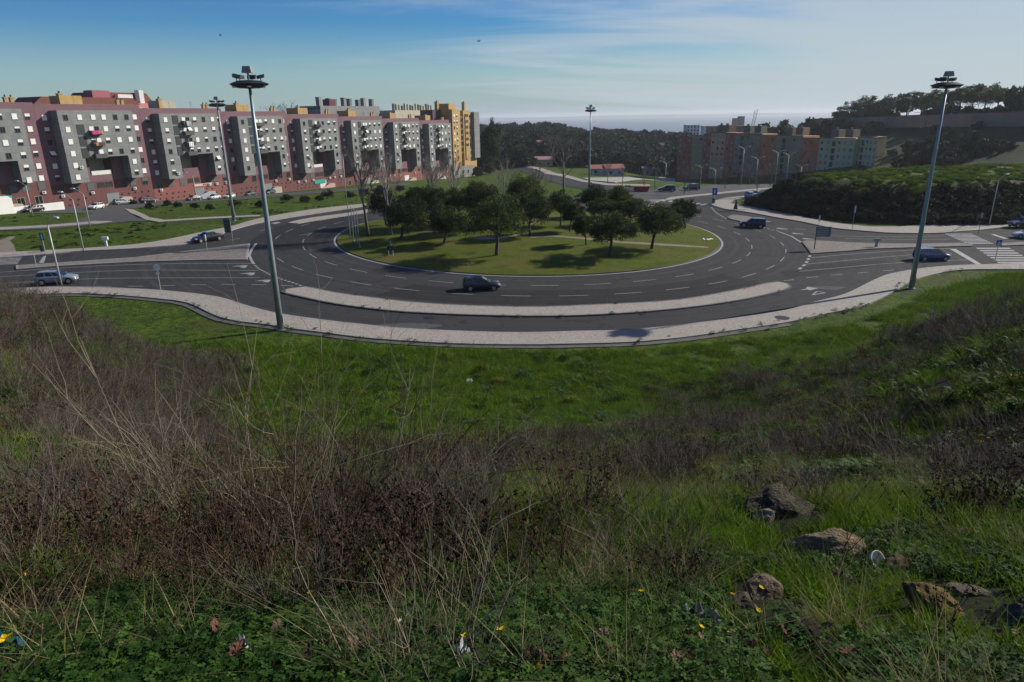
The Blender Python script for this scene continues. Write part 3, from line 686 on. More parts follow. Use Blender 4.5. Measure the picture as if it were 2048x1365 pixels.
# zebra crossings
def zebra(a0, a1, b0, b1, n, fr=.5, fn=road_z):
    """bars laid between the edge pixels a0->b0 and a1->b1"""
    A = [np.array(p, float) for p in (a0, a1, b0, b1)]
    for i in range(n):
        t0, t1 = i / n, (i + fr) / n
        quad_mark('zebra_bar', [tuple(A[0] + (A[2] - A[0]) * t0), tuple(A[1] + (A[3] - A[1]) * t0), tuple(A[1] + (A[3] - A[1]) * t1), tuple(A[0] + (A[2] - A[0]) * t1)], fn=fn, off=P_OFF + .01)
zebra((1889, 469), (1944, 469), (1938, 491), (1990, 490), 8)
zebra((1951, 497), (2018, 497), (2000, 530), (2075, 530), 7)
zebra((-30, 520), (46, 514), (-60, 534), (34, 531), 6, .45)
zebra((1300 + 10, 402), (1314, 399.5), (1410, 412.5), (1424, 409.5), 8, .5, T)
quad_mark('stop_line', [(1899, 499), (1911, 499), (1965, 531), (1953, 531)])
quad_mark('stop_line', [(1981, 470), (1988, 469.5), (2016, 478.5), (2008, 479)])
quad_mark('stop_line', [(78, 527), (87, 514), (93, 513), (88, 527)])
for L_ in (((1259, 385), (1300, 383)), ((1262, 390), (1310, 388)), ((1270, 396), (1325, 393))):
    P = gpx(L_); ribbon('parking_line', P, .15, off=.09, fn=T)
for cx_, cy_, r_ in ((858, 636.5, .55), (1553, 588, .6), (1530 + 34, 639.5, .7)):
    c_ = gr([(cx_, cy_)])[0]
    mb = MB(); zc = float(road_z(c_[0], c_[1])) + (.19 if cy_ > 638 else P_OFF)
    mb.add([(c_[0] + r_ * math.cos(a), c_[1] + r_ * math.sin(a), zc) for a in np.linspace(0, 6.283, 17)[:-1]], [list(range(16))]); mb.build('manhole_cover', mat('cast_iron', (.035, .033, .03), rough=.5, metal=.3), road)

# ------------------------------------------------------------------ pink and grey apartment row
def clad_mat(name, c, c2, zstep, ustep, line):
    """panel cladding: thin joints every zstep metres"""
    m = bpy.data.materials.new(name); m.use_nodes = True
    t = m.node_tree; b = t.nodes['Principled BSDF']; nn = t.nodes.new; l = t.links.new
    co = nn('ShaderNodeTexCoord'); mp_ = nn('ShaderNodeMapping'); l(co.outputs['Object'], mp_.inputs[0])
    mp_.inputs['Rotation'].default_value = (rad(90), 0, 0)
    br = nn('ShaderNodeTexBrick'); l(mp_.outputs[0], br.inputs['Vector'])
    br.inputs['Color1'].default_value = (*c, 1); br.inputs['Color2'].default_value = (*c2, 1); br.inputs['Mortar'].default_value = (*line, 1)
    br.inputs['Scale'].default_value = 1.0; br.inputs['Mortar Size'].default_value = 0.03; br.inputs['Brick Width'].default_value = ustep; br.inputs['Row Height'].default_value = zstep
    no = nn('ShaderNodeTexNoise'); no.inputs['Scale'].default_value = .6; no.inputs['Detail'].default_value = 6; l(co.outputs['Object'], no.inputs['Vector'])
    mx = nn('ShaderNodeMix'); mx.data_type = 'RGBA'; mx.blend_type = 'MULTIPLY'; mx.inputs[0].default_value = .45; l(br.outputs['Color'], mx.inputs[6])
    rp = nn('ShaderNodeMapRange'); l(no.outputs[0], rp.inputs[0]); rp.inputs[1].default_value = .3; rp.inputs[2].default_value = .7; rp.inputs[3].default_value = .55; rp.inputs[4].default_value = 1.15
    l(rp.outputs[0], mx.inputs[7]); l(mx.outputs[2], b.inputs['Base Color']); b.inputs['Roughness'].default_value = .7
    return m
M_GREY = clad_mat('grey_cladding', (.195, .205, .205), (.17, .18, .18), 1.4, 3.2, (.10, .105, .105))
M_PINK = mat('pink_render', (.175, .092, .112), (.138, .074, .090), scale=.35, detail=7)
M_RED = mat('red_render', (.150, .055, .054), (.108, .042, .041), scale=.35, detail=7)
M_SALMON = mat('salmon_render', (.235, .080, .070), (.18, .064, .055), scale=.35, detail=7)
M_CREAM = mat('cream_render', (.46, .42, .32), (.32, .30, .23), scale=.4, detail=7)
M_NICHE = mat('niche_render', (.40, .40, .30), (.30, .31, .24), scale=.4)
M_YEL = mat('ochre_render', (.46, .295, .115), (.34, .22, .085), scale=.4, detail=7)
M_GLASS = mat('dark_window_glass', (.018, .022, .026), (.012, .015, .018), rough=.12, spec=.6)
M_FRAME = mat('window_frame', (.12, .12, .115), (.09, .09, .09))
M_SHUT = mat('white_roller_shutter', (.80, .79, .76), (.68, .67, .64), scale=2)
M_DSHUT = mat('grey_blue_shutter', (.10, .12, .13), (.07, .085, .095), scale=2)
M_DARK = mat('loggia_shade', (.045, .052, .052), (.03, .035, .036), scale=1)  # shade of the loggia recesses put into a dark colour
M_BALC = mat('balcony_panel', (.085, .092, .094), (.065, .07, .072), scale=1)
M_AC = mat('white_metal_case', (.70, .70, .68), (.55, .55, .53), scale=2)
M_CAP = mat('chimney_cap_dark', (.06, .055, .05))
M_TILE = mat('clay_roof', (.20, .065, .04), (.13, .045, .03), scale=2)
M_ROOF = mat('flat_roof', (.16, .15, .14))
M_STONE = cobble_mat('grey_stone_base', (.26, .26, .25), (.19, .19, .185), (.12, .12, .115), 1.2)
M_TEAL = mat('teal_panel', (.02, .34, .30), (.015, .27, .24))
def win_mesh(wd, ht, shut, smat=None, name='window', frame=None):
    """frame and pane of one window, facing -y, centred on its lower edge"""
    f = .07; h = wd / 2
    mb = MB()
    mb.box(-h, -h + f, -.06, .02, 0, ht); mb.box(h - f, h, -.06, .02, 0, ht)
    mb.box(-h + f, h - f, -.06, .02, ht - f, ht); mb.box(-h - .05, h + .05, -.10, .02, -.06, 0)
    mb.box(-.025, .025, -.04, .01, 0, ht - f)
    mb.add([(-h + f, -.012, 0), (h - f, -.012, 0), (h - f, -.012, ht - f), (-h + f, -.012, ht - f)], [(0, 1, 2, 3)], 1)
    return mb.mesh(name, [frame or M_FRAME, M_GLASS])
def shut_mesh(wd, ht, fr, m):
    h = wd / 2 - .03; mb = MB(); z0 = ht * (1 - fr) + .02
    n = max(1, int((ht - z0) / .3))
    for i in range(n):                       # slats, each a touch proud of the next
        a = z0 + (ht - z0) * i / n; b_ = z0 + (ht - z0) * (i + 1) / n
        mb.box(-h, h, -.075 - .008 * (i % 2), -.03, a, b_)
    return mb.mesh('shutter', m)
WIN = win_mesh(1.15, 1.25, 0)
SHUTS = {f: shut_mesh(1.15, 1.25, f, M_SHUT) for f in (1.0, .7, .5, .32)}
SHUTA = MB(); SHUTA.hexa([(-.6, -.10, 1.30), (.6, -.10, 1.30), (.6, -.06, 1.33), (-.6, -.06, 1.33), (-.6, -.85, .55), (.6, -.85, .55), (.6, -.82, .58), (-.6, -.82, .58)][:4] + [(-.6, -.75, .45), (.6, -.75, .45), (.6, -.71, .48), (-.6, -.71, .48)]); SHUTA = SHUTA.mesh('shutter', M_SHUT)
WINB = win_mesh(1.7, 1.7, 0); SHUTB = {f: shut_mesh(1.7, 1.7, f, M_DSHUT) for f in (1.0, .5)}
WINF = win_mesh(1.8, 1.8, 0, frame=M_CREAM)
SLIM = win_mesh(.55, 1.3, 0)
mb = MB(); mb.tube([(0, .02, 0), (0, -.05, 0)], [.24, .24], 8); PORT = mb.mesh('porthole', M_GLASS)
mb = MB(); mb.box(-.42, .42, -.38, -.06, 0, .62); mb.tube([(-.1, -.385, .31), (-.1, -.40, .31)], [.24, .24], 10, 1); mb.box(-.38, -.34, -.06, 0, .05, .55); mb.box(.34, .38, -.06, 0, .05, .55)
AC = mb.mesh('air_conditioner', [M_AC, M_CAP])
mb = MB(); mb.box(-.95, .95, -.05, .03, 0, 2.35, 0); mb.box(-.85, .85, -.062, -.05, .1, 2.25, 1); mb.box(-.03, .03, -.075, -.062, .1, 2.25, 0); LOGGIA = mb.mesh('loggia', [M_DARK, M_DARK])  # flat panel without a recess; its dark colour stands in for the shade
mb = MB(); mb.box(-1.5, 1.5, -1.05, -.0, 0, .16); mb.box(-1.5, 1.5, -1.05, -.97, .16, 1.05); mb.box(-1.5, -1.42, -.97, 0, .16, 1.05); mb.box(1.42, 1.5, -.97, 0, .16, 1.05); BALC = mb.mesh('balcony', M_BALC)
def put(parent, me, x, y, z, name, rz=0.0, sc_=None):
    return link(name, me, parent, (x, y, z), (0, 0, rz) if rz else None, sc_)
def put_window(parent, x, y, z, rz=0.0, r=None, rw=random):
    o = put(parent, WIN, x, y, z, 'window', rz)
    q = rw.random()
    f = 1.0 if q < .36 else .5 if q < .56 else .32 if q < .70 else .7 if q < .74 else None
    if q > .985: link('shutter', SHUTA, o)
    elif f: link('shutter', SHUTS[f], o)
    return o
def chimney(parent, x, y, z, h, wd, m=None):
    mb = MB(); mb.box(x - wd / 2, x + wd / 2, y - wd / 2, y + wd / 2, z - .1, z + h); mb.box(x - wd / 2 - .08, x + wd / 2 + .08, y - wd / 2 - .08, y + wd / 2 + .08, z + h, z + h + .22)
    mb.tube([(x, y, z + h + .2), (x, y, z + h + .75)], [wd * .22, wd * .22], 8, 1)
    return mb.build('chimney', [m or M_YEL, M_CAP], parent)
W_BLK = 27.0
K0 = np.array([-0.66258144, 1.0]) * 171.0 * 27 / 28; KD = np.array([0.07076254, 0.14788299]) * 171.0 * 27 / 28
ROW_ANG = math.atan2(KD[1], KD[0])
names_k = ['cut off at the near end of the row', 'next to the cut-off one', 'third from the near end', 'fourth from the near end', 'fifth from the near end', 'third from the yellow tower', 'second from the yellow tower', 'touching the yellow tower']
def ztop_k(k): return CAM_Z + 3.9 - 0.8 * k - .02 * k * k
def zbase_k(k): return CAM_Z - 19.4 - 1.27 * k
BLOCKS = []
rb = random.Random(11)
for k in range(-1, 7):
    P0 = K0 + KD * k
    zb = zbase_k(k + .5); zt = ztop_k(max(k, -.4) + .15); H = zt - zb
    base = 5.9
    b = empty('apartment_block', (P0[0], P0[1], zb), ROW_ANG)
    tag(b, 'pink apartment block with projecting grey-clad front, ' + names_k[k + 1], 'apartment block', 'pink and grey apartment blocks in a row')
    BLOCKS.append((b, H))
    u0, u1 = 3.3, 22.6; D = 2.8; o0, o1 = u0 + 4.5, u0 + 16.0
    top = H - 1.0; otop = top - 11.0; leg = 6.1
    n0, n1 = 10.2, 16.2                                  # niche
    mb = MB()
    mb.box(0, n0, 0, 12, base, H); mb.box(n1, W_BLK, 0, 12, base, H); mb.box(n0, n1, 0, 12, otop + .3, H); mb.box(n0, n1, 0, 12, base, 7.4); mb.box(n0, n1, 3.2, 12, 7.4, otop + .3)
    mb.box(0, W_BLK, .0, .35, H, H + .45); mb.box(0, .35, .35, 12, H, H + .45); mb.box(W_BLK - .35, W_BLK, .35, 12, H, H + .45)
    wall = mb.build('wall', M_PINK, b)
    mb = MB(); mb.box(n0 + .01, n1 - .01, 3.0, 3.19, 7.4, otop + .29); mb.box(n0 + .01, n0 + .1, .3, 3.0, 7.41, otop + .29); mb.build('niche_wall', M_NICHE, b)
    mb = MB(); mb.box(n0 + .4, n1 - .3, .08, .16, 7.4, 8.4); mb.build('niche_railing', M_AC if k in (0, 3) else M_PINK, b)
    base_m = M_SALMON if k in (1, 5) else M_RED
    mb = MB(); mb.box(-.0, W_BLK, -.03 if k % 2 else -.02, 12, -3, base); mb.build('base_storey', base_m, b)
    mb = MB(); mb.box(u0, u1, -D, 0, otop, top); mb.box(u0, o0, -D, 0, leg, otop); mb.box(o1, u1, -D, 0, leg, otop)
    mb.build('projecting_front', M_GREY, b)
    mb = MB(); mb.box(.4, W_BLK - .4, .4, 11.6, H + .02, H + .12); roof = mb.build('roof', M_ROOF, b)
    # windows
    zr = [top - 1.55 - 2.75 * i - .68 for i in range(6)]
    lay = rb.random() < .6 or k in (1, 3, 5)
    cols = [u0 + 1.8, u0 + 5.2, u0 + 8.6, u0 + 11.3, u0 + 14.4, u0 + 17.5]
    for i in range(6):
        for c, u in enumerate(cols):
            if i >= 4 and 0 < c < 5: continue
            if c in (1, 2):
                if lay or i in (1, 2, 3):
                    if c == 1: put(b, LOGGIA, u - .3, -D - .006, zr[i] - .6, 'loggia')
                    else:
                        for du in (-.65, .75): put_window(b, u - .4 + du, -D - .004, zr[i], rw=rb)
                        put(b, BALC, u - .4, -D, zr[i] - .75, 'balcony')
                    continue
            put_window(b, u, -D - .004, zr[i], rw=rb)
        put_window(b, 25.2, -.004, zr[i], rw=rb)
        put_window(b, 1.9, -.004, zr[i], rw=rb)
        if i >= 4:
            put_window(b, n0 - 1.2, -.004, zr[i], rw=rb)
            if rb.random() < .35: put(b, AC, u0 + 3.0, -D, zr[i] - .2, 'air_conditioner')
    for u in (2.0, 5.5, 9.5, 12.0, 14.2, 18.5, 21.2, 24.8):
        if u in (12.0, 14.2):
            for q in range(3): put(b, SLIM, u + q * .7 - .4, -.036, 4.3, 'window')
            continue
        o = put(b, WINB, u, -.036, 3.9, 'window')
        q = rb.random()
        if q < .8: link('shutter', SHUTB[1.0 if q < .55 else .5], o)
        if rb.random() < .55: put(b, AC, u + .1, -.03, 2.9, 'air_conditioner')
    if k in (-1, 4):
        for u in (3, 7, 11, 15.5, 19.5, 23.5): put(b, WINF, u, -.036, .75, 'window')
    else:
        for q in range(26):
            u = 1.5 + (q % 13) * 1.95 + (.4 if q >= 13 else 0)
            if 11.5 < u < 17.5 or rb.random() < .15: continue
            put(b, PORT, u, -.03, .8 + (1.25 if q >= 13 else 0) + rb.uniform(-.1, .1), 'porthole')
    # entrance with ramp walls
    mb = MB(); mb.box(13.2, 16.6, -.10, -.03, .1, 2.6); mb.build('garage_door', M_AC if k in (3, 5) else mat('grey_door', (.22, .24, .25)), b)
    ramp_m = mat('pale_pink_ramp', (.55, .33, .33)) if k == 3 else mat('pale_blue_ramp', (.36, .40, .43)) if k == 1 else M_CREAM
    mb = MB(); mb.prism([(7.5, -1.4), (16.8, -1.4), (16.8, 1.5), (16.0, 1.5), (9.0, -.2)], 'y', -2.6, -2.35); mb.box(16.8, 18.4, -2.6, -.03, -1.4, 1.4); mb.build('ramp_wall', ramp_m, b)
    # roof furniture
    m_ = M_CREAM if k == 1 else M_YEL
    chimney(b, 7.6, 1.6, H, 2.7, 1.0)
    mb = MB(); mb.box(9.0, 13.6, 2.6, 8, H + .1, H + 2.5); mb.box(9.0, 11.2, 2.56, 2.6, H + .1, H + 2.4); mb.box(11.4, 13.6, 2.56, 2.6, H + .1, H + 2.4); mb.build('stair_head', m_, b)
    for du in (0, 1.25): chimney(b, 22.5 + du, 2.0, H, 1.35, .75)
    mb = MB(); mb.tube([(19, 3, H), (19, 3, H + 2.4)], .03, 5); [mb.tube([(18.5, 3, H + 1.6 + .25 * q), (19.5, 3, H + 1.6 + .25 * q)], .02, 4) for q in range(3)]; mb.build('aerial', M_FRAME, b)
# shop teal canopy and white shed at the near end, a sign board on the third block
b0 = BLOCKS[0][0]; b2 = BLOCKS[2][0]; b4 = BLOCKS[4][0]
mb = MB(); mb.box(2.0, 17, -1.6, -.04, 2.7, 3.4); mb.build('canopy', M_TEAL, b0)
mb = MB(); mb.box(13.2, 19.6, -.14, -.03, 3.05, 3.75, 0); [mb.box(16.3 + .62 * q, 16.75 + .62 * q, -.155, -.14, 3.2, 3.6, 1) for q in range(5)]; mb.build('shop_sign', [mat('pale_sign', (.66, .48, .44)), M_CAP], b2)
mb = MB(); mb.box(10.2, 16, -.3, -.04, 1.7, 3.0); mb.build('canopy', M_TEAL, b4)
def wall_point(k, u, n, z):
    """point u metres along block k, n metres in front of its wall, at height z"""
    P0 = K0 + KD * k; d = KD / np.linalg.norm(KD); nn_ = np.array([d[1], -d[0]])
    q = P0 + d * u + nn_ * n; return Vector((q[0], q[1], z))
# washing on the lines
def laundry(k, u, z, items, label, seed=0):
    r = random.Random(seed)
    p = wall_point(k, u, 2.8 + 1.35, z)
    t = empty('laundry', p, ROW_ANG); tag(t, label, 'laundry')
    x = -sum(i[0] for i in items) / 2
    for wd, ht, c in items:
        n = 7; vs_, fs_ = [], []
        for i in range(n + 1):
            for j in range(4):
                vs_.append((x + wd * i / n, .06 * math.sin(i * 1.7 + j * .5) - .02 * j, -ht * j / 3 * (1 + .06 * math.sin(i * 2.1))))
        for i in range(n):
            for j in range(3): fs_.append([i * 4 + j, (i + 1) * 4 + j, (i + 1) * 4 + j + 1, i * 4 + j + 1])
        mb = MB(); mb.add(vs_, fs_); mb.build('cloth', mat('cloth_%02x%02x%02x' % tuple(int(v * 255) for v in c), c, tuple(v * .8 for v in c)), t)
        x += wd + .1
    mb = MB(); mb.tube([(-1.4, 0, .02), (1.4, 0, .02)], .012, 4); [mb.box(q - .02, q + .02, 0, .36, -.03, .03) for q in (-1.35, 1.35)]; mb.build('line', M_FRAME, t)
zr0 = lambda k, i: zbase_k(k + .5) + BLOCKS[k + 1][1] - 1.0 - 1.55 - 2.75 * i - .68 + .2
laundry(0, 11.4, zr0(0, 1) + .1, [(1.2, .9, (.65, .05, .22)), (.9, .8, (.62, .14, .20)), (.6, .9, (.55, .42, .28))], 'pink and orange washing hung below a balcony', 1)
laundry(0, 11.4, zr0(0, 2), [(.7, .7, (.5, .33, .12)), (.6, .8, (.12, .10, .10)), (.7, .7, (.35, .06, .08))], 'brown and red washing hung below a balcony', 2)
laundry(1, 11.4, zr0(1, 2), [(1.5, 1.3, (.75, .74, .78)), (.5, .9, (.2, .2, .24))], 'large white sheet with dark print drying on a balcony', 3)
laundry(1, 11.4, zr0(1, 0), [(.8, 1.2, (.7, .7, .72)), (.6, 1.1, (.66, .68, .72))], 'pale washing hung from a top-floor balcony', 4)
laundry(3, 11.6, zr0(3, 0), [(.6, .8, (.12, .08, .12)), (.6, .8, (.2, .1, .16)), (.7, .9, (.4, .36, .4))], 'dark and mauve washing on a top-floor balcony', 5)

# yellow tower at the end of the row
kx = 7.0; P0 = K0 + KD * kx; zb = zbase_k(7.3) + .5; Ht = CAM_Z + 3.3 - zb
t = empty('apartment_tower', (P0[0], P0[1], zb), ROW_ANG); tag(t, 'ochre yellow apartment tower with grey stone base ending the row', 'apartment tower')
mb = MB(); mb.box(.3, 8, -1.0, 11, 5.0, Ht); mb.box(8, 10.8, 1.2, 11, 5.0, Ht - .6); mb.box(10.8, 19, -1.0, 11, 5.0, Ht - .5); mb.box(12.2, 15, -1.4, -1.0, 8, Ht - 2.2); mb.build('wall', M_YEL, t)
mb = MB(); mb.box(-.2, 19.4, -1.06, 11.2, -4, 5.0); mb.build('base_storey', M_STONE, t)
mb = MB(); mb.box(19, 24.5, -2.6, 9, 8.2, Ht - 1.2); mb.build('projecting_side', M_GREY, t)
mb = MB(); mb.box(19, 23.5, -1.0, 8.4, -4, 8.2); mb.build('side_base', M_YEL, t)
mb = MB(); mb.box(-7, .3, 5.2, 12, 5, Ht - .2); mb.build('rear_wing', mat('plum_render', (.10, .05, .07), (.08, .04, .055)), t)
mb = MB(); mb.box(.8, 7, 1, 7, Ht, Ht + 2.6); mb.build('stair_head', M_YEL, t)
chimney(t, -2.5, 5.5, Ht - .3, 3.6, 1.5); chimney(t, 14.4, .5, Ht - .6, 3.6, 1.4)
for i in range(8):
    z = Ht - 3.4 - 2.75 * i
    for u in (2.0, 4.6): put_window(t, u, -1.004, z, rw=rb)
    for u in (13.0, 14.4): o = put(t, WIN, u, -1.404 if i < 6 else -1.004, z, 'window')
    put_window(t, 17.4, -1.004, z, rw=rb)
    if i < 7:
        put(t, BALC, 9.4, .2, z - .7, 'balcony', sc_=(.9, 1.0, 1.0)); put_window(t, 9.2, 1.196, z, rw=rb)
for u in (3, 9, 14): put(t, WINF, u, -1.064, 1.2, 'window')
mb = MB(); mb.box(20.2, 22, -1.07, -1.0, -.5, 2.2); mb.build('door', M_AC, t)

# buildings whose tops show over the row
def simple_block(name, label, cat, px, py_top, dist, wd, dp, hgt, m, ang=ROW_ANG):
    p = at_dist(px, py_top, dist)
    b = empty(name, (p.x, p.y, p.z - hgt), ang); tag(b, label, cat)
    mb = MB(); mb.box(0, wd, 0, dp, 0, hgt); mb.build('wall', m, b)
    return b
pb = simple_block('apartment_building', 'pink building with red tiled roof showing over the row', 'building', 190, 206, 215, 20, 14, 30, mat('bright_pink_render', (.52, .20, .20), (.44, .17, .17)))
mb = MB(); mb.prism([(-.6, 29.5), (22.6, 29.5), (22.6, 30), (20, 33.2), (3, 33.2), (-.6, 30)], 'y', 3, 14); mb.build('roof', M_TILE, pb)
mb = MB(); mb.box(-1, 4.5, -1, 2.9, 20, 33.5); mb.build('gable_wall', mat('mauve_pink_render', (.36, .12, .15)), pb)
mb = MB(); mb.box(9, 14, 1.5, 3, 31.2, 32.6); mb.box(16, 17.6, 1, 3, 30, 34); mb.build('roof_light', M_AC, pb)
for u in (6, 9, 12, 15, 18): put_window(pb, u, -.004, 27.4)
tb = simple_block('apartment_building', 'low building with clay roof behind the cut-off block', 'building', 70, 208, 185, 28, 10, 24, M_YEL)
mb = MB(); mb.prism([(-.3, 24), (30.3, 24), (28, 25.8), (2, 25.8)], 'y', 0, 10); mb.build('roof', M_TILE, tb)
gb = simple_block('apartment_building', 'grey building with many tall flues behind the row', 'building', 640, 212, 330, 46, 14, 38, M_GREY)
for q in range(8): 
    mb = MB(); u = 2 + q * 5.6 + (q % 2) * 1.2; mb.box(u, u + 1.7, 2, 4, 37.9, 41.6 - (q % 3) * .4); mb.box(u - .1, u + 1.8, 1.9, 4.1, 41.6 - (q % 3) * .4, 41.9 - (q % 3) * .4); mb.build('flue', mat('flue_grey', (.16, .17, .17)) if q % 3 else M_GREY, gb)
mb = MB(); mb.box(8, 12.5, 1, 5, 37.9, 41); mb.build('stair_head', mat('maroon_render', (.12, .03, .04)), gb)
wb = simple_block('apartment_building', 'cream building topped by a row of slim chimneys', 'building', 790, 221, 400, 44, 14, 38, M_CREAM)
for q in range(15):
    mb = MB(); u = .5 + q * 2.85; mb.box(u, u + 1.1, 1, 2.2, 37.9, 41.6 - (q % 4) * .35); mb.build('chimney', M_CREAM if q % 3 else mat('flue_grey', (.16, .17, .17)), wb)

# ------------------------------------------------------------------ brown and green row on the right
M_GLASS2 = mat('pale_pane', (.30, .32, .33), (.20, .22, .23), rough=.3)  # pale grey panes, mixed at random with the dark ones
seg = [  # left px, right px, distance at its left and right ends, roof row, colour
    (1357, 1385, 372, 366, 274, (.20, .085, .065), 'slim brick-red apartment block at the far end of the brown row'),
    (1385, 1408, 366, 360, 272, (.17, .19, .13), 'slim grey-green apartment block between two brick-red ones'),
    (1408, 1423, 360, 356, 269, (.22, .075, .055), 'narrow deep-red apartment block beside the sand-coloured one'),
    (1423, 1452, 356, 348, 266, (.34, .25, .17), 'sand-coloured apartment block in the brown row'),
    (1452, 1470, 348, 344, 267, (.24, .09, .07), 'rust-coloured narrow block beside the sand-coloured one'),
    (1470, 1524, 344, 332, 268, (.16, .165, .12), 'wide olive-grey apartment block in the middle of the brown row'),
    (1524, 1554, 332, 326, 272, (.36, .13, .06), 'orange-brown apartment block beside the wide olive-grey one'),
    (1554, 1606, 326, 315, 272, (.17, .195, .125), 'green apartment block between orange-brown and red ones'),
    (1606, 1640, 315, 308, 277, (.40, .12, .065), 'orange-red apartment block beside the pale green one'),
    (1640, 1711, 308, 294, 277, (.34, .36, .245), 'wide pale green apartment block at the near end of the brown row'),
    (1716, 1757, 297, 283, 275, (.36, .365, .27), 'pale grey-green tower slab ending the brown row'),
]
mw = MB(); mw.box(-.5, .5, -.05, .02, 0, 1.25); mw.box(-.44, .44, -.06, -.05, .06, 1.19, 1); FWIN = mw.mesh('window', [M_FRAME, M_GLASS2])
mw = MB(); mw.box(-.5, .5, -.05, .02, 0, 1.25); mw.box(-.44, .44, -.06, -.05, .06, 1.19, 1); FWIN2 = mw.mesh('window', [M_FRAME, M_GLASS])
mw = MB(); mw.box(-.8, .8, -.05, .02, 0, 2.2); mw.box(-.7, .7, -.06, -.05, .1, 2.1, 1); FLOG = mw.mesh('loggia', [M_FRAME, M_DARK])  # loggia shade carried by the dark inner panel
for i, (xa, xb, da, db, pt, c, label) in enumerate(seg):
    A = at_dist(xa, pt, da); B = at_dist(xb, pt, db)
    wd = math.hypot(B.x - A.x, B.y - A.y); ang = math.atan2(B.y - A.y, B.x - A.x)
    Hs = 22.5; zt = A.z
    b = empty('apartment_block', (A.x, A.y, zt - Hs), ang); tag(b, label, 'apartment block', 'apartment blocks of the brown and green row')
    c = (c[0] * 1.9, c[1] * 1.45, c[2] * 1.1); m_ = mat('row_render_%d' % i, c, tuple(v * .75 for v in c), scale=.3)
    vd = Vector((B.x, B.y)).normalized(); lx = vd.x * math.cos(ang) + vd.y * math.sin(ang); ly = -vd.x * math.sin(ang) + vd.y * math.cos(ang)
    bx1 = min(wd, wd + lx / ly * 13 - .4) if i == len(seg) - 1 else wd                # the last block narrows towards its rear
    f0 = -.02 * (i % 3); mb = MB(); mb.hexa([(0, f0, -8), (wd, f0, -8), (bx1, 13, -8), (0, 13, -8), (0, f0, Hs), (wd, f0, Hs), (bx1, 13, Hs), (0, 13, Hs)]); mb.build('wall', m_, b)
    mb = MB(); mb.box(-.1, wd + .1, -.3, .5, Hs, Hs + .35); mb.build('parapet', mat('dark_parapet', (.07, .06, .055)), b)
    nc = max(2, int(wd / 2.6))
    for r_ in range(7):
        for c_ in range(nc):
            u = (c_ + .5) * wd / nc + rb.uniform(-.15, .15)
            if nc >= 4 and c_ == nc // 2 - 1: put(b, FLOG, u, -.07, Hs - 2.9 - 2.85 * r_ - .4, 'loggia'); continue
            put(b, FWIN if rb.random() < .62 else FWIN2, u, -.07, Hs - 2.3 - 2.85 * r_, 'window')
    for q in range(1 if wd < 8 else 2):
        if i in (0, 1, 2, 4, 6, 8, 10): continue
        u = wd * (.3 + .4 * q); mb = MB(); mb.box(u - 1.8, u + 1.8, 3, 8, Hs + .35, Hs + 3.1 + .5 * (i % 2)); mb.box(u - .5, u + .5, 3.4, 4.2, Hs + 3.1, Hs + 4.5); mb.build('roof_box', mat('roof_box_%d' % (i % 3), [(.15, .13, .10), (.22, .15, .09), (.12, .13, .10)][i % 3]), b)
# far blocks by the water
def far_block(px0, px1, ptop, pbot, dist, m, label, rows, cols):
    A = at_dist(px0, ptop, dist); B = at_dist(px1, ptop, dist); C_ = at_dist(px0, pbot, dist)
    h = A.z - C_.z + 14; wd = B.x - A.x
    b = empty('apartment_building', (A.x, A.y, A.z - h), 0); tag(b, label, 'building')
    mb = MB(); mb.box(0, wd, 0, 12, 0, h); mb.build('wall', m, b)
    for r_ in range(rows):
        for c_ in range(cols):
            put(b, FWIN2, (c_ + .5) * wd / cols, -.03, h - 2.6 - 3.0 * r_, 'window', sc_=(1.5, 1, 1.1))
    return b
M_WHITE = mat('white_render', (.78, .77, .74), (.66, .65, .62), scale=.3)
far_block(1374, 1400, 250, 272, 640, M_WHITE, 'white apartment building rising over the woods', 4, 4)
far_block(1408, 1418, 252, 268, 700, M_WHITE, 'small white building behind the brown row', 3, 1)
bb = far_block(1420, 1500, 253, 272, 620, mat('brick_far', (.22, .11, .08), (.17, .09, .065)), 'long brick building behind the brown row', 2, 9)
far_block(1469, 1477, 237, 262, 1150, mat('brick_far2', (.30, .20, .16)), 'left of two slim towers by the water', 6, 2)
far_block(1480, 1490, 233, 262, 1150, mat('brick_far2', (.30, .20, .16)), 'right of two slim towers by the water', 6, 2)
A = at_dist(1503, 258, 1300)
cr_ = empty('dock_crane', (A.x, A.y, A.z - 6), 0); tag(cr_, 'lattice dock crane by the water behind the towers', 'crane')
for dx in (-2.5, 2.5):
    mb = MB(); mb.tube([(dx, 0, 0), (dx + 6, 0, 40)], .45, 5); mb.build('leg', mat('crane_grey', (.28, .31, .33)), cr_)
mb = MB()
for q in range(6): mb.tube([(-2.5 + q, 0, q * 6.6), (2.5 + q + 1, 0, (q + 1) * 6.6)], .28, 4); mb.tube([(2.5 + q, 0, q * 6.6), (-2.5 + q, 0, q * 6.6)], .28, 4)
mb.build('lattice', MATS['crane_grey'], cr_)
mb = MB(); mb.prism([(-14, -4), (8, -4), (5, 3), (-3, 6), (-9, 2)], 'y', -6, 6); mb.build('engine_house', MATS['crane_grey'], cr_)
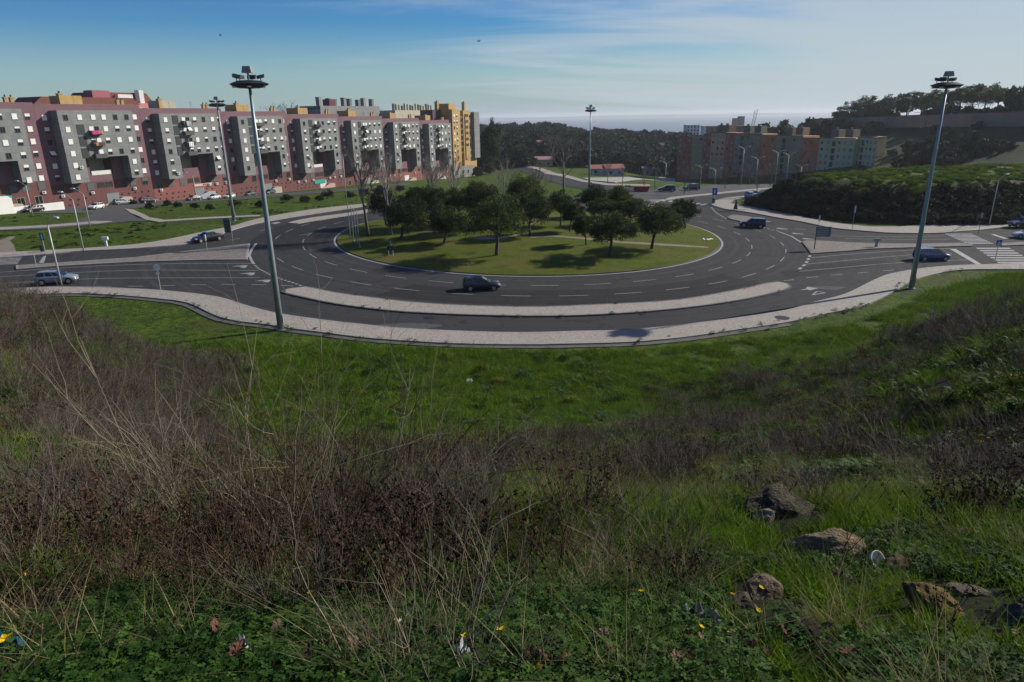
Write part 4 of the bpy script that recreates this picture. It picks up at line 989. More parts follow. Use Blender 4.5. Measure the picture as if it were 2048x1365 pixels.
# low sheds in the valley
def shed(px0, px1, pbase, m_w, m_r, label, hgt=4, dp=10, ang=0.0):
    A = G(px0, pbase); B = G(px1, pbase); B = B * 0 + np.array([at_dist(px1, pbase, A[1]).x, A[1], A[2]])
    b = empty('shed', (A[0], A[1], A[2] - .5), ang); tag(b, label, 'shed'); wd = B[0] - A[0]
    mb = MB(); mb.box(0, wd, 0, dp, 0, hgt); mb.build('wall', m_w, b)
    mb = MB(); mb.prism([(-.3, hgt), (dp * .5, hgt + 1.6), (dp + .3, hgt), (dp + .3, hgt - .2), (-.3, hgt - .2)], 'x', -.4, wd + .4); mb.build('roof', m_r, b)
    n = max(2, int(wd / 4))
    for q in range(n): put(b, FWIN2, (q + .5) * wd / n, -.02, 1.3, 'window', sc_=(1.4, 1, .9))
    mb = MB(); mb.box(.6, 1.7, -.05, .02, 0, 2.2); mb.build('door', M_AC, b)
M_RTILE = mat('red_sheet_roof', (.38, .13, .12), (.28, .10, .09))
M_SHED = mat('weathered_white', (.42, .43, .42), (.30, .31, .30))
shed(1182, 1218, 350, M_SHED, M_RTILE, 'low white shed with red roof in the valley', 3.2)
shed(1212, 1248, 352, M_SHED, M_RTILE, 'long white shed with faded red roof in the valley', 3.6, 12)
shed(1285, 1322, 350, mat('green_grey_shed', (.22, .27, .26)), mat('grey_sheet_roof', (.30, .32, .32)), 'grey-green shed with pale roof in the valley')
shed(1055, 1105, 333, mat('ochre_shed', (.42, .33, .20)), mat('pink_sheet_roof', (.42, .22, .22)), 'long ochre shed with pinkish roof beside the valley road', 4, 10)
shed(1065, 1100, 299, M_WHITE, M_RTILE, 'white house among the woods of the hillside', 5, 9)
shed(1310, 1330, 303, mat('tan_shed', (.42, .33, .22)), M_TILE, 'tan house in a clearing of the woods', 5, 9)
# long retaining wall of the hill on the right
M_RW = mat('old_masonry', (.34, .215, .13), (.22, .14, .085), scale=.12, detail=8, bump=.4, bscale=1.5)
wl_ = np.linspace(-6, 230, 60)
mb = MB()
for i in range(len(wl_) - 1):
    a, b_ = [WALL_A + _wd * q for q in wl_[i:i + 2]]
    ta, tb_ = 12.6 + .022 * wl_[i] + .9, 12.6 + .022 * wl_[i + 1] + .9
    n_ = -_wn
    p = [(a[0] + n_[0] * 1.2, a[1] + n_[1] * 1.2, ta - 9.5), (b_[0] + n_[0] * 1.2, b_[1] + n_[1] * 1.2, tb_ - 9.5), (b_[0] - n_[0] * 12, b_[1] - n_[1] * 12, tb_ - 9.5), (a[0] - n_[0] * 12, a[1] - n_[1] * 12, ta - 9.5),
         (a[0] + n_[0] * .4, a[1] + n_[1] * .4, ta), (b_[0] + n_[0] * .4, b_[1] + n_[1] * .4, tb_), (b_[0] - n_[0] * 12, b_[1] - n_[1] * 12, tb_ - .6), (a[0] - n_[0] * 12, a[1] - n_[1] * 12, ta - .6)]
    mb.hexa(p)
rw_ = mb.build('retaining_wall', M_RW); tag(rw_, 'long brown masonry retaining wall below the hilltop pines', 'wall')
mb = MB()
for i in range(0, len(wl_) - 1):
    a, b_ = [WALL_A + _wd * q for q in wl_[i:i + 2]]; ta, tb_ = 12.6 + .022 * wl_[i] + .9, 12.6 + .022 * wl_[i + 1] + .9; n_ = -_wn
    mb.hexa([(a[0] + n_[0] * .6, a[1] + n_[1] * .6, ta + .004), (b_[0] + n_[0] * .6, b_[1] + n_[1] * .6, tb_ + .004), (b_[0] - n_[0] * .9, b_[1] - n_[1] * .9, tb_ + .004), (a[0] - n_[0] * .9, a[1] - n_[1] * .9, ta + .004),
             (a[0] + n_[0] * .6, a[1] + n_[1] * .6, ta + .4), (b_[0] + n_[0] * .6, b_[1] + n_[1] * .6, tb_ + .4), (b_[0] - n_[0] * .9, b_[1] - n_[1] * .9, tb_ + .4), (a[0] - n_[0] * .9, a[1] - n_[1] * .9, ta + .4)])
mb.build('coping', mat('wall_coping', (.12, .11, .085), (.08, .075, .055)), rw_)
for q in (40, 95, 128, 160, 190):
    c_ = WALL_A + _wd * q; mb = MB(); t_ = 12.6 + .022 * q
    n_ = -_wn
    mb.hexa([(c_[0] + _wd[0] * s + n_[0] * o, c_[1] + _wd[1] * s + n_[1] * o, z) for z in (t_ - 8.8, t_ - 1.5) for s, o in ((-1.4, 1.3), (1.4, 1.3), (1.4, 2.6 if z < t_ - 5 else 1.3), (-1.4, 2.6 if z < t_ - 5 else 1.3))]); mb.build('buttress', M_RW, rw_)

# ------------------------------------------------------------------ vegetation builders
ORD = ['first', 'second', 'third', 'fourth', 'fifth', 'sixth', 'seventh', 'eighth', 'ninth', 'tenth', 'eleventh', 'twelfth', 'thirteenth', 'fourteenth', 'fifteenth', 'sixteenth']
def leaf_mat(name, c, c2, trans=.3, scale=.8, rough=.75, vary=.45):
    fresh = name not in MATS
    m = mat(name, c, c2, rough=rough, scale=scale, trans=trans, spec=.2, detail=3, contrast=.4)
    if fresh and vary:                      # every plant a little lighter or darker than the next
        t = m.node_tree; mx = next(n for n in t.nodes if n.type == 'MIX'); oi = t.nodes.new('ShaderNodeObjectInfo'); hs = t.nodes.new('ShaderNodeHueSaturation'); mr = t.nodes.new('ShaderNodeMapRange'); mh = t.nodes.new('ShaderNodeMapRange')
        t.links.new(oi.outputs['Random'], mr.inputs[0]); mr.inputs[3].default_value = 1 - vary; mr.inputs[4].default_value = 1 + vary * .8
        t.links.new(oi.outputs['Random'], mh.inputs[0]); mh.inputs[3].default_value = .515; mh.inputs[4].default_value = .485
        outs = [l_.to_socket for l_ in mx.outputs[2].links]
        t.links.new(mx.outputs[2], hs.inputs['Color']); t.links.new(mr.outputs[0], hs.inputs['Value']); t.links.new(mh.outputs[0], hs.inputs['Hue'])
        for o_ in outs: t.links.new(hs.outputs[0], o_)
    return m
M_PINE = leaf_mat('pine_needles', (.050, .084, .015), (.018, .034, .008), .30, scale=1.4)
M_PINE2 = leaf_mat('pine_needles_warm', (.064, .088, .016), (.024, .038, .009), .30, scale=1.4)
M_BARK = mat('bark', (.075, .055, .040), (.04, .03, .022), scale=6, bump=.5)
M_BARKP = mat('pale_bark', (.30, .27, .23), (.17, .15, .125), scale=3, bump=.3)
M_BARKG = mat('grey_bark', (.15, .125, .105), (.09, .075, .065), scale=3, bump=.3)
def cards(C, ln, wd, r, up=.0, out=None, outw=0.0):
    """one quad per centre, random direction; returns verts, faces"""
    n = len(C)
    d = r.normal(size=(n, 3)); 
    if out is not None: d += out * outw
    d[:, 2] += up; d /= np.linalg.norm(d, axis=1)[:, None] + 1e-9
    s = np.cross(d, r.normal(size=(n, 3))); s /= np.linalg.norm(s, axis=1)[:, None] + 1e-9
    l_ = (ln * r.uniform(.6, 1.3, n))[:, None]; w_ = (wd * r.uniform(.6, 1.3, n))[:, None]
    V = np.stack([C - d * l_ * .5 - s * w_ * .35, C - d * l_ * .5 + s * w_ * .35, C + d * l_ * .5 + s * w_ * .5, C + d * l_ * .5 - s * w_ * .5], 1).reshape(-1, 3)
    return V, np.arange(n * 4).reshape(-1, 4)
def crown(r, rx, ry, rz, nclump, per, ln, wd, clump_r=.24, flat=-.5, shell=.62):
    """leaf cards gathered in clumps through an ellipsoid; gaps stay between the clumps"""
    d = r.normal(size=(nclump * 3, 3)); d /= np.linalg.norm(d, axis=1)[:, None]
    d = d[d[:, 2] > flat][:nclump]
    rad_ = r.uniform(shell, .97, len(d)) * (1 + .10 * r.normal(size=len(d)))
    inner = r.random(len(d)) < .22; rad_[inner] *= .55
    cc = d * rad_[:, None]
    cr_ = clump_r * r.uniform(.7, 1.35, len(d))
    k = np.repeat(np.arange(len(d)), per)
    q = r.normal(size=(len(k), 3)); q /= np.linalg.norm(q, axis=1)[:, None]
    q *= (r.random(len(k)) ** .45)[:, None]; q[:, 2] *= .75
    P = (cc[k] + q * cr_[k][:, None]) * np.array([rx, ry, rz])
    V, F_ = cards(P, ln, wd, r, up=.25, out=q, outw=.9)
    return V, F_, cc * np.array([rx, ry, rz])
def limb(mb, a, b, r0, r1, r, n=6, bend=.12, seg=4):
    a = np.array(a, float); b = np.array(b, float); L_ = np.linalg.norm(b - a)
    off = r.normal(size=3) * L_ * bend
    pts = [a + (b - a) * t + off * math.sin(math.pi * t) for t in np.linspace(0, 1, seg + 1)]
    mb.tube(pts, list(np.linspace(r0, r1, seg + 1)), n)
def pine(P, ctr, rx, rz, label, seed, group=None, m=None, name='pine_tree', ncl=85, per=62, cat='tree', card=(.34, .11), trunk_r=None):
    """P: foot, ctr: crown centre relative to the foot"""
    r = np.random.default_rng(seed)
    t = empty(name, tuple(P)); tag(t, label, cat, group)
    V, F_, cc = crown(r, rx, rx * r.uniform(.9, 1.1), rz, ncl, per, card[0], card[1])
    V = V + np.array(ctr)
    me = np_mesh('crown', V, F_, m or (M_PINE if seed % 3 else M_PINE2)); link('crown', me, t)
    mb = MB(); tr = trunk_r or max(.10, rx * .055)
    top = np.array(ctr) + np.array([0, 0, -rz * .25])
    knee = np.array([top[0] * .35 + r.normal() * .1, top[1] * .35, top[2] * .55])
    mb.tube([(0, 0, -.3), (0, 0, 0), tuple(knee), tuple(top)], [tr * 1.5, tr * 1.25, tr * .95, tr * .6], 9)
    o = mb.build('trunk', M_BARK, t, smooth=True)
    low = cc[np.argsort(cc[:, 2])][:int(len(cc) * .55)]; pick = low[r.choice(len(low), min(11, len(low)), replace=False)]
    for q in pick:
        mb = MB(); s0 = knee + (top - knee) * r.uniform(.1, 1.0); limb(mb, s0, np.array(ctr) + q * .9, tr * .45, tr * .12, r); mb.build('limb', M_BARK, t)
    return t
def bare_tree(P, hgt, label, seed, m=None, spread=.55, group=None, name='bare_tree', fine=True):
    r = np.random.default_rng(seed)
    t = empty(name, tuple(P)); tag(t, label, 'tree', group)
    mt = MB(); mbr = MB(); mtw = MB()
    tr = hgt * .016
    hh = hgt * .38; bend = r.normal(size=2) * hgt * .02
    trunk = [(0, 0, -.3), (bend[0] * .5, bend[1] * .5, hh * .5), (bend[0], bend[1], hh), (bend[0] * 1.4, bend[1] * 1.4, hgt * .75)]
    mt.tube(trunk, [tr * 1.3, tr, tr * .8, tr * .35], 8)
    def grow(p, d, ln, rad_, depth):
        if depth == 0 or ln < .25: return
        d = d / np.linalg.norm(d)
        q = p + d * ln; mid = p + d * ln * .5 + r.normal(size=3) * ln * .05
        (mbr if depth >= 3 else mtw).tube([tuple(p), tuple(mid), tuple(q)], [rad_, rad_ * .8, rad_ * .55], 4 if depth < 3 else 5, caps=False)
        for _ in range(3 if depth > 1 else 2):
            nd = d + r.normal(size=3) * .42; nd[2] += .28
            s0 = p + d * ln * r.uniform(.45, 1.0)
            grow(s0, nd, ln * r.uniform(.5, .78), max(rad_ * .55, .012), depth - 1)
    for k in range(9):
        a = 2.4 * k + r.uniform(-.4, .4); z = hgt * (.30 + .42 * k / 9)
        base = np.array([np.interp(z, [0, hh, hgt * .75], [0, bend[0], bend[0] * 1.4]), np.interp(z, [0, hh, hgt * .75], [0, bend[1], bend[1] * 1.4]), z])
        grow(base, np.array([math.cos(a) * spread, math.sin(a) * spread, .9]), hgt * (.30 - .012 * k), tr * .42, 4)
    mt.build('trunk', m or M_BARKG, t, smooth=True); mbr.build('branch', m or M_BARKG, t)
    o = mtw.build('twigs', m or M_BARKG, t); o['kind'] = 'stuff'
    return t
def bush(P, rx, rz, label, seed, m=None, group=None, name='bush', cat='bush', per=45, ncl=34, card=(.22, .12)):
    r = np.random.default_rng(seed)
    V, F_, _ = crown(r, rx, rx, rz, ncl, per, card[0], card[1], clump_r=.34, flat=-.3, shell=.45)
    t = empty(name, tuple(P)); tag(t, label, cat, group)
    link('foliage', np_mesh('foliage', V + np.array([0, 0, rz * .55]), F_, m or M_BUSH), t)
    mb = MB()
    for k in range(5):
        a = k * 1.26; mb.tube([(0, 0, -.15), (math.cos(a) * rx * .3, math.sin(a) * rx * .3, rz * .4), (math.cos(a) * rx * .55, math.sin(a) * rx * .55, rz * .8)], [.05, .035, .015], 5)
    mb.build('stem', M_BARK, t)
    return t
M_BUSH = leaf_mat('bush_leaves', (.034, .050, .014), (.018, .028, .009), .2)
M_BUSHD = leaf_mat('scrub_leaves', (.046, .050, .020), (.024, .027, .011), .15)

# ------------------------------------------------------------------ scattered ground cover
SRC = bpy.data.collections.new('cover_sources')          # source tufts, not part of the scene
def source(me):
    o = bpy.data.objects.new(me.name, me); SRC.objects.link(o); return o
def stuff(name, P, rot, scl, idx, sources, label, cat):
    """points with rotation, scale and source index -> one object of instanced tufts"""
    me = bpy.data.meshes.new(name); me.vertices.add(len(P)); me.vertices.foreach_set('co', np.asarray(P, np.float32).ravel())
    a = me.attributes.new('rot', 'FLOAT_VECTOR', 'POINT'); a.data.foreach_set('vector', np.asarray(rot, np.float32).ravel())
    a = me.attributes.new('scl', 'FLOAT', 'POINT'); a.data.foreach_set('value', np.asarray(scl, np.float32))
    a = me.attributes.new('idx', 'INT', 'POINT'); a.data.foreach_set('value', np.asarray(idx, np.int32))
    o = link(name, me); tag(o, label, cat, kind='stuff')
    g = bpy.data.node_groups.new(name, 'GeometryNodeTree')
    g.interface.new_socket('Geometry', in_out='INPUT', socket_type='NodeSocketGeometry'); g.interface.new_socket('Geometry', in_out='OUTPUT', socket_type='NodeSocketGeometry')
    gi, go = g.nodes.new('NodeGroupInput'), g.nodes.new('NodeGroupOutput')
    jn = g.nodes.new('GeometryNodeJoinGeometry')
    def named(n, ty):
        q = g.nodes.new('GeometryNodeInputNamedAttribute'); q.data_type = ty; q.inputs[0].default_value = n; return q.outputs[0]
    ar, as_, ai = named('rot', 'FLOAT_VECTOR'), named('scl', 'FLOAT'), named('idx', 'INT')
    e2r = g.nodes.new('FunctionNodeEulerToRotation'); g.links.new(ar, e2r.inputs[0])
    for k, s in enumerate(sources):
        cmp_ = g.nodes.new('FunctionNodeCompare'); cmp_.data_type = 'INT'; cmp_.operation = 'EQUAL'
        g.links.new(ai, cmp_.inputs[2]); cmp_.inputs[3].default_value = k
        oi = g.nodes.new('GeometryNodeObjectInfo'); oi.inputs['Object'].default_value = s; oi.inputs['As Instance'].default_value = True
        ip = g.nodes.new('GeometryNodeInstanceOnPoints')
        g.links.new(gi.outputs[0], ip.inputs['Points']); g.links.new(cmp_.outputs[0], ip.inputs['Selection']); g.links.new(oi.outputs['Geometry'], ip.inputs['Instance'])
        g.links.new(e2r.outputs[0], ip.inputs['Rotation']); g.links.new(as_, ip.inputs['Scale'])
        g.links.new(ip.outputs[0], jn.inputs[0])
    g.links.new(jn.outputs[0], go.inputs[0])
    md = o.modifiers.new('scatter', 'NODES'); md.node_group = g
    return o
def blade_mesh(name, r, n, hgt, wd, spread, m, lean=.5, seg=2, curl=.35, hvar=.5, stiff=1.0):
    """a tuft of tapering blades"""
    Vs, Fs = [], []
    a = r.uniform(0, 2 * np.pi, n); rr = spread * np.sqrt(r.random(n))
    b0 = np.stack([rr * np.cos(a), rr * np.sin(a), np.zeros(n)], 1)
    d = r.normal(size=(n, 3)) * np.array([lean, lean, .1]) + np.array([0, 0, 1]); d /= np.linalg.norm(d, axis=1)[:, None]
    out = np.stack([d[:, 0], d[:, 1], -np.abs(r.normal(size=n)) * .4], 1)
    h = hgt * r.uniform(1 - hvar, 1 + hvar, n); w_ = wd * r.uniform(.6, 1.3, n)
    sd_ = np.cross(d, r.normal(size=(n, 3))); sd_ /= np.linalg.norm(sd_, axis=1)[:, None] + 1e-9
    rows = []
    for k in range(seg + 1):
        t = k / seg
        c = b0 + d * (h * t)[:, None] + out * (h * curl * t * t)[:, None]
        ww = w_ * (1 - t * .92) * .5
        rows.append(c - sd_ * ww[:, None]); rows.append(c + sd_ * ww[:, None])
    V = np.stack(rows, 1).reshape(-1, 3); m_ = 2 * (seg + 1)
    F_ = np.concatenate([np.stack([np.arange(n) * m_ + 2 * k, np.arange(n) * m_ + 2 * k + 1, np.arange(n) * m_ + 2 * k + 3, np.arange(n) * m_ + 2 * k + 2], 1) for k in range(seg)])
    return np_mesh(name, V, F_, m)
def twig_cloud(name, r, n, hgt, rx, wd, m, forks=2, lean=.45, seg=3, crooked=.10):
    """dry branching stems as thin three-sided rods"""
    Vs, Fs = [], []; off = 0
    def rod(p, d, ln, w0, w1, out):
        nonlocal off
        pts = [p]; dd = d.copy()
        for k in range(seg):
            dd = dd + r.normal(size=3) * crooked; dd /= np.linalg.norm(dd); pts.append(pts[-1] + dd * ln / seg)
        pts = np.array(pts); ax_ = np.cross(d, r.normal(size=3)); ax_ /= np.linalg.norm(ax_) + 1e-9; bx_ = np.cross(d, ax_)
        for k, q in enumerate(pts):
            w_ = w0 + (w1 - w0) * k / seg
            for j in range(3): Vs.append(q + (ax_ * math.cos(2.094 * j) + bx_ * math.sin(2.094 * j)) * w_)
        for k in range(seg):
            for j in range(3): Fs.append((off + k * 3 + j, off + k * 3 + (j + 1) % 3, off + (k + 1) * 3 + (j + 1) % 3, off + (k + 1) * 3 + j))
        off += 3 * (seg + 1)
        return pts, dd
    for i in range(n):
        a = r.uniform(0, 6.283); q = rx * math.sqrt(r.random()) * .35
        p = np.array([q * math.cos(a), q * math.sin(a), 0]); d = np.array([math.cos(a) * lean * r.uniform(.2, 1.4), math.sin(a) * lean * r.uniform(.2, 1.4), 1.0]); d /= np.linalg.norm(d)
        ln = hgt * r.uniform(.6, 1.05)
        pts, dd = rod(p, d, ln, wd, wd * .35, None)
        for f in range(forks):
            s0 = pts[r.integers(1, seg)]; nd = d + r.normal(size=3) * .45; nd[2] += .2; nd /= np.linalg.norm(nd)
            p2, d2 = rod(s0, nd, ln * r.uniform(.3, .6), wd * .55, wd * .2, None)
            if forks > 2:
                nd = d2 + r.normal(size=3) * .5; nd /= np.linalg.norm(nd); rod(p2[seg // 2 + 1], nd, ln * r.uniform(.15, .35), wd * .35, wd * .15, None)
    return np_mesh(name, np.array(Vs), np.array(Fs), m)

# ------------------------------------------------------------------ trees on the island
isl_t = [  # foot px, crown centre px, crown width px, crown height px, words
    (993, 511, 993, 440, 116, 92, 'large dark pine nearest the driving black hatchback'),
    (802, 480, 812, 434, 92, 74, 'leaning pine at the flagpole side of the island'),
    (888, 487, 895, 446, 82, 60, 'bushy pine with a short leaning trunk in the island shade'),
    (1060, 471, 1062, 424, 82, 66, 'rounded pine just behind the largest island pine'),
    (1121, 452, 1120, 410, 52, 46, 'small round pine at the back of the island'),
    (1139, 464, 1147, 428, 44, 42, 'small pine beside a slim bare trunk on the island'),
    (1172, 490, 1167, 454, 40, 44, 'narrow low pine beside the island footpath'),
    (1219, 513, 1225, 459, 100, 60, 'umbrella pine with open branches in front of the footpath'),
    (1303, 498, 1317, 445, 98, 66, 'wide leaning umbrella pine crossed by the footpath'),
    (1371, 456, 1366, 424, 58, 46, 'pine at the tip of the island facing the mound'),
    (1188, 436, 1188, 397, 64, 44, 'pine at the rear of the island below the far mast'),
    (1240, 434, 1240, 400, 50, 44, 'rear island pine left of the far zebra crossing'),
    (1205, 452, 1205, 418, 60, 38, 'low pine in the middle of the island clump'),
    (1258, 458, 1262, 420, 78, 44, 'broad flat-topped pine in the island clump'),
    (962, 462, 962, 402, 74, 76, 'tall pine behind the largest island pine'),
    (1048, 448, 1048, 388, 76, 66, 'tall conical pine at the back of the island'),
    (866, 455, 866, 408, 74, 56, 'pine at the rear left of the island with bare trunks behind'),
    (918, 450, 918, 405, 66, 50, 'pine between two taller ones at the rear of the island'),
    (772, 450, 766, 412, 62, 60, 'brownish dark tree on the island beside the bare saplings'),
    (838, 452, 834, 402, 60, 46, 'rear pine among the bare saplings of the island'),
]
for i, (bx, by, cx_, cy_, wp, hp, words) in enumerate(isl_t):
    P = on_island(bx, by); s = px_per_m(P)
    zc = top_z(P, cy_, cx_); d = rays(cx_, cy_); f = P[1] / d[1]
    ctr = (d[0] * f - P[0], 0.0, max(zc - P[2], 1.6))
    pine(P, ctr, wp / s / 2, hp / s / 2 * 1.12, words, 100 + i, 'pines on the island', m=leaf_mat('brown_green_leaves', (.032, .028, .014), (.018, .017, .008), .15) if i == 18 else None, ncl=150, per=60 if wp > 70 else 46, card=(.30, .085))
bt = [(737, 473, 13.5, 'tall slim bare tree with forked top beside the flagpoles', M_BARKG), (783, 470, 12.5, 'pale-barked bare tree behind the leaning pine', M_BARKP), (868, 447, 11, 'bare tree with pale trunk behind the rear pines', M_BARKP),
      (906, 446, 11.5, 'pale slim bare tree between the rear pines', M_BARKP), (1005, 440, 10, 'bare tree with whitish branches behind the tall pine', M_BARKP), (1075, 436, 9, 'small bare tree at the back rim of the island', M_BARKG), (1128, 438, 15.5, 'large spreading bare tree below the far mast', M_BARKG)]
for i, (px, py, h, words, m_) in enumerate(bt):
    P = on_island(px, py) if i < 6 else G(px, 395)
    bare_tree(P, h, words, 40 + i, m_, spread=.35 if i < 6 else .75)
# bare street trees round the parking place
for i, (px, py, h) in enumerate(sorted([(1310, 380, 6.5), (1368, 389, 6.5), (1245, 372, 6), (1288, 383, 5), (1400, 372, 6), (1450, 378, 6), (1513, 396, 6.5), (1540, 372, 7), (1590, 366, 7), (1478, 372, 6), (1215, 366, 6)])):
    P = G(px, py); bare_tree(P, h, 'young bare street tree, ' + ORD[i] + ' along the parking place from the island side', 70 + i, M_BARKG, spread=.5, group='street trees by the parking place')
for i, (px, py, h) in enumerate([(1390, 352, 9), (1440, 350, 9), (1500, 352, 9), (1545, 350, 8), (1600, 350, 8)]):
    P = at_dist(px, py, 300 - 8 * i); P = Vector((P.x, P.y, tz(P.x, P.y))); bare_tree(P, h, 'leafless tree before the brown row, ' + ORD[i] + ' from its far end', 90 + i, M_BARKG, spread=.7, group='leafless trees before the brown row')
for i, (px, dist, pt) in enumerate([(575, 300, 202), (548, 300, 204)]):
    p = at_dist(px, pt, dist); bare_tree((p.x, p.y, p.z - 12), 12, 'bare crown over the roofs, ' + ('nearer', 'farther')[i] + ' from the yellow tower', 120 + i, M_BARKG, spread=.8, group='bare crowns over the row')
# hilltop pines above the retaining wall
def hill_pt(px, back):
    d = rays(px, 240); d = d[:2] / np.linalg.norm(d[:2])
    # ray in plan meets the line `back` metres behind the wall
    o = WALL_A + _wn * back; A_ = np.array([d, -_wd]).T; t = np.linalg.solve(A_, o); return d * t[0]
for i, (px, pc, wp, hp, bk) in enumerate([(1700, 222, 52, 34, 14), (1728, 216, 60, 38, 22), (1757, 214, 50, 36, 14), (1785, 212, 56, 40, 24), (1812, 208, 50, 38, 14), (1840, 207, 56, 40, 26), (1866, 205, 50, 40, 14), (1890, 204, 46, 36, 30), (1915, 192, 54, 34, 16), (1940, 192, 58, 36, 28), (1965, 188, 56, 34, 16), (1990, 190, 50, 38, 28), (2045, 192, 44, 46, 18), (2085, 190, 60, 50, 18)]):
    q = hill_pt(px, bk); zg = tz(q[0], q[1]); s = px_per_m((q[0], q[1], zg))
    zc = top_z(q, pc, px)
    pine((q[0], q[1], zg), (0, 0, zc - zg - .6), wp / s / 2 * 1.1, hp / s / 2 * 1.25, 'hilltop umbrella pine, ' + ORD[i] + ' from the low end of the masonry wall', 200 + i, 'hilltop pines', ncl=46, per=46, card=(1.0, .4), trunk_r=.32)
for i, px in enumerate((1815, 1842, 1868, 1900, 1925, 1950, 1975)):
    q = hill_pt(px, 9 + (i % 3) * 3); bare_tree((q[0], q[1], tz(q[0], q[1])), 8.5, 'leafless tree above the masonry wall, ' + ORD[i] + ' from its low end', 230 + i, M_BARKG, spread=.8, group='leafless hilltop trees')
q = hill_pt(2013, 16); zg = tz(q[0], q[1]); hc = top_z(q, 172, 2013) - zg
pine((q[0], q[1], zg), (0, 0, hc * .55), 2.0, hc * .46, 'dark slender cypress on the hilltop', 250, m=M_PINE, name='cypress_tree', ncl=60, per=40, card=(.9, .35))
# conifer beside the yellow tower
P = at_dist(985, 330, 372); zg = tz(P.x, P.y); hc = top_z(P, 246, 985) - zg
for j, (dx, dy, k_) in enumerate(((0, 0, 1.0), (-5, 8, .8))):
    pine((P.x + dx, P.y + dy, zg), (0, 0, hc * .52 * k_), hc * .20 * k_, hc * .5 * k_, ('dark pointed conifer beside the yellow tower', 'shorter conifer behind the pointed one by the yellow tower')[j], 260 + j, m=M_PINE, name='conifer', ncl=90, per=50, card=(1.1, .4))
for i, (px, py, dist, h) in enumerate([(955, 345, 345, 5), (978, 340, 360, 6), (1005, 335, 385, 7), (1022, 338, 390, 6), (1040, 331, 420, 8)]):
    P = at_dist(px, py, dist); zg = tz(P.x, P.y); bush((P.x, P.y, zg), h * .5, h * .6, 'leafy tree on the slope, ' + ORD[i] + ' counted from the yellow tower', 280 + i, leaf_mat('olive_leaves', (.06, .06, .02), (.03, .035, .012), .2), 'trees below the yellow tower', 'tree', 'tree', card=(.8, .4))
# bushes on the left verge and by the mound
for i, (px, py, r_) in enumerate(sorted([(655, 397, 1.6), (575, 404, 1.4), (520, 415, 1.0), (470, 413, 1.3), (420, 420, .9), (390, 417, 1.0), (355, 415, 1.0), (335, 412, 1.1), (300, 418, 1.0), (640, 402, 1.0), (700, 396, 1.3), (268, 409, 1.1), (730, 392, 1.6), (610, 405, 1.2), (760, 388, 1.8), (800, 384, 1.6)], reverse=True)):
    P = G(px, py); bush(P, r_, r_ * .8, 'round dark bush on the verge, ' + ORD[i] + ' counted from the yellow tower', 300 + i, M_BUSH, 'bushes on the verge')
# far woodland, one mass
r = np.random.default_rng(5)
M_WOOD = leaf_mat('woodland_leaves', (.034, .046, .018), (.016, .024, .010), .15, scale=.12, vary=.6)
srcs = []
for k in range(4):
    V, F_, _ = crown(r, 1, 1, .95, 30, 26, .34, .2, clump_r=.32, flat=-.6, shell=.5)
    srcs.append(source(np_mesh('woodland_crown', V + np.array([0, 0, .75]), F_, M_WOOD)))
n = 5200
x = r.uniform(-160, 420, n); y = r.uniform(385, 800, n)
slope = x / y
s_w = (x - WALL_A[0]) * _wn[0] + (y - WALL_A[1]) * _wn[1]
keep = (s_w < -8) & (fbm(x, y, 60) > -.25 - .4 * sm(420, 520, y)) & ~((slope > .03) & (slope < .075) & (y < 440))
x, y = x[keep], y[keep]
# trees of the slope under the wall and behind the mound
n2_ = 260; al = r.uniform(-5, 190, n2_); sb = r.uniform(-70, -6, n2_)
xs2 = WALL_A[0] + _wd[0] * al + _wn[0] * sb; ys2 = WALL_A[1] + _wd[1] * al + _wn[1] * sb
k2 = fbm(xs2, ys2, 22) > .12; 
x = np.concatenate([x, xs2[k2]]); y = np.concatenate([y, ys2[k2]])
z = T(x, y); sc_ = r.uniform(2.4, 6.2, len(x)) * (1 + .25 * fbm(x, y, 40)); sc_[-k2.sum():] *= .55
stuff('woodland', np.stack([x, y, z - .4], 1), np.stack([x * 0, x * 0, r.uniform(0, 6.28, len(x))], 1), sc_, r.integers(0, 4, len(x)), srcs, 'dense dark woodland covering the hillside across the valley', 'woodland')
# undergrowth along the hilltop behind the wall
al = r.uniform(-4, 235, 420); sb = r.uniform(2, 26, 420)
x = WALL_A[0] + _wd[0] * al + _wn[0] * sb; y = WALL_A[1] + _wd[1] * al + _wn[1] * sb
k = fbm(x, y, 14) > -.1; x, y = x[k], y[k]
stuff('hilltop_undergrowth', np.stack([x, y, T(x, y)], 1), np.stack([x * 0, x * 0, r.uniform(0, 6.28, len(x))], 1), r.uniform(1.2, 3.2, len(x)), r.integers(0, 4, len(x)), srcs, 'dark undergrowth along the hilltop behind the masonry wall', 'undergrowth')
# scrub on the face of the mound
n = 5200
x = r.uniform(48, 152, n); y = r.uniform(116, 150, n); d = poly_dist(x, y, MOUND)
k = (d > .3) & (d < 8.5 + 2.5 * fbm(x, y, 6)) & (y < 152 - .0 * x) & (fbm(x, y, 5) > -.8 + .05 * d)
x, y = x[k], y[k]
srcs2 = []
for q in range(3):
    V, F_, _ = crown(r, 1, 1, .9, 16, 36, .26, .12, clump_r=.42, flat=-.3, shell=.4)
    srcs2.append(source(np_mesh('scrub_clump', V + np.array([0, 0, .5]), F_, (M_BUSHD, M_BUSH, leaf_mat('brown_scrub', (.055, .045, .028), (.03, .026, .016), .1))[q])))
stuff('scrub', np.stack([x, y, T(x, y) - .1], 1), np.stack([x * 0, x * 0, r.uniform(0, 6.28, len(x))], 1), r.uniform(.35, 1.35, len(x)), np.where(r.random(len(x)) < np.where(poly_dist(x, y, MOUND) > 8, .15, .45), 0, np.where(r.random(len(x)) < .55, 1, 2)), srcs2, 'dark tangled scrub on the steep face of the mound', 'scrub')

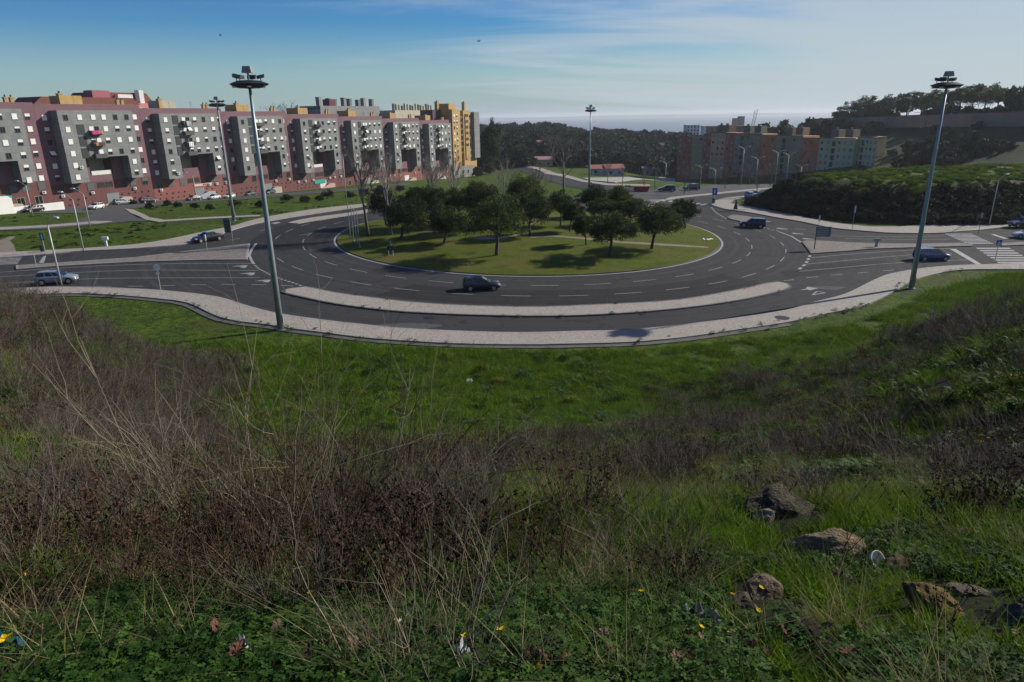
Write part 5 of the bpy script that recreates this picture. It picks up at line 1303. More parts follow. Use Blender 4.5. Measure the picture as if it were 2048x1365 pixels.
# ------------------------------------------------------------------ lighting masts
M_GALV = mat('galvanised_steel', (.30, .36, .37), (.22, .27, .28), rough=.45, scale=1.2, metal=.35)
M_GALVL = mat('pale_galvanised', (.50, .50, .48), (.40, .40, .38), rough=.5, scale=1.2, metal=.2)
M_BLK = mat('black_fitting', (.025, .03, .032), (.015, .018, .02), rough=.5)
M_LENS = mat('lamp_glass', (.75, .75, .74), (.6, .6, .6), rough=.2)
def mast(bx, by, tx, ty, label, k=1.0, r0=.30):
    P = G(bx, by); H_ = top_z(P, ty, tx) - P[2]
    t = empty('lighting_mast', tuple(P)); tag(t, label, 'mast', 'tall lighting masts')
    mb = MB(); mb.tube([(0, 0, -.4), (0, 0, H_ * .35), (0, 0, H_ * .7), (0, 0, H_)], [r0, r0 * .78, r0 * .56, r0 * .38], 14); mb.build('pole', M_GALV, t, smooth=True)
    mb = MB(); mb.tube([(0, 0, 0), (0, 0, .1)], [r0 * 1.5, r0 * 1.5], 12); mb.box(r0 * .9, r0 * 1.12, -.12, .12, .7, 1.4); mb.build('base_plate', M_GALV, t)
    R_ = 1.55 * k; mb = MB(); n = 20
    for (r1, z1), (r2, z2) in (((.2, -.30), (R_ * .72, -.22)), ((R_ * .72, -.22), (R_, .06)), ((R_, .06), (R_ * .6, .30)), ((R_ * .6, .30), (.2, .36))):
        vs_ = [(r * math.cos(6.2832 * q / n), r * math.sin(6.2832 * q / n), H_ + z) for r, z in ((r1, z1), (r2, z2)) for q in range(n)]
        mb.add(vs_, [[q, (q + 1) % n, n + (q + 1) % n, n + q] for q in range(n)])
    mb.build('head_ring', M_BLK, t)
    for q in range(4):
        a = q * 1.05 + .6; c, s = math.cos(a), math.sin(a)
        mb = MB(); rr = R_ * .62
        mb.hexa([(rr * c + dx * -s + dy * c, rr * s + dx * c + dy * s, H_ + z + (.10 if dy > 0 else 0)) for z in (.45, .72) for dx, dy in ((-.32, -.22), (.32, -.22), (.32, .22), (-.32, .22))])
        mb.tube([(rr * c, rr * s, H_ + .3), (rr * c, rr * s, H_ + .5)], .04, 5); mb.build('floodlight', M_BLK, t)
    for q in range(5):
        a = q * 1.2566; mb = MB(); mb.tube([(R_ * .78 * math.cos(a), R_ * .78 * math.sin(a), H_ - .13), (R_ * .78 * math.cos(a), R_ * .78 * math.sin(a), H_ - .24)], [.2, .15], 8); mb.build('lamp', M_LENS, t)
    mb = MB(); mb.tube([(0, 0, H_ + .3), (0, 0, H_ + 1.0)], .07, 6); mb.hexa([(x * sx, y * sx, H_ + z) for z, sx in ((.9, .8), (1.4, .6)) for x, y in ((-.5, -.42), (.5, -.42), (.5, .42), (-.5, .42))]); mb.build('top_box', mat('weathered_box', (.26, .28, .28), (.18, .19, .19)), t)
    return t
mast(562, 660, 490, 170, 'tall lighting mast standing in the near lawn beside the pavement')
mast(468, 442, 427, 211, 'tall lighting mast between footpath and far pavement before the pink row')
mast(1178, 383, 1179, 222, 'tall lighting mast behind the island against the woods')
mast(1822, 578, 1890, 172, 'tall lighting mast in the grass beside the blue car')
# ------------------------------------------------------------------ street lamps
def street_lamp(P, hgt, arms, label, arm_len=1.8, group='street lamps', rr=.075, curve=True):
    """arms: plan angles of the outreach arms"""
    t = empty('street_lamp', tuple(P)); tag(t, label, 'street lamp', group)
    hp = hgt - (1.0 if curve else .2)
    mb = MB(); mb.tube([(0, 0, -.3), (0, 0, hp * .5), (0, 0, hp)], [rr * 1.3, rr, rr * .75], 8); mb.build('pole', M_GALVL, t, smooth=True)
    for a in arms:
        c, s = math.cos(a), math.sin(a)
        mb = MB(); pts = [(arm_len * math.sin(q) * c, arm_len * math.sin(q) * s, hp + (hgt - hp) * (1 - (1 - q / 1.5708) ** 2.2)) for q in np.linspace(0, 1.45, 7)]
        mb.tube(pts, rr * .55, 6); mb.build('arm', M_GALVL, t)
        e = pts[-1]; mb = MB()
        mb.hexa([(e[0] + dx * c - dy * s, e[1] + dx * s + dy * c, e[2] + z) for z, k in ((-.10, 1), (.07, .7)) for dx, dy in ((-.15, -.16 * k), (.62, -.13 * k), (.62, .13 * k), (-.15, .16 * k))]); mb.build('lamp_head', M_LENS, t)
    return t
def lamp_px(bx, by, tx, ty, arms, label, fn=None, **k):
    P = G(bx, by, fn); street_lamp(P, top_z(P, ty, tx) - P[2], arms, label, **k)
lamp_px(123, 571, 102, 432, [-.5], 'curved-arm street lamp beside the silver-blue hatchback', rr=.09)
lamp_px(168, 504, 134, 385, [2.8], 'street lamp on the pavement between the taxi and the zebra crossing')
lamp_px(180, 452, 171, 377, [2.9], 'street lamp at the bend of the side street')
lamp_px(66, 433, 50, 362, [2.9], 'street lamp beside the dark parked cars at the row')
lamp_px(394, 404, 388, 345, [2.9], 'street lamp before the shop sign of the row')
lamp_px(694, 408, 681, 300, [2.9], 'slim street lamp behind the flagpoles')
lamp_px(1978, 453, 1998, 349, [.4], 'dark street lamp on the pavement beside the van')
for i, (bx, by, tx, ty) in enumerate([(1600, 362, 1605, 330), (1572, 366, 1577, 306), (1550, 368, 1554, 301), (1512, 362, 1515, 314), (1482, 372, 1489, 293), (1430, 362, 1432, 340), (1400, 378, 1402, 330), (1330, 372, 1331, 322)]):
    P = at_dist(bx, by, 262 - 5 * (i % 4)); P = Vector((P.x, P.y, tz(P.x, P.y)))
    street_lamp(P, max(top_z(P, ty, tx) - P.z, 6), [0, math.pi], 'twin-arm street lamp before the brown row, ' + ORD[i] + ' from the mound', group='twin-arm lamps', rr=.1)
# ------------------------------------------------------------------ flagpoles on the island
for i, (bx, by, tx, ty) in enumerate([(701, 477, 692.7, 409), (707.5, 483, 699, 414), (713, 486, 705.6, 420), (719, 495.5, 712, 423)]):
    P = on_island(bx, by); h = top_z(P, ty, tx) - P[2]
    t = empty('flagpole', tuple(P)); tag(t, 'bare steel flagpole without a flag, ' + ('first', 'second', 'third', 'fourth')[i] + ' of four counted from the far end', 'flagpole', 'flagpoles on the island')
    mb = MB(); mb.tube([(0, 0, -.2), (0, 0, h)], [.075, .045], 8); mb.build('pole', M_GALV, t)
    mb = MB(); mb.tube([(0, 0, h), (0, 0, h + .1)], [.07, .03], 8); mb.build('finial', M_GALVL, t)
    mb = MB(); mb.tube([(0, 0, 0), (0, 0, .12)], .16, 8); mb.build('foot', M_GALV, t)
# ------------------------------------------------------------------ signs and posts
M_BLUE = mat('sign_blue', (.015, .10, .36), (.012, .08, .30), rough=.4)
M_SBACK = mat('sign_back_grey', (.34, .36, .37), (.26, .28, .29), rough=.5)
M_SWHITE = mat('sign_white', (.75, .75, .74), (.66, .66, .65), rough=.5)
M_SDARK = mat('sign_back_dark', (.045, .055, .065), (.03, .038, .045), rough=.5)
def post(bx, by, tx, ty, label, name='traffic_sign', fn=road_z, lift=.17, r_=.04, cat='sign', m=None):
    P = G(bx, by, (lambda x, y: fn(x, y) + lift)); h = top_z(P, ty, tx) - P[2]
    t = empty(name, tuple(P)); tag(t, label, cat)
    mb = MB(); mb.tube([(0, 0, -.15), (0, 0, h)], r_, 8); mb.build('post', m or M_GALVL, t)
    return t, h
t, h = post(322, 583, 308.5, 529, 'pair of round signs on a pale post beside the approach lanes')
for z, r_ in ((h - .38, .40), (h - 1.02, .2)):
    mb = MB(); mb.tube([(0, -.06, z), (0, -.045, z)], r_, 20); mb.tube([(0, -.075, z), (0, -.06, z)], r_ * .93, 20, 1); mb.build('disc', [M_SBACK, M_SWHITE], t)
t, h = post(468, 497.5, 456, 437.5, 'tall dark panel sign on the paved island beside the taxi')
mb = MB(); mb.box(-.95, -.05, -.05, .0, h - 2.0, h - .05); [mb.box(-.9, -.1, -.065, -.05, h - .35 - .42 * q, h - .15 - .42 * q, 1) for q in range(4)]; mb.build('panel', [M_SDARK, mat('sign_back_rail', (.09, .11, .13))], t)
t, h = post(414.5, 502, 408.5, 471, 'slim pale post on the paved island in front of the taxi', r_=.055)
mb = MB(); mb.box(-.09, .09, -.09, .09, h - .75, h + .05); mb.build('marker', M_SWHITE, t)
t, h = post(1628.5, 498, 1634, 454, 'large grey direction board seen from behind on the triangular island', r_=.07, m=M_SDARK)
mb = MB(); mb.box(.0, 2.1, -.05, .0, h - 1.45, h); mb.build('board', M_SBACK, t)
mb = MB(); [mb.box(.0, 2.1, -.09, -.05, h - 1.3 + .3 * q, h - 1.24 + .3 * q) for q in range(5)]; mb.box(1.75, 1.83, -.12, -.09, h - 1.45, h); mb.build('rail', M_SDARK, t)
t, h = post(1637, 452, 1641, 432, 'small pale sign on the far pavement above the direction board')
mb = MB(); mb.box(-.13, .13, -.05, -.02, h - .95, h); mb.build('plate', M_SWHITE, t)
t, h = post(1704, 460, 1711, 410, 'narrow blue and white sign on the pavement at the mound')
mb = MB(); mb.box(-.18, .18, -.05, -.02, h - 1.4, h); mb.box(-.05, .15, -.06, -.05, h - 1.3, h - .2, 1); mb.build('plate', [M_BLUE, M_SWHITE], t)
t, h = post(1427.7, 408, 1428, 376.5, 'square blue sign on a post at the far zebra crossing')
mb = MB(); mb.box(-.55, .55, -.06, -.02, h - 1.5, h); mb.box(-.08, .10, -.07, -.06, h - 1.1, h - .4, 1); mb.build('plate', [M_BLUE, M_SWHITE], t)
t, h = post(1990, 522, 1996, 480, 'blue pedestrian-crossing sign beside the zebra crossing')
mb = MB(); mb.box(-.36, .36, -.06, -.02, h - .72, h); mb.prism([(-.27, h - .62), (.27, h - .62), (0, h - .12)], 'y', -.07, -.06, 1); mb.prism([(-.05, h - .55), (.07, h - .55), (.03, h - .28), (-.03, h - .28)], 'y', -.08, -.07, 0); mb.build('plate', [M_BLUE, M_SWHITE], t)
t, h = post(1957, 465, 1964, 426, 'slim sign post on the pavement beside the van', m=M_SDARK)
mb = MB(); mb.box(-.2, .2, -.05, -.02, h - .9, h); mb.build('plate', M_SBACK, t)
t, h = post(1471, 419, 1472, 400, 'dark triangular-based post at the tip of the mound', m=M_SDARK)
mb = MB(); mb.prism([(-.45, 0), (.45, 0), (.05, 1.9), (-.05, 1.9)], 'y', -.06, .06); mb.build('fin', M_SDARK, t)
t, h = post(91, 505, 83, 466, 'bus-stop style post with teal plate and a black bin')
mb = MB(); mb.box(-.28, .28, -.05, -.02, h - 1.0, h); mb.box(-.06, .08, -.06, -.05, h - .9, h - .15, 1); mb.build('plate', [mat('sign_teal', (.03, .17, .22)), M_SWHITE], t)
P = G(86, 505.5); b = empty('litter_bin', tuple(P)); tag(b, 'black litter bin at the foot of the teal-plated post', 'bin')
mb = MB(); mb.tube([(0, 0, .1), (0, 0, 1.0)], [.24, .30], 10); mb.build('body', M_BLK, b); mb = MB(); mb.tube([(0, 0, 1.0), (0, 0, 1.12)], [.32, .2], 10); mb.build('lid', M_BLK, b)
P = G(1427, 408.5); b = empty('litter_bin', tuple(P)); tag(b, 'dark litter bin at the foot of the square blue sign', 'bin')
mb = MB(); mb.tube([(0, 0, .1), (0, 0, 1.2)], [.3, .36], 10); mb.build('body', M_BLK, b); mb = MB(); mb.tube([(0, 0, 1.2), (0, 0, 1.32)], [.37, .2], 10); mb.build('lid', M_BLK, b)
t, h = post(73, 533, 66, 506, 'thin grey post at the tail of the long paved island', r_=.035)
mb = MB(); mb.tube([(0, 0, h), (0, 0, h + .06)], .06, 8); mb.build('cap', M_GALV, t)
for bx, by, tx, ty, words in ((213, 493.5, 209, 474, 'white T-shaped marker in the grass by the far pavement'), (1752, 496, 1757, 477, 'grey T-shaped marker on the triangular island')):
    P = G(bx, by); h = top_z(P, ty, tx) - P[2]; s = px_per_m(P)
    t = empty('marker_post', tuple(P)); tag(t, words, 'marker'); m_ = M_SWHITE if bx < 500 else M_SBACK
    mb = MB(); mb.box(-.17, .17, -.1, .1, -.2, h - .42); mb.build('stem', m_, t); mb = MB(); mb.box(-.45, .45, -.14, .14, h - .42, h); mb.build('head', m_, t)
P = G(1508, 402); t = empty('cabinet', tuple(P)); tag(t, 'white utility cabinet beside the row of parked hatchbacks', 'cabinet')
mb = MB(); mb.box(-.45, .45, -.25, .25, 0, 1.5); mb.build('case', M_SWHITE, t); mb = MB(); mb.box(-.5, .5, -.3, .3, 1.5, 1.58); mb.build('lid', M_AC, t)
P = on_island(782, 512); t = empty('notice_board', tuple(P)); tag(t, 'small notice board with a blue figure on white legs in the lawn', 'notice board')
for dx in (-.3, .3): mb = MB(); mb.box(dx - .03, dx + .03, -.03, .03, -.1, 1.1); mb.build('leg', M_SWHITE, t)
mb = MB(); mb.box(-.42, .42, -.04, .04, .75, 1.35); mb.box(-.1, .2, -.05, -.04, .85, 1.25, 1); mb.build('board', [M_BLK, mat('brick_red_print', (.25, .06, .03))], t)
mb = MB(); mb.prism([(-.14, 1.35), (.16, 1.35), (.10, 1.8), (.02, 2.05), (-.08, 1.8)], 'y', -.03, .03); mb.build('figure', mat('sky_blue_panel', (.10, .30, .42)), t)
# far yard: red skip, low white wall with dark marks
P = G(1282, 384); t = empty('skip', tuple(P)); tag(t, 'red steel skip in the parking place', 'skip')
mb = MB(); mb.hexa([(x * k, y * k, z) for z, k in ((0, .85), (1.3, 1.0)) for x, y in ((-1.9, -.9), (1.9, -.9), (1.9, .9), (-1.9, .9))]); mb.build('body', mat('skip_red', (.28, .05, .035)), t); mb = MB(); mb.box(-1.98, 1.98, -.98, .98, 1.3, 1.4); mb.build('rim', mat('skip_red'  , (.28, .05, .035)), t)
p = wall_point(-1, 17.5, 6.5, 0); zg = tz(p.x, p.y)
t = empty('yard_wall', (p.x, p.y, zg), ROW_ANG); tag(t, 'white yard wall with two dark painted letters beside the teal canopy', 'wall')
mb = MB(); mb.box(-3.5, 7.5, -.15, .15, -.5, 1.5); mb.box(-3.5, -3.2, .15, 4, -.5, 1.5); mb.build('wall', M_WHITE, t)
mb = MB(); mb.prism([(-12, -.5), (-3.5, -.5), (-3.5, 3.4), (-4.2, 4.0), (-6, 4.1), (-12, 3.6)], 'y', -.3, .3); mb.build('high_wall', M_WHITE, t)
for u in (-1.6, 0.2):
    mb = MB(); mb.tube([(u, -.17, .15), (u + .15, -.17, 1.0), (u + .55, -.17, 1.35), (u + .95, -.17, 1.0), (u + 1.1, -.17, .15)], .09, 6); mb.tube([(u + .1, -.17, .65), (u + 1.0, -.17, .65)], .07, 6); mb.build('painted_letter', M_BLK, t)

# ------------------------------------------------------------------ cars
M_TYRE = mat('tyre', (.02, .02, .02), (.014, .014, .014), rough=.85)
M_RIM = mat('alloy', (.55, .56, .57), (.42, .43, .44), rough=.35, metal=.6)
M_CGLASS = mat('car_glass', (.015, .022, .026), (.01, .016, .02), rough=.06, spec=.8)
M_HEAD = mat('headlamp', (.80, .82, .84), (.68, .7, .72), rough=.12)
M_TAIL = mat('tail_lamp', (.30, .012, .012), (.22, .01, .01), rough=.2)
M_PLATE = mat('number_plate', (.7, .7, .68))
KIND = {  # length, half width, belt height, roof height, hood height, boot height, cabin base rear/front and roof rear/front as fractions of the length from the tail
    'hatch': (4.15, .87, .96, 1.47, .88, .96, .015, .74, .10, .52),
    'sedan': (4.65, .88, .95, 1.45, .86, .96, .16, .73, .30, .54),
    'mpv': (4.5, .89, 1.02, 1.66, .94, 1.02, .01, .80, .055, .60),
    'suv': (4.4, .91, 1.06, 1.66, .98, 1.06, .015, .73, .08, .53),
    'estate': (4.6, .88, .97, 1.50, .88, .97, .01, .72, .07, .53),
}
def make_car(kind, paint, roof=None, name='car'):
    Lc, hw, zb_, zr_, zh_, zt_, cb, cf, rb_, rf = KIND[kind]
    X = lambda f: -Lc / 2 + f * Lc
    t = empty(name, (0, 0, 0))
    # body: lofted cross sections from tail to nose
    st = [(0.0, .42, zt_ - .12, .80), (.02, .26, zt_ - .03, .93), (.10, .20, zt_, .985), (.30, .19, zb_, 1.0), (.55, .19, zb_, 1.0), (cf, .19, zb_ - .02, .995), (cf + (1 - cf) * .5, .20, zh_ - .03, .975), (.955, .22, zh_ - .14, .91), (.99, .30, zh_ - .24, .82), (1.0, .40, zh_ - .30, .74)]
    sec = []
    for f, z0, z1, k in st:
        w_ = hw * k; zm = z0 + (z1 - z0) * .55
        half = [(w_ * .80, z0), (w_ * .97, z0 + .10), (w_, zm), (w_ * .985, z1 - .12), (w_ * .93, z1 - .03), (w_ * .80, z1)]
        sec.append([(X(f), y, z) for y, z in half] + [(X(f), -y, z) for y, z in half[::-1]])
    mb = MB(); n = 12
    for s in sec: mb.v += s
    for i in range(len(sec) - 1):
        for j in range(n): mb.f.append([i * n + j, i * n + (j + 1) % n, (i + 1) * n + (j + 1) % n, (i + 1) * n + j]); mb.m.append(0)
    mb.f.append(list(range(n))); mb.m.append(0); mb.f.append([(len(sec) - 1) * n + j for j in range(n)][::-1]); mb.m.append(0)
    body = mb.build('body', paint, t, smooth=True)
    # cabin
    wb_, wr = hw * .93, hw * .70
    ra, rf_ = zr_ - .05, zr_ - .06
    q = [(X(cb), zb_ - .03), (X(rb_), ra), (X(rb_ + (rf - rb_) * .5), zr_), (X(rf), rf_), (X(cf), zb_ - .06)]
    wt = [wb_, wr * .98, wr, wr * .98, wb_ * .97]
    V = [(x, w_, z) for (x, z), w_ in zip(q, wt)] + [(x, -w_, z) for (x, z), w_ in zip(q, wt)]
    cm = MB(); cm.add(V, [[0, 1, 2, 3, 4], [9, 8, 7, 6, 5], [0, 5, 6, 1], [3, 8, 9, 4], [4, 9, 5, 0]]); cm.build('cabin', paint, t)
    rm = MB(); rm.add(V, [[1, 6, 7, 2], [2, 7, 8, 3]]); rm.v = [(x, y, z + .004) for x, y, z in rm.v]; rm.build('roof', roof or paint, t, smooth=True)
    def lerp(a, b, s): return tuple(a[i] + (b[i] - a[i]) * s for i in range(3))
    def screen(a, b, c, d, nm, inset=.10, off=.012, m=M_CGLASS):
        P_ = [Vector(p) for p in (a, b, c, d)]; cen = sum(P_, Vector()) / 4; nr = (P_[1] - P_[0]).cross(P_[2] - P_[0]); nr.normalize()
        if nr.dot(cen - Vector((0, 0, .9))) < 0: nr = -nr
        P_ = [p + (cen - p) * inset + nr * off for p in P_]
        g_ = MB(); g_.add([tuple(p) for p in P_], [(0, 1, 2, 3)]); g_.build(nm, m, t)
    screen(V[3], V[8], V[9], V[4], 'windscreen', .07); screen(V[0], V[5], V[6], V[1], 'rear_window', .10)
    for s in (0, 5):
        A_, B_, C_, D_ = V[s], V[s + 1], V[s + 3], V[s + 4]     # tail base, tail roof, front roof, front base
        for f0, f1 in ((.06, .36), (.40, .66), (.70, .97)):
            lo0, lo1 = lerp(A_, D_, f0 * .98 + .01), lerp(A_, D_, f1 * .98); up0, up1 = lerp(B_, C_, max(0, (f0 - .06) / .9)), lerp(B_, C_, min(1, (f1 - .02) / .97))
            lo0 = lerp(lo0, up0, .12); lo1 = lerp(lo1, up1, .12); up0_ = lerp(up0, lo0, .08); up1_ = lerp(up1, lo1, .08)
            screen(lo0, lo1, up1_, up0_, 'side_window', .02)
    rw = .315 if kind != 'suv' else .35
    for fx in (.185, .815):
        for s in (1, -1):
            wv = empty('wheel', (X(fx), s * (hw - .115), rw)); wv.parent = t
            w1 = MB(); w1.tube([(0, -.11, 0), (0, .11, 0)], rw, 18); w1.build('tyre', M_TYRE, wv)
            w2 = MB(); w2.tube([(0, s * .105, 0), (0, s * .118, 0)], rw * .66, 14); w2.tube([(0, s * .118, 0), (0, s * .126, 0)], rw * .2, 8); w2.build('rim', M_RIM, wv)
            ar = MB(); ar.tube([(X(fx), s * (hw - .10), rw + .02), (X(fx), s * (hw + .004), rw + .02)], rw * 1.17, 18); ar.build('wheel_arch', M_TYRE, t)
            wv.location.y = s * (hw - .085)
    for s in (1, -1):
        g_ = MB(); g_.hexa([(X(a), s * b, c) for c in (zh_ - .27, zh_ - .13) for a, b in ((.975, hw * .88), (.992, hw * .60), (.94, hw * .60), (.925, hw * .93))]); g_.build('headlight', M_HEAD, t)
        g_ = MB(); g_.hexa([(X(a), s * b, c) for c in (zt_ - .34, zt_ - .08) for a, b in ((-.002, hw * .62), (.05, hw * .985), (.06, hw * .9), (.02, hw * .6))]); g_.build('tail_light', M_TAIL, t)
        g_ = MB(); g_.box(X(cf - .05) - .08, X(cf - .05) + .05, s * hw * 1.0, s * (hw + .17), zb_ - .02, zb_ + .13) if s > 0 else g_.box(X(cf - .05) - .08, X(cf - .05) + .05, -(hw + .17), -hw, zb_ - .02, zb_ + .13); g_.build('mirror', paint, t)
    g_ = MB(); g_.box(X(1) - .03, X(1) + .012, -.26, .26, .42, .53); g_.build('number_plate', M_PLATE, t)
    g_ = MB(); g_.box(X(.0) - .012, X(0) + .03, -.26, .26, .55, .66); g_.build('number_plate', M_PLATE, t)
    g_ = MB(); g_.box(X(.985), X(1) + .006, -.42, .42, zh_ - .42 - .02, zh_ - .32); g_.build('grille', M_TYRE, t)
    return t
def copy_tree(o, parent=None):
    c = o.copy(); col.objects.link(c); c.parent = parent
    for ch in list(o.children): copy_tree(ch, c)
    return c
def paint(name, c): return mat('paint_' + name, c, tuple(v * .92 for v in c), rough=.32, scale=.7, coat=.8, spec=.5)
PROTO = {}
def put_car(kind, colour, c, rear, front, label, group=None, roof=None, fn=None, lift=A_OFF + .004, dist=None):
    key = (kind, colour, roof is not None)
    A_ = G(rear[0], rear[1], fn); B_ = G(front[0], front[1], fn)
    if key in PROTO: o = copy_tree(PROTO[key])
    else: o = PROTO[key] = make_car(kind, paint(colour, c), roof, 'car')
    mid = (A_ + B_) / 2; ang = math.atan2(B_[1] - A_[1], B_[0] - A_[0])
    f_ = fn or T
    hd = np.array([math.cos(ang), math.sin(ang)])
    z1 = float(f_(np.array(mid[0] + hd[0]), np.array(mid[1] + hd[1]))); z0 = float(f_(np.array(mid[0] - hd[0]), np.array(mid[1] - hd[1])))
    o.location = (mid[0], mid[1], (z0 + z1) / 2 + lift); o.rotation_euler = (0, -math.atan2(z1 - z0, 2.0), ang)
    tag(o, label, 'car', group); return o
NV = (.012, .015, .030); BK = (.012, .012, .014); SI = (.42, .45, .47); WH = (.72, .72, .70); DG = (.05, .055, .06)
put_car('hatch', 'navy', NV, (928, 581), (998, 579), 'black hatchback driving round the near side of the island', fn=road_z)
put_car('sedan', 'black', BK, (446, 479), (384, 488), 'black taxi with pale green roof driving past the paved island', roof=paint('taxi_green', (.10, .42, .34)), fn=road_z)
put_car('hatch', 'silver', (.20, .25, .30), (77, 570), (154, 565), 'silver-blue hatchback on the approach lanes', fn=road_z)
put_car('suv', 'charcoal', (.018, .020, .022), (1529, 457), (1481, 454), 'dark hatchback leaving the roundabout before the mound', fn=road_z)
put_car('mpv', 'blue', (.012, .07, .26), (1826, 521), (1897, 521), 'bright blue car behind the mast on the right approach', fn=road_z)
put_car('suv', 'dark_green', (.03, .04, .036), (2080, 455), (2004, 457), 'dark van-like car parked on the pavement by the zebra crossing', lift=.2, fn=road_z)
put_car('hatch', 'white', WH, (2086, 478), (2025, 476), 'white car stopped before the zebra crossing', fn=road_z)
parked = 'cars parked before the pink row'
put_car('estate', 'black2', BK, (90, 423), (44, 427), 'dark estate car parked by the white yard wall', parked, lift=.1)
put_car('suv', 'black3', (.014, .014, .014), (80, 417), (117, 415), 'black car parked behind the dark estate car', parked, lift=.1)
put_car('hatch', 'white2', WH, (206, 418), (180, 421), 'white hatchback driving up the side street', lift=.1)
put_car('hatch', 'silver2', SI, (228, 411), (262, 409), 'silver car parked at the corner of the side street', parked, lift=.1)
put_car('estate', 'black2', BK, (282, 408), (312, 406), 'dark car parked beside the silver one', parked, lift=.1)
put_car('sedan', 'dark_grey', DG, (402, 401), (374, 403), 'dark saloon parked below the pale blue ramp', parked, lift=.1)
put_car('sedan', 'pearl', (.62, .64, .64), (443, 398), (413, 401), 'pearl white saloon parked beside the dark saloon', parked, lift=.1)
put_car('hatch', 'white2', WH, (472, 396), (446, 399), 'white hatchback parked behind the far mast', parked, lift=.1)
put_car('sedan', 'dark_grey', DG, (516, 391), (486, 394), 'dark saloon parked left of the near mast', parked, lift=.1)
put_car('estate', 'dark_teal', (.03, .055, .06), (553, 388), (526, 391), 'dark teal car parked right of the near mast', parked, lift=.1)
put_car('suv', 'black3', (.014, .014, .014), (1349, 384.5), (1317, 384), 'black car parked in the far parking place nearer the island', 'cars in the far parking place', lift=.1)
put_car('suv', 'black3', (.014, .014, .014), (1396, 381), (1369, 381.5), 'black car parked in the far parking place below the lamps', 'cars in the far parking place', lift=.1)
for i, (a, b_) in enumerate((((1493, 396), (1513, 400)), ((1508, 394), (1527, 397.5)), ((1520, 392), (1537, 395.5)), ((1531, 390.5), (1546, 394)))):
    put_car('hatch', ('steel', 'steel', 'silver2', 'dark_grey2')[i], ((.28, .36, .42), 0, SI, DG)[i] or SI, a, b_, 'hatchback parked nose to kerb at the tip of the mound, ' + ('first', 'second', 'third', 'fourth')[i] + ' from the white cabinet', 'hatchbacks parked at the mound', lift=.1)
# hilltop parking, seen as specks over the wall
for i, px in enumerate((1770, 1800, 1872, 1885, 1905, 1925, 1990)):
    q = hill_pt(px, 7.5); o = copy_tree(PROTO[('hatch', ('white2', 'silver2')[i % 2], False)]); o.location = (q[0], q[1], tz(q[0], q[1]) + .02); o.rotation_euler = (0, 0, 1.2 + i); tag(o, 'pale car parked on the hilltop, ' + ORD[i] + ' from the low end of the wall', 'car', 'cars on the hilltop')
# birds
for px, py, dist, words in ((957, 83, 70, 'dark bird flying over the yellow tower'), (440, 71, 90, 'small bird flying over the pink row')):
    p = at_dist(px, py, dist); t = empty('bird', p, .6); tag(t, words, 'bird')
    mb = MB(); mb.tube([(-.16, 0, 0), (-.06, 0, .01), (.06, 0, .015), (.15, 0, .01), (.19, 0, .0)], [.012, .045, .05, .03, .008], 8); mb.build('body', M_BLK, t, smooth=True)
    for s in (1, -1):
        mb = MB(); mb.hexa([(x, s * y, z + dz) for dz in (0, .012) for x, y, z in ((-.06, .03, .02), (.08, .03, .02), (.03, .34, .09), (-.05, .30, .08))]); mb.build('wing', M_BLK, t)
# scrap of white plastic on the island lawn
P = on_island(1415, 483); t = tag(empty('plastic_scrap', tuple(P)), 'torn white plastic strip lying on the island lawn', 'litter')
mb = MB(); r_ = np.random.default_rng(9); pts = [(-.9 + .25 * i, .25 * math.sin(i * 1.3), .12 + .25 * abs(math.sin(i * 1.7))) for i in range(8)]
mb.add([(x, y - .14, z) for x, y, z in pts] + [(x + .05, y + .14, z + .1) for x, y, z in pts], [[i, i + 1, 9 + i, 8 + i] for i in range(7)]); mb.build('sheet', M_SWHITE, t)

# ------------------------------------------------------------------ foreground bank
r = np.random.default_rng(21)
M_G1 = leaf_mat('grass_lush', (.115, .205, .010), (.060, .118, .006), .30, scale=2.0)
M_G2 = leaf_mat('grass_yellow_green', (.165, .190, .024), (.085, .104, .013), .30, scale=2.0)
M_G3 = leaf_mat('grass_straw', (.27, .22, .115), (.15, .12, .06), .25, scale=2.0)
M_CLO = leaf_mat('clover_leaves', (.046, .108, .012), (.022, .060, .007), .35, scale=6.0)
M_WEED = leaf_mat('weed_leaves', (.045, .092, .018), (.026, .056, .012), .3, scale=3.0)
M_TW1 = leaf_mat('dry_twig_grey', (.165, .140, .116), (.050, .043, .036), 0, 3, .9, .6)
M_TW2 = leaf_mat('dry_twig_brown', (.072, .042, .027), (.028, .018, .013), 0, 3, .9, .6)
M_TW3 = mat('dry_stalk_pale', (.27, .225, .16), (.13, .108, .078), scale=3, spec=.2)
M_SEED = leaf_mat('seed_heads_brown', (.080, .042, .024), (.034, .020, .013), 0, 5, .9, .7)
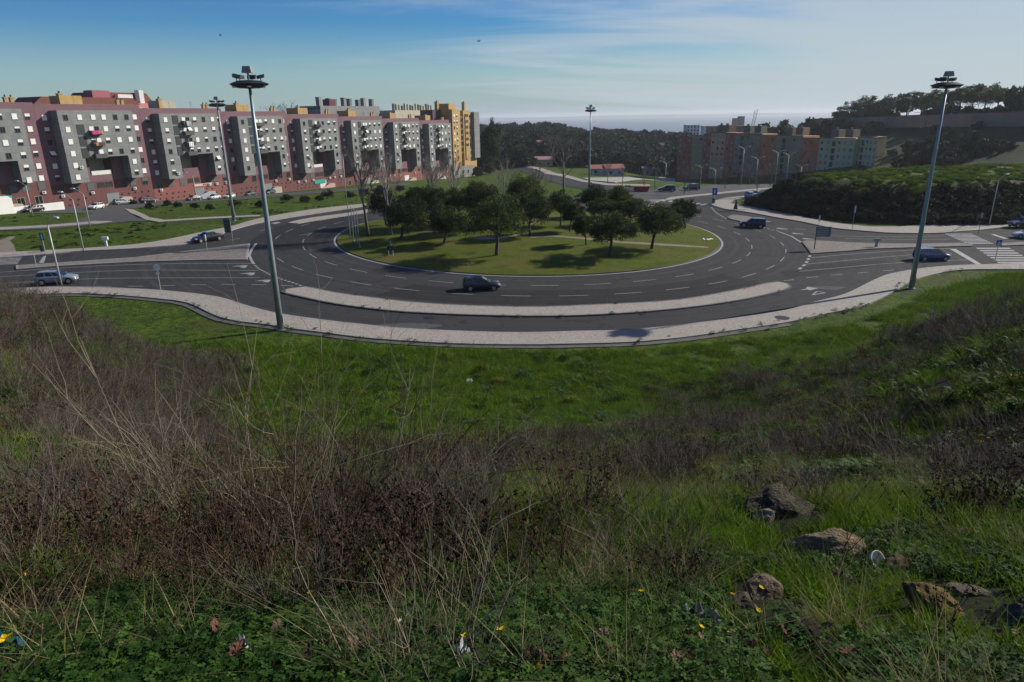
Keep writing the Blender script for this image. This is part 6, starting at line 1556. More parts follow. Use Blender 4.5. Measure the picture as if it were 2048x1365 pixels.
def clover_mesh(k):
    rr = np.random.default_rng(500 + k); n = 42
    C = np.stack([rr.uniform(-.17, .17, n), rr.uniform(-.17, .17, n), rr.uniform(.03, .13, n)], 1)
    Vs, Fs = [], []; o = 0
    for c in C:
        a0 = rr.uniform(0, 6.28); s = rr.uniform(.014, .024); tilt = rr.normal(size=2) * .35
        for j in range(3):
            a = a0 + j * 2.094; u = np.array([math.cos(a), math.sin(a), 0]); v = np.array([-u[1], u[0], 0])
            for p in (c, c + u * s * .8 + v * s * .6, c + u * s * 1.5, c + u * s * .8 - v * s * .6):
                q = p.copy(); q[2] += (p - c)[0] * tilt[0] + (p - c)[1] * tilt[1]; Vs.append(q)
            Fs.append((o, o + 1, o + 2, o + 3)); o += 4
        Vs += [c, c + np.array([.003, 0, 0]), np.array([c[0] * .8 + .003, c[1] * .8, 0]), np.array([c[0] * .8, c[1] * .8, 0])]; Fs.append((o, o + 1, o + 2, o + 3)); o += 4
    return np_mesh('clover_patch', np.array(Vs), np.array(Fs), M_CLO)
def weed_mesh(k):
    rr = np.random.default_rng(600 + k); Vs, Fs = [], []; o = 0
    for j in range(22):
        a = rr.uniform(0, 6.28); el = rr.uniform(.1, 1.1); ln = rr.uniform(.10, .24); wd = ln * rr.uniform(.22, .38)
        d = np.array([math.cos(a) * math.cos(el), math.sin(a) * math.cos(el), math.sin(el)]); s = np.array([-math.sin(a), math.cos(a), 0]); b0 = np.array([rr.normal() * .05, rr.normal() * .05, rr.uniform(0, .12)])
        for t_, w_ in ((0, .15), (.35, 1), (.7, .85), (1, .05)):
            c = b0 + d * ln * t_ + np.array([0, 0, -.5 * ln * t_ * t_])
            Vs += [c - s * wd * w_ * .5, c + s * wd * w_ * .5]
        for q in range(3): Fs.append((o + 2 * q, o + 2 * q + 1, o + 2 * q + 3, o + 2 * q + 2))
        o += 8
    return np_mesh('weed_clump', np.array(Vs), np.array(Fs), M_WEED)
def seed_mesh(k):
    """brown weedy stalks set with small dry seed heads"""
    rr = np.random.default_rng(700 + k)
    tw = twig_cloud('seed_stalks', rr, 11, .75, .5, .0052, M_TW2, forks=2, lean=.5)
    n = len(tw.vertices); V = np.empty(n * 3, np.float32); tw.vertices.foreach_get('co', V); V = V.reshape(-1, 3)
    up = V[V[:, 2] > .28]; C = up[rr.integers(0, len(up), 170)] + rr.normal(size=(170, 3)) * .012
    Vc, Fc = cards(C, .030, .018, rr)
    nf = len(tw.polygons); F0 = np.empty(nf * 4, np.int32); tw.polygons.foreach_get('vertices', F0)
    me = np_mesh('seed_stalks', np.vstack([V, Vc]), np.vstack([F0.reshape(-1, 4), Fc + n]), [M_TW2, M_SEED], np.concatenate([np.zeros(nf), np.ones(len(Fc))]))
    return me
S_GR = [source(blade_mesh('grass_tuft', np.random.default_rng(800 + k), 34, .14, .0095, .09, M_G1, lean=.55)) for k in range(3)]
S_GL = [source(blade_mesh('grass_long', np.random.default_rng(820 + k), 26, .26, .0095, .10, M_G2 if k else M_G1, lean=.5, seg=3, curl=.55)) for k in range(3)]
S_GS = [source(blade_mesh('grass_dry', np.random.default_rng(840 + k), 26, .34, .0042, .10, M_G3, lean=.6, seg=3, curl=.5)) for k in range(2)]
S_CL = [source(clover_mesh(k)) for k in range(3)]
S_WE = [source(weed_mesh(k)) for k in range(2)]
S_T1 = [source(twig_cloud('grey_twigs', np.random.default_rng(860 + k), 13, .85, .7, .0060, M_TW1, forks=3, lean=.6)) for k in range(3)]
S_T2 = [source(seed_mesh(k)) for k in range(3)]
ST = [(1548, 1003, 140, 74, (.10, .095, .08), (.05, .05, .04), 'dark lichen-covered boulder among the grass', .3), (1530, 1030, 46, 34, (.40, .39, .36), (.26, .25, .23), 'small whitish stone below the dark boulder', .1),
      (1635, 1088, 150, 66, (.27, .235, .17), (.15, .13, .095), 'broad tan slab of stone in the grass', .1), (1520, 1172, 82, 70, (.29, .255, .22), (.17, .15, .13), 'pinkish grey angular stone', .5), (1478, 1205, 90, 44, (.22, .19, .16), (.12, .105, .09), 'flat grey stone half sunk beside the pinkish one', -.5),
      (1600, 1255, 78, 72, (.055, .052, .048), (.028, .027, .025), 'dark rounded stone in the near grass', .2), (1788, 1126, 66, 62, (.24, .20, .15), (.12, .10, .075), 'brown angular stone beside the white bowl', .7), (1878, 1200, 130, 70, (.25, .185, .085), (.14, .105, .055), 'long ochre slab of stone lying aslant', -.65),
      (1940, 1178, 82, 36, (.26, .25, .23), (.16, .155, .14), 'low grey stone behind the ochre slab', 0), (2025, 1222, 70, 60, (.23, .225, .21), (.13, .13, .12), 'grey stone behind the near grass tufts', .3), (1680, 1148, 48, 40, (.30, .28, .25), (.18, .17, .15), 'small pale stone below the tan slab', .2),
      (1400, 1240, 60, 30, (.20, .17, .13), (.11, .09, .07), 'flat earthy stone beside the dark plastic bag', 0), (255, 905, 46, 26, (.12, .11, .10), (.07, .065, .06), 'dark stone in the grass behind the tall stems', 0), (360, 905, 34, 22, (.36, .33, .29), (.24, .22, .19), 'small pale stone behind the tall stems', .3), (1905, 343, 0, 0, (.1, .1, .1), (.06, .06, .06), '', 0)]
STP = []
for px, py, wp, hp, c, c2, words, rz in ST:
    if words:
        P = G(px, py + hp * .30); STP.append((P, px_per_m(P)))
    else: STP.append(None)
def clear(x, y, short=1.0):
    """keeps tall cover off the stones and off the ground just before them"""
    ok = np.ones(len(x), bool)
    for (px, py, wp, hp, *_), q in zip(ST, STP):
        if q is None or q[0][1] > 14: continue
        P, s = q; a_ = wp / s * .72; b_ = hp / s * .55 + .6 * short
        dx = x - P[0]; dy = y - P[1] + .35 * short * b_
        ok &= (dx / a_) ** 2 + (dy / b_) ** 2 > r.uniform(.5, 1.25, len(x))
    ok &= r.random(len(x)) > soil_mask(x, y) * .93
    return ok
def field(n, d0, d1, cap, amax=1.0):
    """points over the bank seen from the standpoint, thinning with distance"""
    n = int(n * 1.16)
    d = np.exp(r.uniform(math.log(d0), math.log(d1), n)); a = r.uniform(-amax, amax, n)
    dens = n / (2 * amax * math.log(d1 / d0)) / d ** 2
    k = r.random(n) < np.minimum(1, cap / dens)
    d, a = d[k], a[k]
    return d * np.sin(a), d * np.cos(a)
def lay(name, x, y, sources, smin, smax, label, cat, grow=.0, tilt=.12, sink=.02, sid=None, small_near=False):
    d = np.hypot(x, y); z = T(x, y)
    rot = np.stack([r.normal(size=len(x)) * tilt, r.normal(size=len(x)) * tilt, r.uniform(0, 6.283, len(x))], 1)
    s = r.uniform(smin, smax, len(x)) * (1 + grow * d)
    if small_near: s = s * (1 - (.52 - .30 * sm(-.2, 1.2, x + .4 * fbm(x, y, 1.0))) * (1 - sm(2.2, 6.5, d)))
    return stuff(name, np.stack([x, y, z - sink * s], 1), rot, s, r.integers(0, len(sources), len(x)) if sid is None else sid, sources, label, cat)
LIM = lambda x, y: (np.hypot(x - RC[0], y - RC[1]) > 57.3) & ((np.asarray(y) < 45) | (poly_dist(x, y, core) < -3.6))
# clover carpet right below the camera and over the moist parts
x, y = field(60000, 1.4, 16, 240)
n1_ = fbm(x, y, 1.6); k = LIM(x, y) & ((y < 4.3 + 1.2 * n1_) & (fbm(x + 4, y + 2, .9) > -.08 + .25 * sm(0, 2, x)) | ((x > 1.0) & (fbm(x + 9, y, 1.6) > .28))) & (n1_ > -.62)
k &= clear(x, y, .5)
lay('clover', x[k], y[k], S_CL, .55, .95, 'low green clover carpeting the near bank', 'clover')
# short grass
xc, yc = field(9500, 1.5, 56, 7.5)
q_ = np.repeat(np.arange(len(xc)), 9); sg_ = .10 + .007 * np.hypot(xc, yc)
x = xc[q_] + r.normal(size=len(q_)) * sg_[q_]; y = yc[q_] + r.normal(size=len(q_)) * sg_[q_]
xe, ye = field(26000, 1.4, 56, 60); x = np.concatenate([x, xe]); y = np.concatenate([y, ye])
bmk = brush_mask(x, y); n1_ = fbm(x + 3, y, 2.5)
k = LIM(x, y) & (y > 1.0) & (r.random(len(x)) > bmk * .6) & (n1_ > -.45 + .35 * (y < 4))
k &= clear(x, y, .6)
lay('grass', x[k], y[k], S_GR, .5, 1.45, 'short bright green grass on the bank and lawn', 'grass', grow=.022, small_near=True)
# long grass and straw
xc, yc = field(2600, 2.4, 48, 2.6)
q_ = np.repeat(np.arange(len(xc)), 8); sg_ = .12 + .006 * np.hypot(xc, yc)
x = xc[q_] + r.normal(size=len(q_)) * sg_[q_]; y = yc[q_] + r.normal(size=len(q_)) * sg_[q_]
bmk = brush_mask(x, y); n1_ = fbm(x + 31, y + 7, 3.0)
k = LIM(x, y) & (np.hypot(x, y) < 44) & (n1_ > -.1 - .3 * bmk) & ~((np.abs(x) < 11) & (y > 24)) & (y > 4.0 + 1.5 * n1_)
k &= clear(x, y)
lay('long_grass', x[k], y[k], S_GL, .4, 1.0, 'long yellowish green grass among the brush', 'grass', grow=.012)
xc, yc = field(2200, 2.4, 40, 2.4)
q_ = np.repeat(np.arange(len(xc)), 6); sg_ = .10 + .006 * np.hypot(xc, yc)
x = xc[q_] + r.normal(size=len(q_)) * sg_[q_]; y = yc[q_] + r.normal(size=len(q_)) * sg_[q_]
bmk = brush_mask(x, y); n1_ = fbm(x + 61, y + 7, 2.6)
k = LIM(x, y) & (r.random(len(x)) < .75 + bmk) & (n1_ > -.25) & ~((np.abs(x) < 10) & (y > 23))
k &= clear(x, y)
lay('dry_grass', x[k], y[k], S_GS, .6, 1.5, 'straw-coloured dry grass among the brush', 'grass', grow=.010)
# broad-leaved weeds
x, y = field(16000, 1.8, 50, 26)
n1_ = fbm(x + 80, y, 3.0)
k = LIM(x, y) & (np.hypot(x, y) > 5.5) & (n1_ > .08 - .25 * sm(2, 8, x)) & (r.random(len(x)) > brush_mask(x, y) * .7)
k &= clear(x, y)
lay('weeds', x[k], y[k], S_WE, .5, 1.3, 'broad-leaved green weeds on the bank', 'weeds', grow=.02)
# dry brush
x, y = field(34000, 3.0, 58, 11)
bmk = brush_mask(x, y); k = LIM(x, y) & (r.random(len(x)) < bmk * .95) & (np.hypot(x - 0, y) > 3.0)
k &= clear(x, y); x, y = x[k], y[k]; front = (y < 15) & (x < 3.2)
sid = np.where(r.random(len(x)) < np.where(front, .72, .22), r.integers(3, 6, len(x)), r.integers(0, 3, len(x)))
lay('dry_brush', x, y, S_T1 + S_T2, .45, 1.05, 'tangled brown and grey dry brush on the bank', 'brush', grow=.016, tilt=.22, sid=sid)
# scattered reddish weeds elsewhere
x, y = field(5200, 3.6, 46, 5)
k = LIM(x, y) & (fbm(x + 5, y + 50, 3.5) > .12) & ~((np.abs(x) < 9) & (y > 22)) & clear(x, y); x, y = x[k], y[k]
lay('seed_weeds', x, y, S_T2 + S_GS, .4, .85, 'brown seeding weeds scattered over the bank', 'weeds', grow=.012, tilt=.2)
xc, yc = field(1500, 4.6, 46, .7)
k = LIM(xc, yc) & (xc > -1 + .05 * yc) & (fbm(xc + 15, yc, 3.0) > .08) & ~((np.abs(xc) < 9) & (yc > 24)) & clear(xc, yc); xc, yc = xc[k], yc[k]
q_ = np.repeat(np.arange(len(xc)), 7); sg_ = .16 + .010 * np.hypot(xc, yc)
x = xc[q_] + r.normal(size=len(q_)) * sg_[q_]; y = yc[q_] + r.normal(size=len(q_)) * sg_[q_]
k = clear(x, y); x, y = x[k], y[k]
lay('thicket', x, y, S_T1 + S_T2[:2], .35, .8, 'small dry thickets dotted over the grassy slope', 'brush', grow=.018, tilt=.3)
# leafy green clumps giving the right-hand slope its rough relief
S_LC = []
for k_ in range(4):
    rr = np.random.default_rng(930 + k_); V, F_, _ = crown(rr, 1, 1, .7, 14, 46, .17, .07, clump_r=.40, flat=-.15, shell=.35)
    S_LC.append(source(np_mesh('leafy_clump', V + np.array([0, 0, .25]), F_, (M_WEED, M_G1, M_G2, M_WEED)[k_])))
x, y = field(4400, 11.5, 52, 2.2)
k = LIM(x, y) & (x > .5 + .34 * (y - 11)) & (fbm(x + 44, y + 3, 3.0) > -.12) & clear(x, y)
k |= LIM(x, y) & (r.random(len(x)) < .22) & (y > 14) & clear(x, y); x, y = x[k], y[k]
lay('slope_scrub', x, y, S_LC, .10, .36, 'leafy green clumps over the slope and the hollow', 'scrub', grow=.022, tilt=.15, sink=.1)
xc, yc = field(1000, 7, 54, .35)
k = LIM(xc, yc) & (xc > .5 + .42 * (yc - 11)) & (fbm(xc + 24, yc + 13, 5.0) > .08) & clear(xc, yc); xc, yc = xc[k], yc[k]
q_ = np.repeat(np.arange(len(xc)), 6); sg_ = .2 + .012 * np.hypot(xc, yc)
x = xc[q_] + r.normal(size=len(q_)) * sg_[q_]; y = yc[q_] + r.normal(size=len(q_)) * sg_[q_]; k = LIM(x, y); x, y = x[k], y[k]
lay('slope_thicket', x, y, S_T1 + S_T2, .35, .85, 'brown leafless thickets along the rising slope', 'brush', grow=.016, tilt=.28)
# clumped growth on the mound's crown and on the verges: low tussocks
S_TU = []
for k_ in range(3):
    V, F_, _ = crown(np.random.default_rng(900 + k_), 1, 1, .55, 12, 30, .30, .10, clump_r=.45, flat=-.1, shell=.3)
    S_TU.append(source(np_mesh('tussock', V + np.array([0, 0, .1]), F_, (M_G2, M_G1, M_WEED)[k_])))
x = r.uniform(52, 160, 9000); y = r.uniform(122, 176, 9000); d = poly_dist(x, y, MOUND); k = (d > 6.5) & (fbm(x, y, 3.5) > -.25)
lay('tussocks', x[k], y[k], S_TU, .35, .8, 'bright green tussocks over the top of the mound', 'grass', sink=.1)
# rough tufts over the lawn below the pavement
x = r.uniform(-40, 75, 60000); y = r.uniform(18, 92, 60000)
k = LIM(x, y) & (y < 55 + .62 * np.maximum(x - 18, 0)) & (r.random(len(x)) > brush_mask(x, y)) & (fbm(x, y, 4) + .5 * fbm(x + 7, y, 1.3) > -.35); x, y = x[k], y[k]
lay('lawn_tufts', x, y, S_GR + S_GR + S_GL[:1], .6, 2.2, 'uneven green tufts over the lawn below the pavement', 'grass', sink=.02, grow=.02)
# weeds in the joints along the pavement and the crescent island
e1 = crs(gr(sw_out), .5); e2 = crs(gr(cres), .5, True)
xs_, ys_ = [], []
for e_, n_, j_ in ((e1, 210, .35), (e2, 90, .3)):
    q = e_[r.integers(0, len(e_), n_)] + r.normal(size=(n_, 2)) * j_; xs_.append(q[:, 0]); ys_.append(q[:, 1])
x, y = np.concatenate(xs_), np.concatenate(ys_); k = fbm(x, y, 7) > -.15; x, y = x[k], y[k]
stuff('pavement_weeds', np.stack([x, y, road_z(x, y) + .16], 1), np.stack([x * 0, x * 0, r.uniform(0, 6.28, len(x))], 1), r.uniform(.35, 1.6, len(x)), r.integers(0, 4, len(x)), S_WE + S_GR[:1] + S_GS[:1], 'small weeds rooted in the joints along the near pavement', 'weeds')
# the verge below the pink row
Pv = G(r.uniform(0, 760, 1500), r.uniform(398, 500, 1500)); k = poly_dist(Pv[:, 0], Pv[:, 1], core) < -4.5
roadish = np.zeros(len(Pv), bool)
Pv = Pv[k]; Pv = Pv[(fbm(Pv[:, 0], Pv[:, 1], 8) > .05)]
def clear_of_paving(P_):
    ok = np.ones(len(P_), bool)
    for o in col.objects:
        if o.type == 'MESH' and o.name.split('.')[0] in ('road', 'pavement', 'path', 'parking_place') and o.parent is None:
            bb_ = np.array([c[:] for c in o.bound_box]); x0, y0 = bb_[:, 0].min(), bb_[:, 1].min(); x1, y1 = bb_[:, 0].max(), bb_[:, 1].max()
            m_ = (P_[:, 0] > x0 - 1) & (P_[:, 0] < x1 + 1) & (P_[:, 1] > y0 - 1) & (P_[:, 1] < y1 + 1)
            idx_ = np.where(m_ & ok)[0]
            if not len(idx_): continue
            V_ = np.empty(len(o.data.vertices) * 3, np.float32); o.data.vertices.foreach_get('co', V_); V_ = V_.reshape(-1, 3)[:, :2]
            for i_ in idx_:
                if np.min((V_[:, 0] - P_[i_, 0]) ** 2 + (V_[:, 1] - P_[i_, 1]) ** 2) < 2.2 ** 2: ok[i_] = False
    return ok
Pv = Pv[clear_of_paving(Pv)]
lay('verge_tussocks', Pv[:, 0], Pv[:, 1], [S_TU[0], S_TU[2]], .25, .6, 'uneven grass tussocks on the verge below the pink row', 'grass', sink=.1)

# ------------------------------------------------------------------ single dry shrubs
def shrub(px, py, hgt, n, label, m, wd=.010, forks=3, lean=.5, seed=0, tilt=(0, 0), group=None, rx=.8):
    P = G(px, py); rr = np.random.default_rng(seed)
    t = empty('dry_shrub', tuple(P)); tag(t, label, 'shrub', group)
    me = twig_cloud('branches', rr, n, hgt, rx, wd, m, forks=forks, lean=lean, seg=5, crooked=.13)
    link('branches', me, t)
    me = twig_cloud('fine_twigs', rr, n * 2, hgt * .62, rx * 1.2, wd * .4, m, forks=3, lean=lean * 1.3, seg=3, crooked=.18); o = link('fine_twigs', me, t); o['kind'] = 'stuff'
    t.rotation_euler = (tilt[0], tilt[1], rr.uniform(-.3, .3))
    return t
SH = [
    (430, 1075, 2.3, 7, 'tall pale dry shrub with long forked stems rising over the lawn', M_TW3, .011, .42, (0, -.12)),
    (545, 1105, 2.2, 8, 'upright dry shrub of whitish stems beside the tallest one', M_TW3, .010, .32, (0, .02)),
    (660, 1090, 2.0, 10, 'dense dry shrub with reddish brown stems at the middle of the brush', M_TW2, .009, .55, (0, .05)),
    (760, 1070, 2.0, 9, 'brown dry shrub leaning towards the bare branches', M_TW2, .010, .45, (.05, .32)),
    (820, 1010, 1.9, 9, 'grey dry shrub with fanned branches leaning over', M_TW1, .010, .5, (.1, .55)),
    (900, 1000, 1.5, 10, 'low grey bush of bare branches lying to one side', M_TW3, .009, .45, (.1, .8)),
    (330, 1040, 1.8, 7, 'sparse dry shrub with one long slanting stem', M_TW3, .010, .6, (0, -.35)),
    (250, 1090, 1.5, 9, 'grey tangled shrub at the edge of the dry slope', M_TW1, .008, .7, (0, -.1)),
    (120, 1020, 1.6, 10, 'dark grey shrub on the dry slope', M_TW1, .008, .6, (0, 0)),
    (60, 1140, 1.3, 10, 'fine grey shrub above the brown leaves', M_TW1, .007, .7, (0, 0)),
    (600, 1190, 1.3, 10, 'reddish seeding shrub in front of the whitish stems', M_TW2, .007, .6, (0, 0)),
    (470, 1210, 1.2, 10, 'brown twiggy shrub above the clover', M_TW2, .007, .8, (0, -.2)),
    (880, 1345, .95, 9, 'cluster of pale straw stalks growing from the clover', M_TW3, .006, .35, (0, .02)),
    (800, 1365, .9, 5, 'few straw stalks beside the pale cluster', M_TW3, .006, .4, (0, -.15)),
    (1160, 930, 1.3, 12, 'slim upright dry stems beside the dark hollow', M_TW1, .007, .35, (0, 0)),
    (1260, 1110, 1.0, 13, 'round tangle of pale dry stems beside the clover', M_TW3, .006, .85, (0, .1)),
    (1330, 1000, 1.1, 11, 'tall thin grey stems in the yellowish grass', M_TW1, .006, .4, (0, 0)),
    (1700, 930, 1.2, 18, 'big round tangle of pale arching stems above the rocks', M_TW3, .008, 1.0, (0, 0)),
    (1800, 945, 1.1, 16, 'pale arching tangle beside the yellow flowers', M_TW3, .008, 1.1, (0, .1)),
    (1900, 975, .9, 14, 'low grey tangle below the yellow flowers', M_TW1, .007, 1.0, (0, .1)),
    (1640, 1150, .8, 6, 'thin dark stalk shrub growing between the rocks', M_TW2, .006, .35, (0, 0)),
    (1990, 600, 2.2, 16, 'large grey leafless shrub on the bank below the blue sign', M_TW1, .012, .8, (0, 0)),
    (2030, 570, 2.4, 16, 'large brown shrub at the bank edge hiding the pavement', M_TW2, .012, .8, (0, 0)),
    (1640, 690, 1.6, 14, 'brown shrub on the slope beside the far lawn', M_TW2, .010, .8, (0, 0)),
    (1560, 730, 1.5, 14, 'grey-brown shrub on the slope above the lawn edge', M_TW1, .010, .8, (0, 0)),
    (1440, 770, 1.4, 14, 'reddish shrub at the edge of the lawn', M_TW2, .010, .8, (0, 0)),
    (1200, 770, 1.0, 10, 'low brown shrub standing alone in the lawn', M_TW2, .008, .9, (0, 0)),
    (730, 730, 1.0, 10, 'low grey shrub in the lawn behind the tall stems', M_TW1, .008, .9, (0, 0)),
    (300, 1060, 2.1, 8, 'slender whitish stems rising beside the long slanting stem', M_TW3, .008, .35, (0, -.05)),
    (500, 1060, 2.1, 9, 'thin grey stems between the two tall pale shrubs', M_TW1, .007, .35, (0, 0)),
    (610, 1050, 2.3, 8, 'tall thin pale stems behind the reddish shrub', M_TW3, .008, .30, (0, .05)),
    (700, 1040, 2.2, 9, 'grey upright stems above the brown brush', M_TW1, .008, .35, (0, .1)),
    (780, 1030, 2.0, 9, 'pale fanned stems beside the leaning brown shrub', M_TW3, .008, .45, (0, .2)),
    (860, 1040, 1.7, 9, 'pale leaning stems in front of the bare low bush', M_TW3, .008, .4, (0, .5)),
    (180, 1110, 1.4, 9, 'grey brushy stems at the foot of the dry slope', M_TW1, .007, .6, (0, -.2)),
    (960, 960, 1.3, 20, 'dark dense twiggy bush at the foot of the lawn', M_TW2, .009, .7, (0, 0)),
    (1080, 1180, .9, 10, 'reddish brown weeds above the near clover', M_TW2, .006, .6, (0, 0)),
    (1180, 1150, .9, 10, 'tangled brown stems left of the pale round tangle', M_TW2, .006, .8, (0, 0)),
    (1320, 1080, 1.0, 14, 'grey-brown round bush of thin stems in the slope grass', M_TW1, .006, .9, (0, 0)),
    (60, 640, 2.4, 18, 'tall grey brush on the spur beside the silver-blue hatchback', M_TW1, .012, .7, (0, 0)),
    (130, 660, 2.2, 18, 'brown brush at the edge of the spur', M_TW2, .012, .7, (0, 0)),
]
for i, (px, py, h, n, words, m_, wd, ln_, ti) in enumerate(SH):
    shrub(px, py, h, n, words, m_, wd * .72, 3, ln_, 1000 + i, ti)
# long dry stem lying across the brush
# ------------------------------------------------------------------ stones, leaves, flowers, litter
def stone_mesh(seed, sub=3, flat=.6):
    bm = bmesh.new(); bmesh.ops.create_icosphere(bm, subdivisions=sub, radius=1)
    rr = np.random.default_rng(seed); pl = [(Vector(rr.normal(size=3)).normalized(), rr.uniform(.55, .9)) for _ in range(11)]
    off = rr.uniform(0, 50)
    from mathutils import noise as mn
    for v in bm.verts:
        for n_, d_ in pl:
            e = v.co.dot(n_) - d_
            if e > 0: v.co -= n_ * e * .93
        v.co += v.co.normalized() * (mn.noise(v.co * 2.3 + Vector((off, 0, 0))) * .13 + mn.noise(v.co * 7 + Vector((0, off, 0))) * .05 + mn.noise(v.co * 17 + Vector((0, off, 0))) * .022)
    me = bpy.data.meshes.new('stone'); bm.to_mesh(me); bm.free(); return me
def stone_mat(name, c, c2): return mat(name, c, c2, rough=.92, scale=3.5, bump=.9, bscale=16, detail=9, spec=.15, contrast=.35)
for i, (px, py, wp, hp, c, c2, words, rz) in enumerate(ST):
    if not words: continue
    P = G(px, py + hp * .30); s = px_per_m(P)
    me = stone_mesh(40 + i, 4); me.materials.append(stone_mat('stone_%d' % i, (c[0] * .95, c[1] * .82, c[2] * .66), (c2[0] * .6, c2[1] * .52, c2[2] * .42)))
    o = link('stone', me, None, (P[0], P[1], P[2] + hp / s * .05), (random.uniform(-.2, .2), random.uniform(-.25, .25) + (.25 if i == 7 else 0), rz), (wp / s * .60, wp / s * .45, hp / s * .56)); tag(o, words, 'stone')
def leaf_shape(seed):
    """a dry plane leaf: lobed outline, curled along its midrib, edges rolled"""
    rr = np.random.default_rng(seed); n = 22; curl = rr.uniform(2.5, 6.5); roll = rr.uniform(-3, 4)
    def bend(x_, y_): return (math.sin(x_ * curl) / curl, y_, (1 - math.cos(x_ * curl)) / curl + roll * y_ * y_ + rr.normal() * .004)
    rings = []
    for q in (.45, 1.0):
        ring = []
        for k in range(n):
            a = -math.pi / 2 + 2 * math.pi * k / n; lobe = .068 + .007 * math.cos(5 * (a - math.pi / 2)) + .006 * math.cos(9 * a + seed) + rr.normal() * .004 - .018 * abs(math.cos(a))
            if k == 0: lobe = .03
            ring.append(bend(lobe * q * math.cos(a) * rr.uniform(.9, 1.1), lobe * q * math.sin(a)))
        rings.append(ring)
    V = [bend(0, 0)] + rings[0] + rings[1] + [(0, -.03, .0), (.004, -.13, .015), (-.004, -.13, .015)]
    mb = MB(); mb.add(V, [[0, k + 1, (k + 1) % n + 1] for k in range(n)] + [[1 + k, 1 + n + k, 1 + n + (k + 1) % n, 1 + (k + 1) % n] for k in range(n)] + [[2 * n + 1, 2 * n + 2, 2 * n + 3]]); return mb
M_LEAF = [leaf_mat('fallen_leaf_%d' % k, c, tuple(v * .6 for v in c), .2, 14) for k, c in enumerate(((.22, .125, .07), (.14, .07, .038), (.28, .18, .115)))]
LEAF = [leaf_shape(k).mesh('fallen_leaf', M_LEAF[k % 3]) for k in range(6)]
lv = [(135, 1268, 1.2), (93, 1294, .8), (160, 1295, .9), (75, 1312, .7), (440, 1292, 1.0), (470, 1250, .8), (735, 1312, 1.2), (745, 1248, .9), (710, 1330, .9), (760, 1300, .7), (1085, 1352, 1.3), (1108, 1300, 1.0), (1130, 1356, .9), (1060, 1345, .8), (1205, 1308, .7), (1020, 1075, .6), (1560, 1295, .9), (1380, 1300, .9), (1400, 1312, .7), (1500, 1330, .7),
      (1915, 1084, .9), (1905, 1065, .7), (1640, 1325, .8), (1720, 1290, .8), (1650, 1290, .7), (1985, 1300, .8), (2020, 1305, .6), (1350, 1358, .9), (1375, 1352, .7), (1460, 1300, .6), (1825, 1265, .6), (620, 1350, .8), (250, 1330, .7), (30, 1250, .7), (480, 1345, .9), (1425, 985, .5), (1530, 1345, .7), (1690, 1345, .8), (560, 1290, .6), (880, 1290, .6)]
for i, (px, py, s) in enumerate(lv):
    P = G(px, py); o = link('fallen_leaf', LEAF[i % 6], None, (P[0], P[1], P[2] + .13), (random.uniform(.1, .9), random.uniform(-.5, .5), random.uniform(0, 6.28)), s * random.uniform(.5, .85)); tag(o, 'curled brown fallen leaf lying in the near ground cover', 'leaf', 'fallen leaves on the bank')
M_YEL2 = leaf_mat('yellow_petals', (.80, .62, .02), (.70, .50, .01), .3, 20)
def flower_mesh():
    mb = MB(); n = 5
    for k in range(n):
        a = 6.283 * k / n; c, s = math.cos(a), math.sin(a); q = .028
        mb.add([(0, 0, .18), (q * .7 * c - q * .5 * s, q * .7 * s + q * .5 * c, .192), (q * 1.3 * c, q * 1.3 * s, .197), (q * .7 * c + q * .5 * s, q * .7 * s - q * .5 * c, .192)], [(0, 1, 2, 3)], 0)
    pm = mb.mesh('petals', M_YEL2); mb = MB(); mb.tube([(0, 0, 0), (.01, 0, .1), (0, 0, .182)], .0025, 4); return pm, mb.mesh('stem', M_CLO)
PET, STEM = flower_mesh()
fl = [(37, 1345, 1.3), (638, 1205, .9), (632, 1225, .9), (1240, 1215, .8), (1280, 1218, .8), (1282, 1210, .7), (1320, 1232, .6), (1015, 1318, 1.0), (940, 1312, .8), (968, 1312, .6), (1095, 1362, .9), (25, 1172, .7), (50, 1168, .7), (165, 1160, .6), (1462, 1218, .7), (1505, 1200, .8), (1500, 1248, .8), (1385, 1285, .7), (1455, 1300, .6), (1145, 1180, .5), (600, 1285, .6), (270, 1175, .5), (180, 1190, .5)]
fl += [(1880 + 95 * random.random(), 872 + 34 * random.random(), .8) for _ in range(22)] + [(1850 + 190 * random.random(), 870 + 60 * random.random(), .7) for _ in range(8)]
for i, (px, py, s) in enumerate(fl):
    P = G(px, py); f = .8 if P[1] < 6 else 1.5; t = empty('yellow_flower', tuple(P)); tag(t, 'single yellow flower on a thin stem in the near clover' if P[1] < 6.5 else 'yellow flower in the patch above the pale tangle', 'flower', 'yellow flowers near the stones' if P[1] < 6.5 else 'yellow flower patch')
    link('petals', PET, t); link('stem', STEM, t); t.scale = (s * f,) * 3; t.rotation_euler = (random.uniform(-.1, .5), random.uniform(-.3, .3), random.uniform(0, 6))
def crumple(seed, sx, sy, sz, m, n=9):
    rr = np.random.default_rng(seed); mb = MB()
    V = [((i / n - .5) * sx + rr.normal() * sx * .05, (j / n - .5) * sy + rr.normal() * sy * .05, abs(rr.normal()) * sz * (1 - ((i / n - .5) ** 2 + (j / n - .5) ** 2) * 1.6)) for i in range(n + 1) for j in range(n + 1)]
    mb.add(V, [[i * (n + 1) + j, (i + 1) * (n + 1) + j, (i + 1) * (n + 1) + j + 1, i * (n + 1) + j + 1] for i in range(n) for j in range(n)]); return mb.mesh('sheet', m)
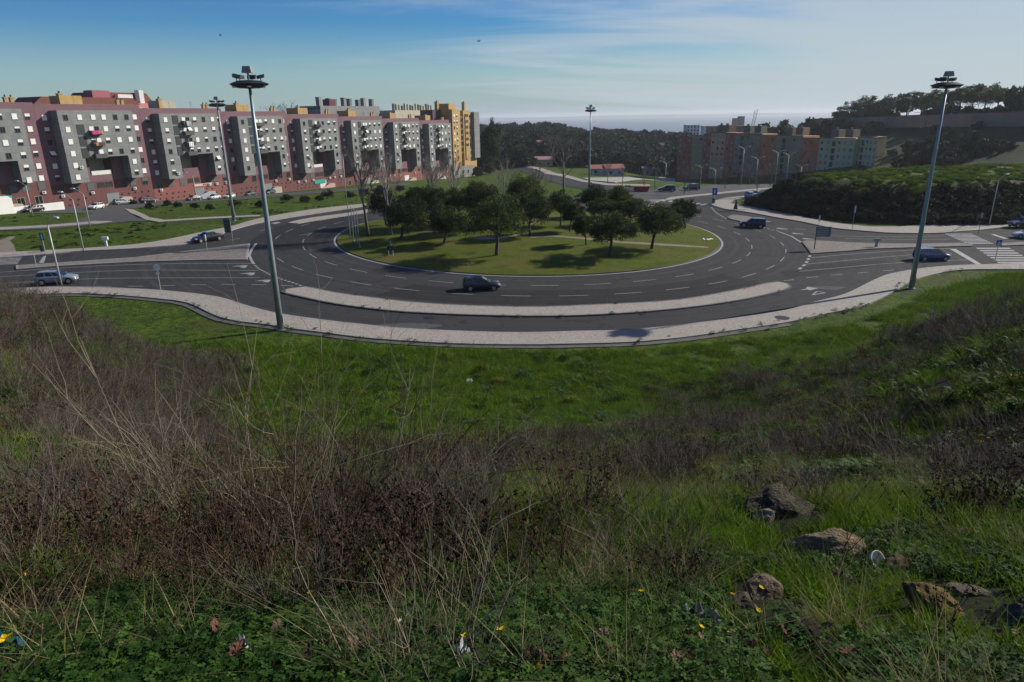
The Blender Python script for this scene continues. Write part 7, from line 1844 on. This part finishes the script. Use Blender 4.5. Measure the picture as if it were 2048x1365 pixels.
for px, py, s, m_, name, words in ((927, 1340, (.075, .06, .05), M_SWHITE, 'paper_scrap', 'crumpled white paper scrap in the near clover'), (1922, 655, (.5, .36, .10), mat('pale_teal_plastic', (.30, .55, .48), (.2, .42, .36), rough=.3, trans=.3), 'plastic_bag', 'pale teal plastic bag caught on the slope'),
                              (1870, 1030, (.20, .16, .06), mat('teal_plastic', (.02, .32, .30), (.015, .22, .2), rough=.3), 'plastic_bag', 'bright teal plastic bag in the dark weeds'), (1398, 1262, (.22, .16, .06), mat('black_plastic', (.02, .02, .025), (.35, .35, .4), rough=.25, scale=9), 'plastic_bag', 'black and silver plastic bag beside the near clover'),
                              (18, 1330, (.16, .14, .05), mat('blue_plastic', (.02, .08, .13), (.01, .05, .08), rough=.2), 'plastic_bag', 'dark blue plastic bag at the corner of the clover'), (798, 1282, (.07, .06, .05), M_SWHITE, 'paper_scrap', 'tiny white paper scrap between straw stalks'), (938, 765, (.45, .3, .12), M_SWHITE, 'paper_scrap', 'white paper scrap lying alone on the lawn'), (490, 1335, (.10, .08, .06), mat('grey_plastic', (.45, .43, .42)), 'plastic_scrap', 'greyish plastic scrap in the clover')):
    P = G(px, py); t = empty(name, (P[0], P[1], P[2] + .07), random.random() * 3); tag(t, words, 'litter'); link('sheet', crumple(int(px), *s, m_), t)
# broken white bowl
P = G(1750, 1142); s = px_per_m(P); t = empty('bowl', (P[0], P[1], P[2] + .10)); tag(t, 'white ceramic bowl fragment standing on edge between stones', 'bowl'); t.rotation_euler = (.9, .35, .3)
mb = MB(); n = 20; R_ = 20 / s
for (r1, z1), (r2, z2) in (((.0, -.45), (.6, -.38)), ((.6, -.38), (.9, -.1)), ((.9, -.1), (1.0, .2)), ((1.0, .2), (.93, .2)), ((.93, .2), (.82, -.08)), ((.82, -.08), (.0, -.32))):
    mb.add([(r_ * R_ * math.cos(6.2832 * q / n), r_ * R_ * math.sin(6.2832 * q / n), z_ * R_) for r_, z_ in ((r1, z1), (r2, z2)) for q in range(n)], [[q, (q + 1) % n, n + (q + 1) % n, n + q] for q in range(n)])
mb.build('shell', mat('glazed_white', (.74, .73, .69), (.6, .59, .55), rough=.3), t, smooth=True)

# ------------------------------------------------------------------ the air
mb = MB(); mb.box(-45000, 45000, -3000, 45000, SEA - 3, 62)
hz = mb.build('haze', [])
hm = bpy.data.materials.new('haze'); hm.use_nodes = True
hm.node_tree.nodes.clear()
vo = hm.node_tree.nodes.new('ShaderNodeVolumePrincipled'); ho = hm.node_tree.nodes.new('ShaderNodeOutputMaterial')
vo.inputs['Color'].default_value = (0.86, 0.93, 1.0, 1); vo.inputs['Density'].default_value = 0.00010; vo.inputs['Anisotropy'].default_value = 0.2
hm.node_tree.links.new(vo.outputs[0], ho.inputs['Volume'])
hz.data.materials.append(hm)
tag(hz, 'pale blue haze over the valley and estuary', 'haze', kind='stuff')
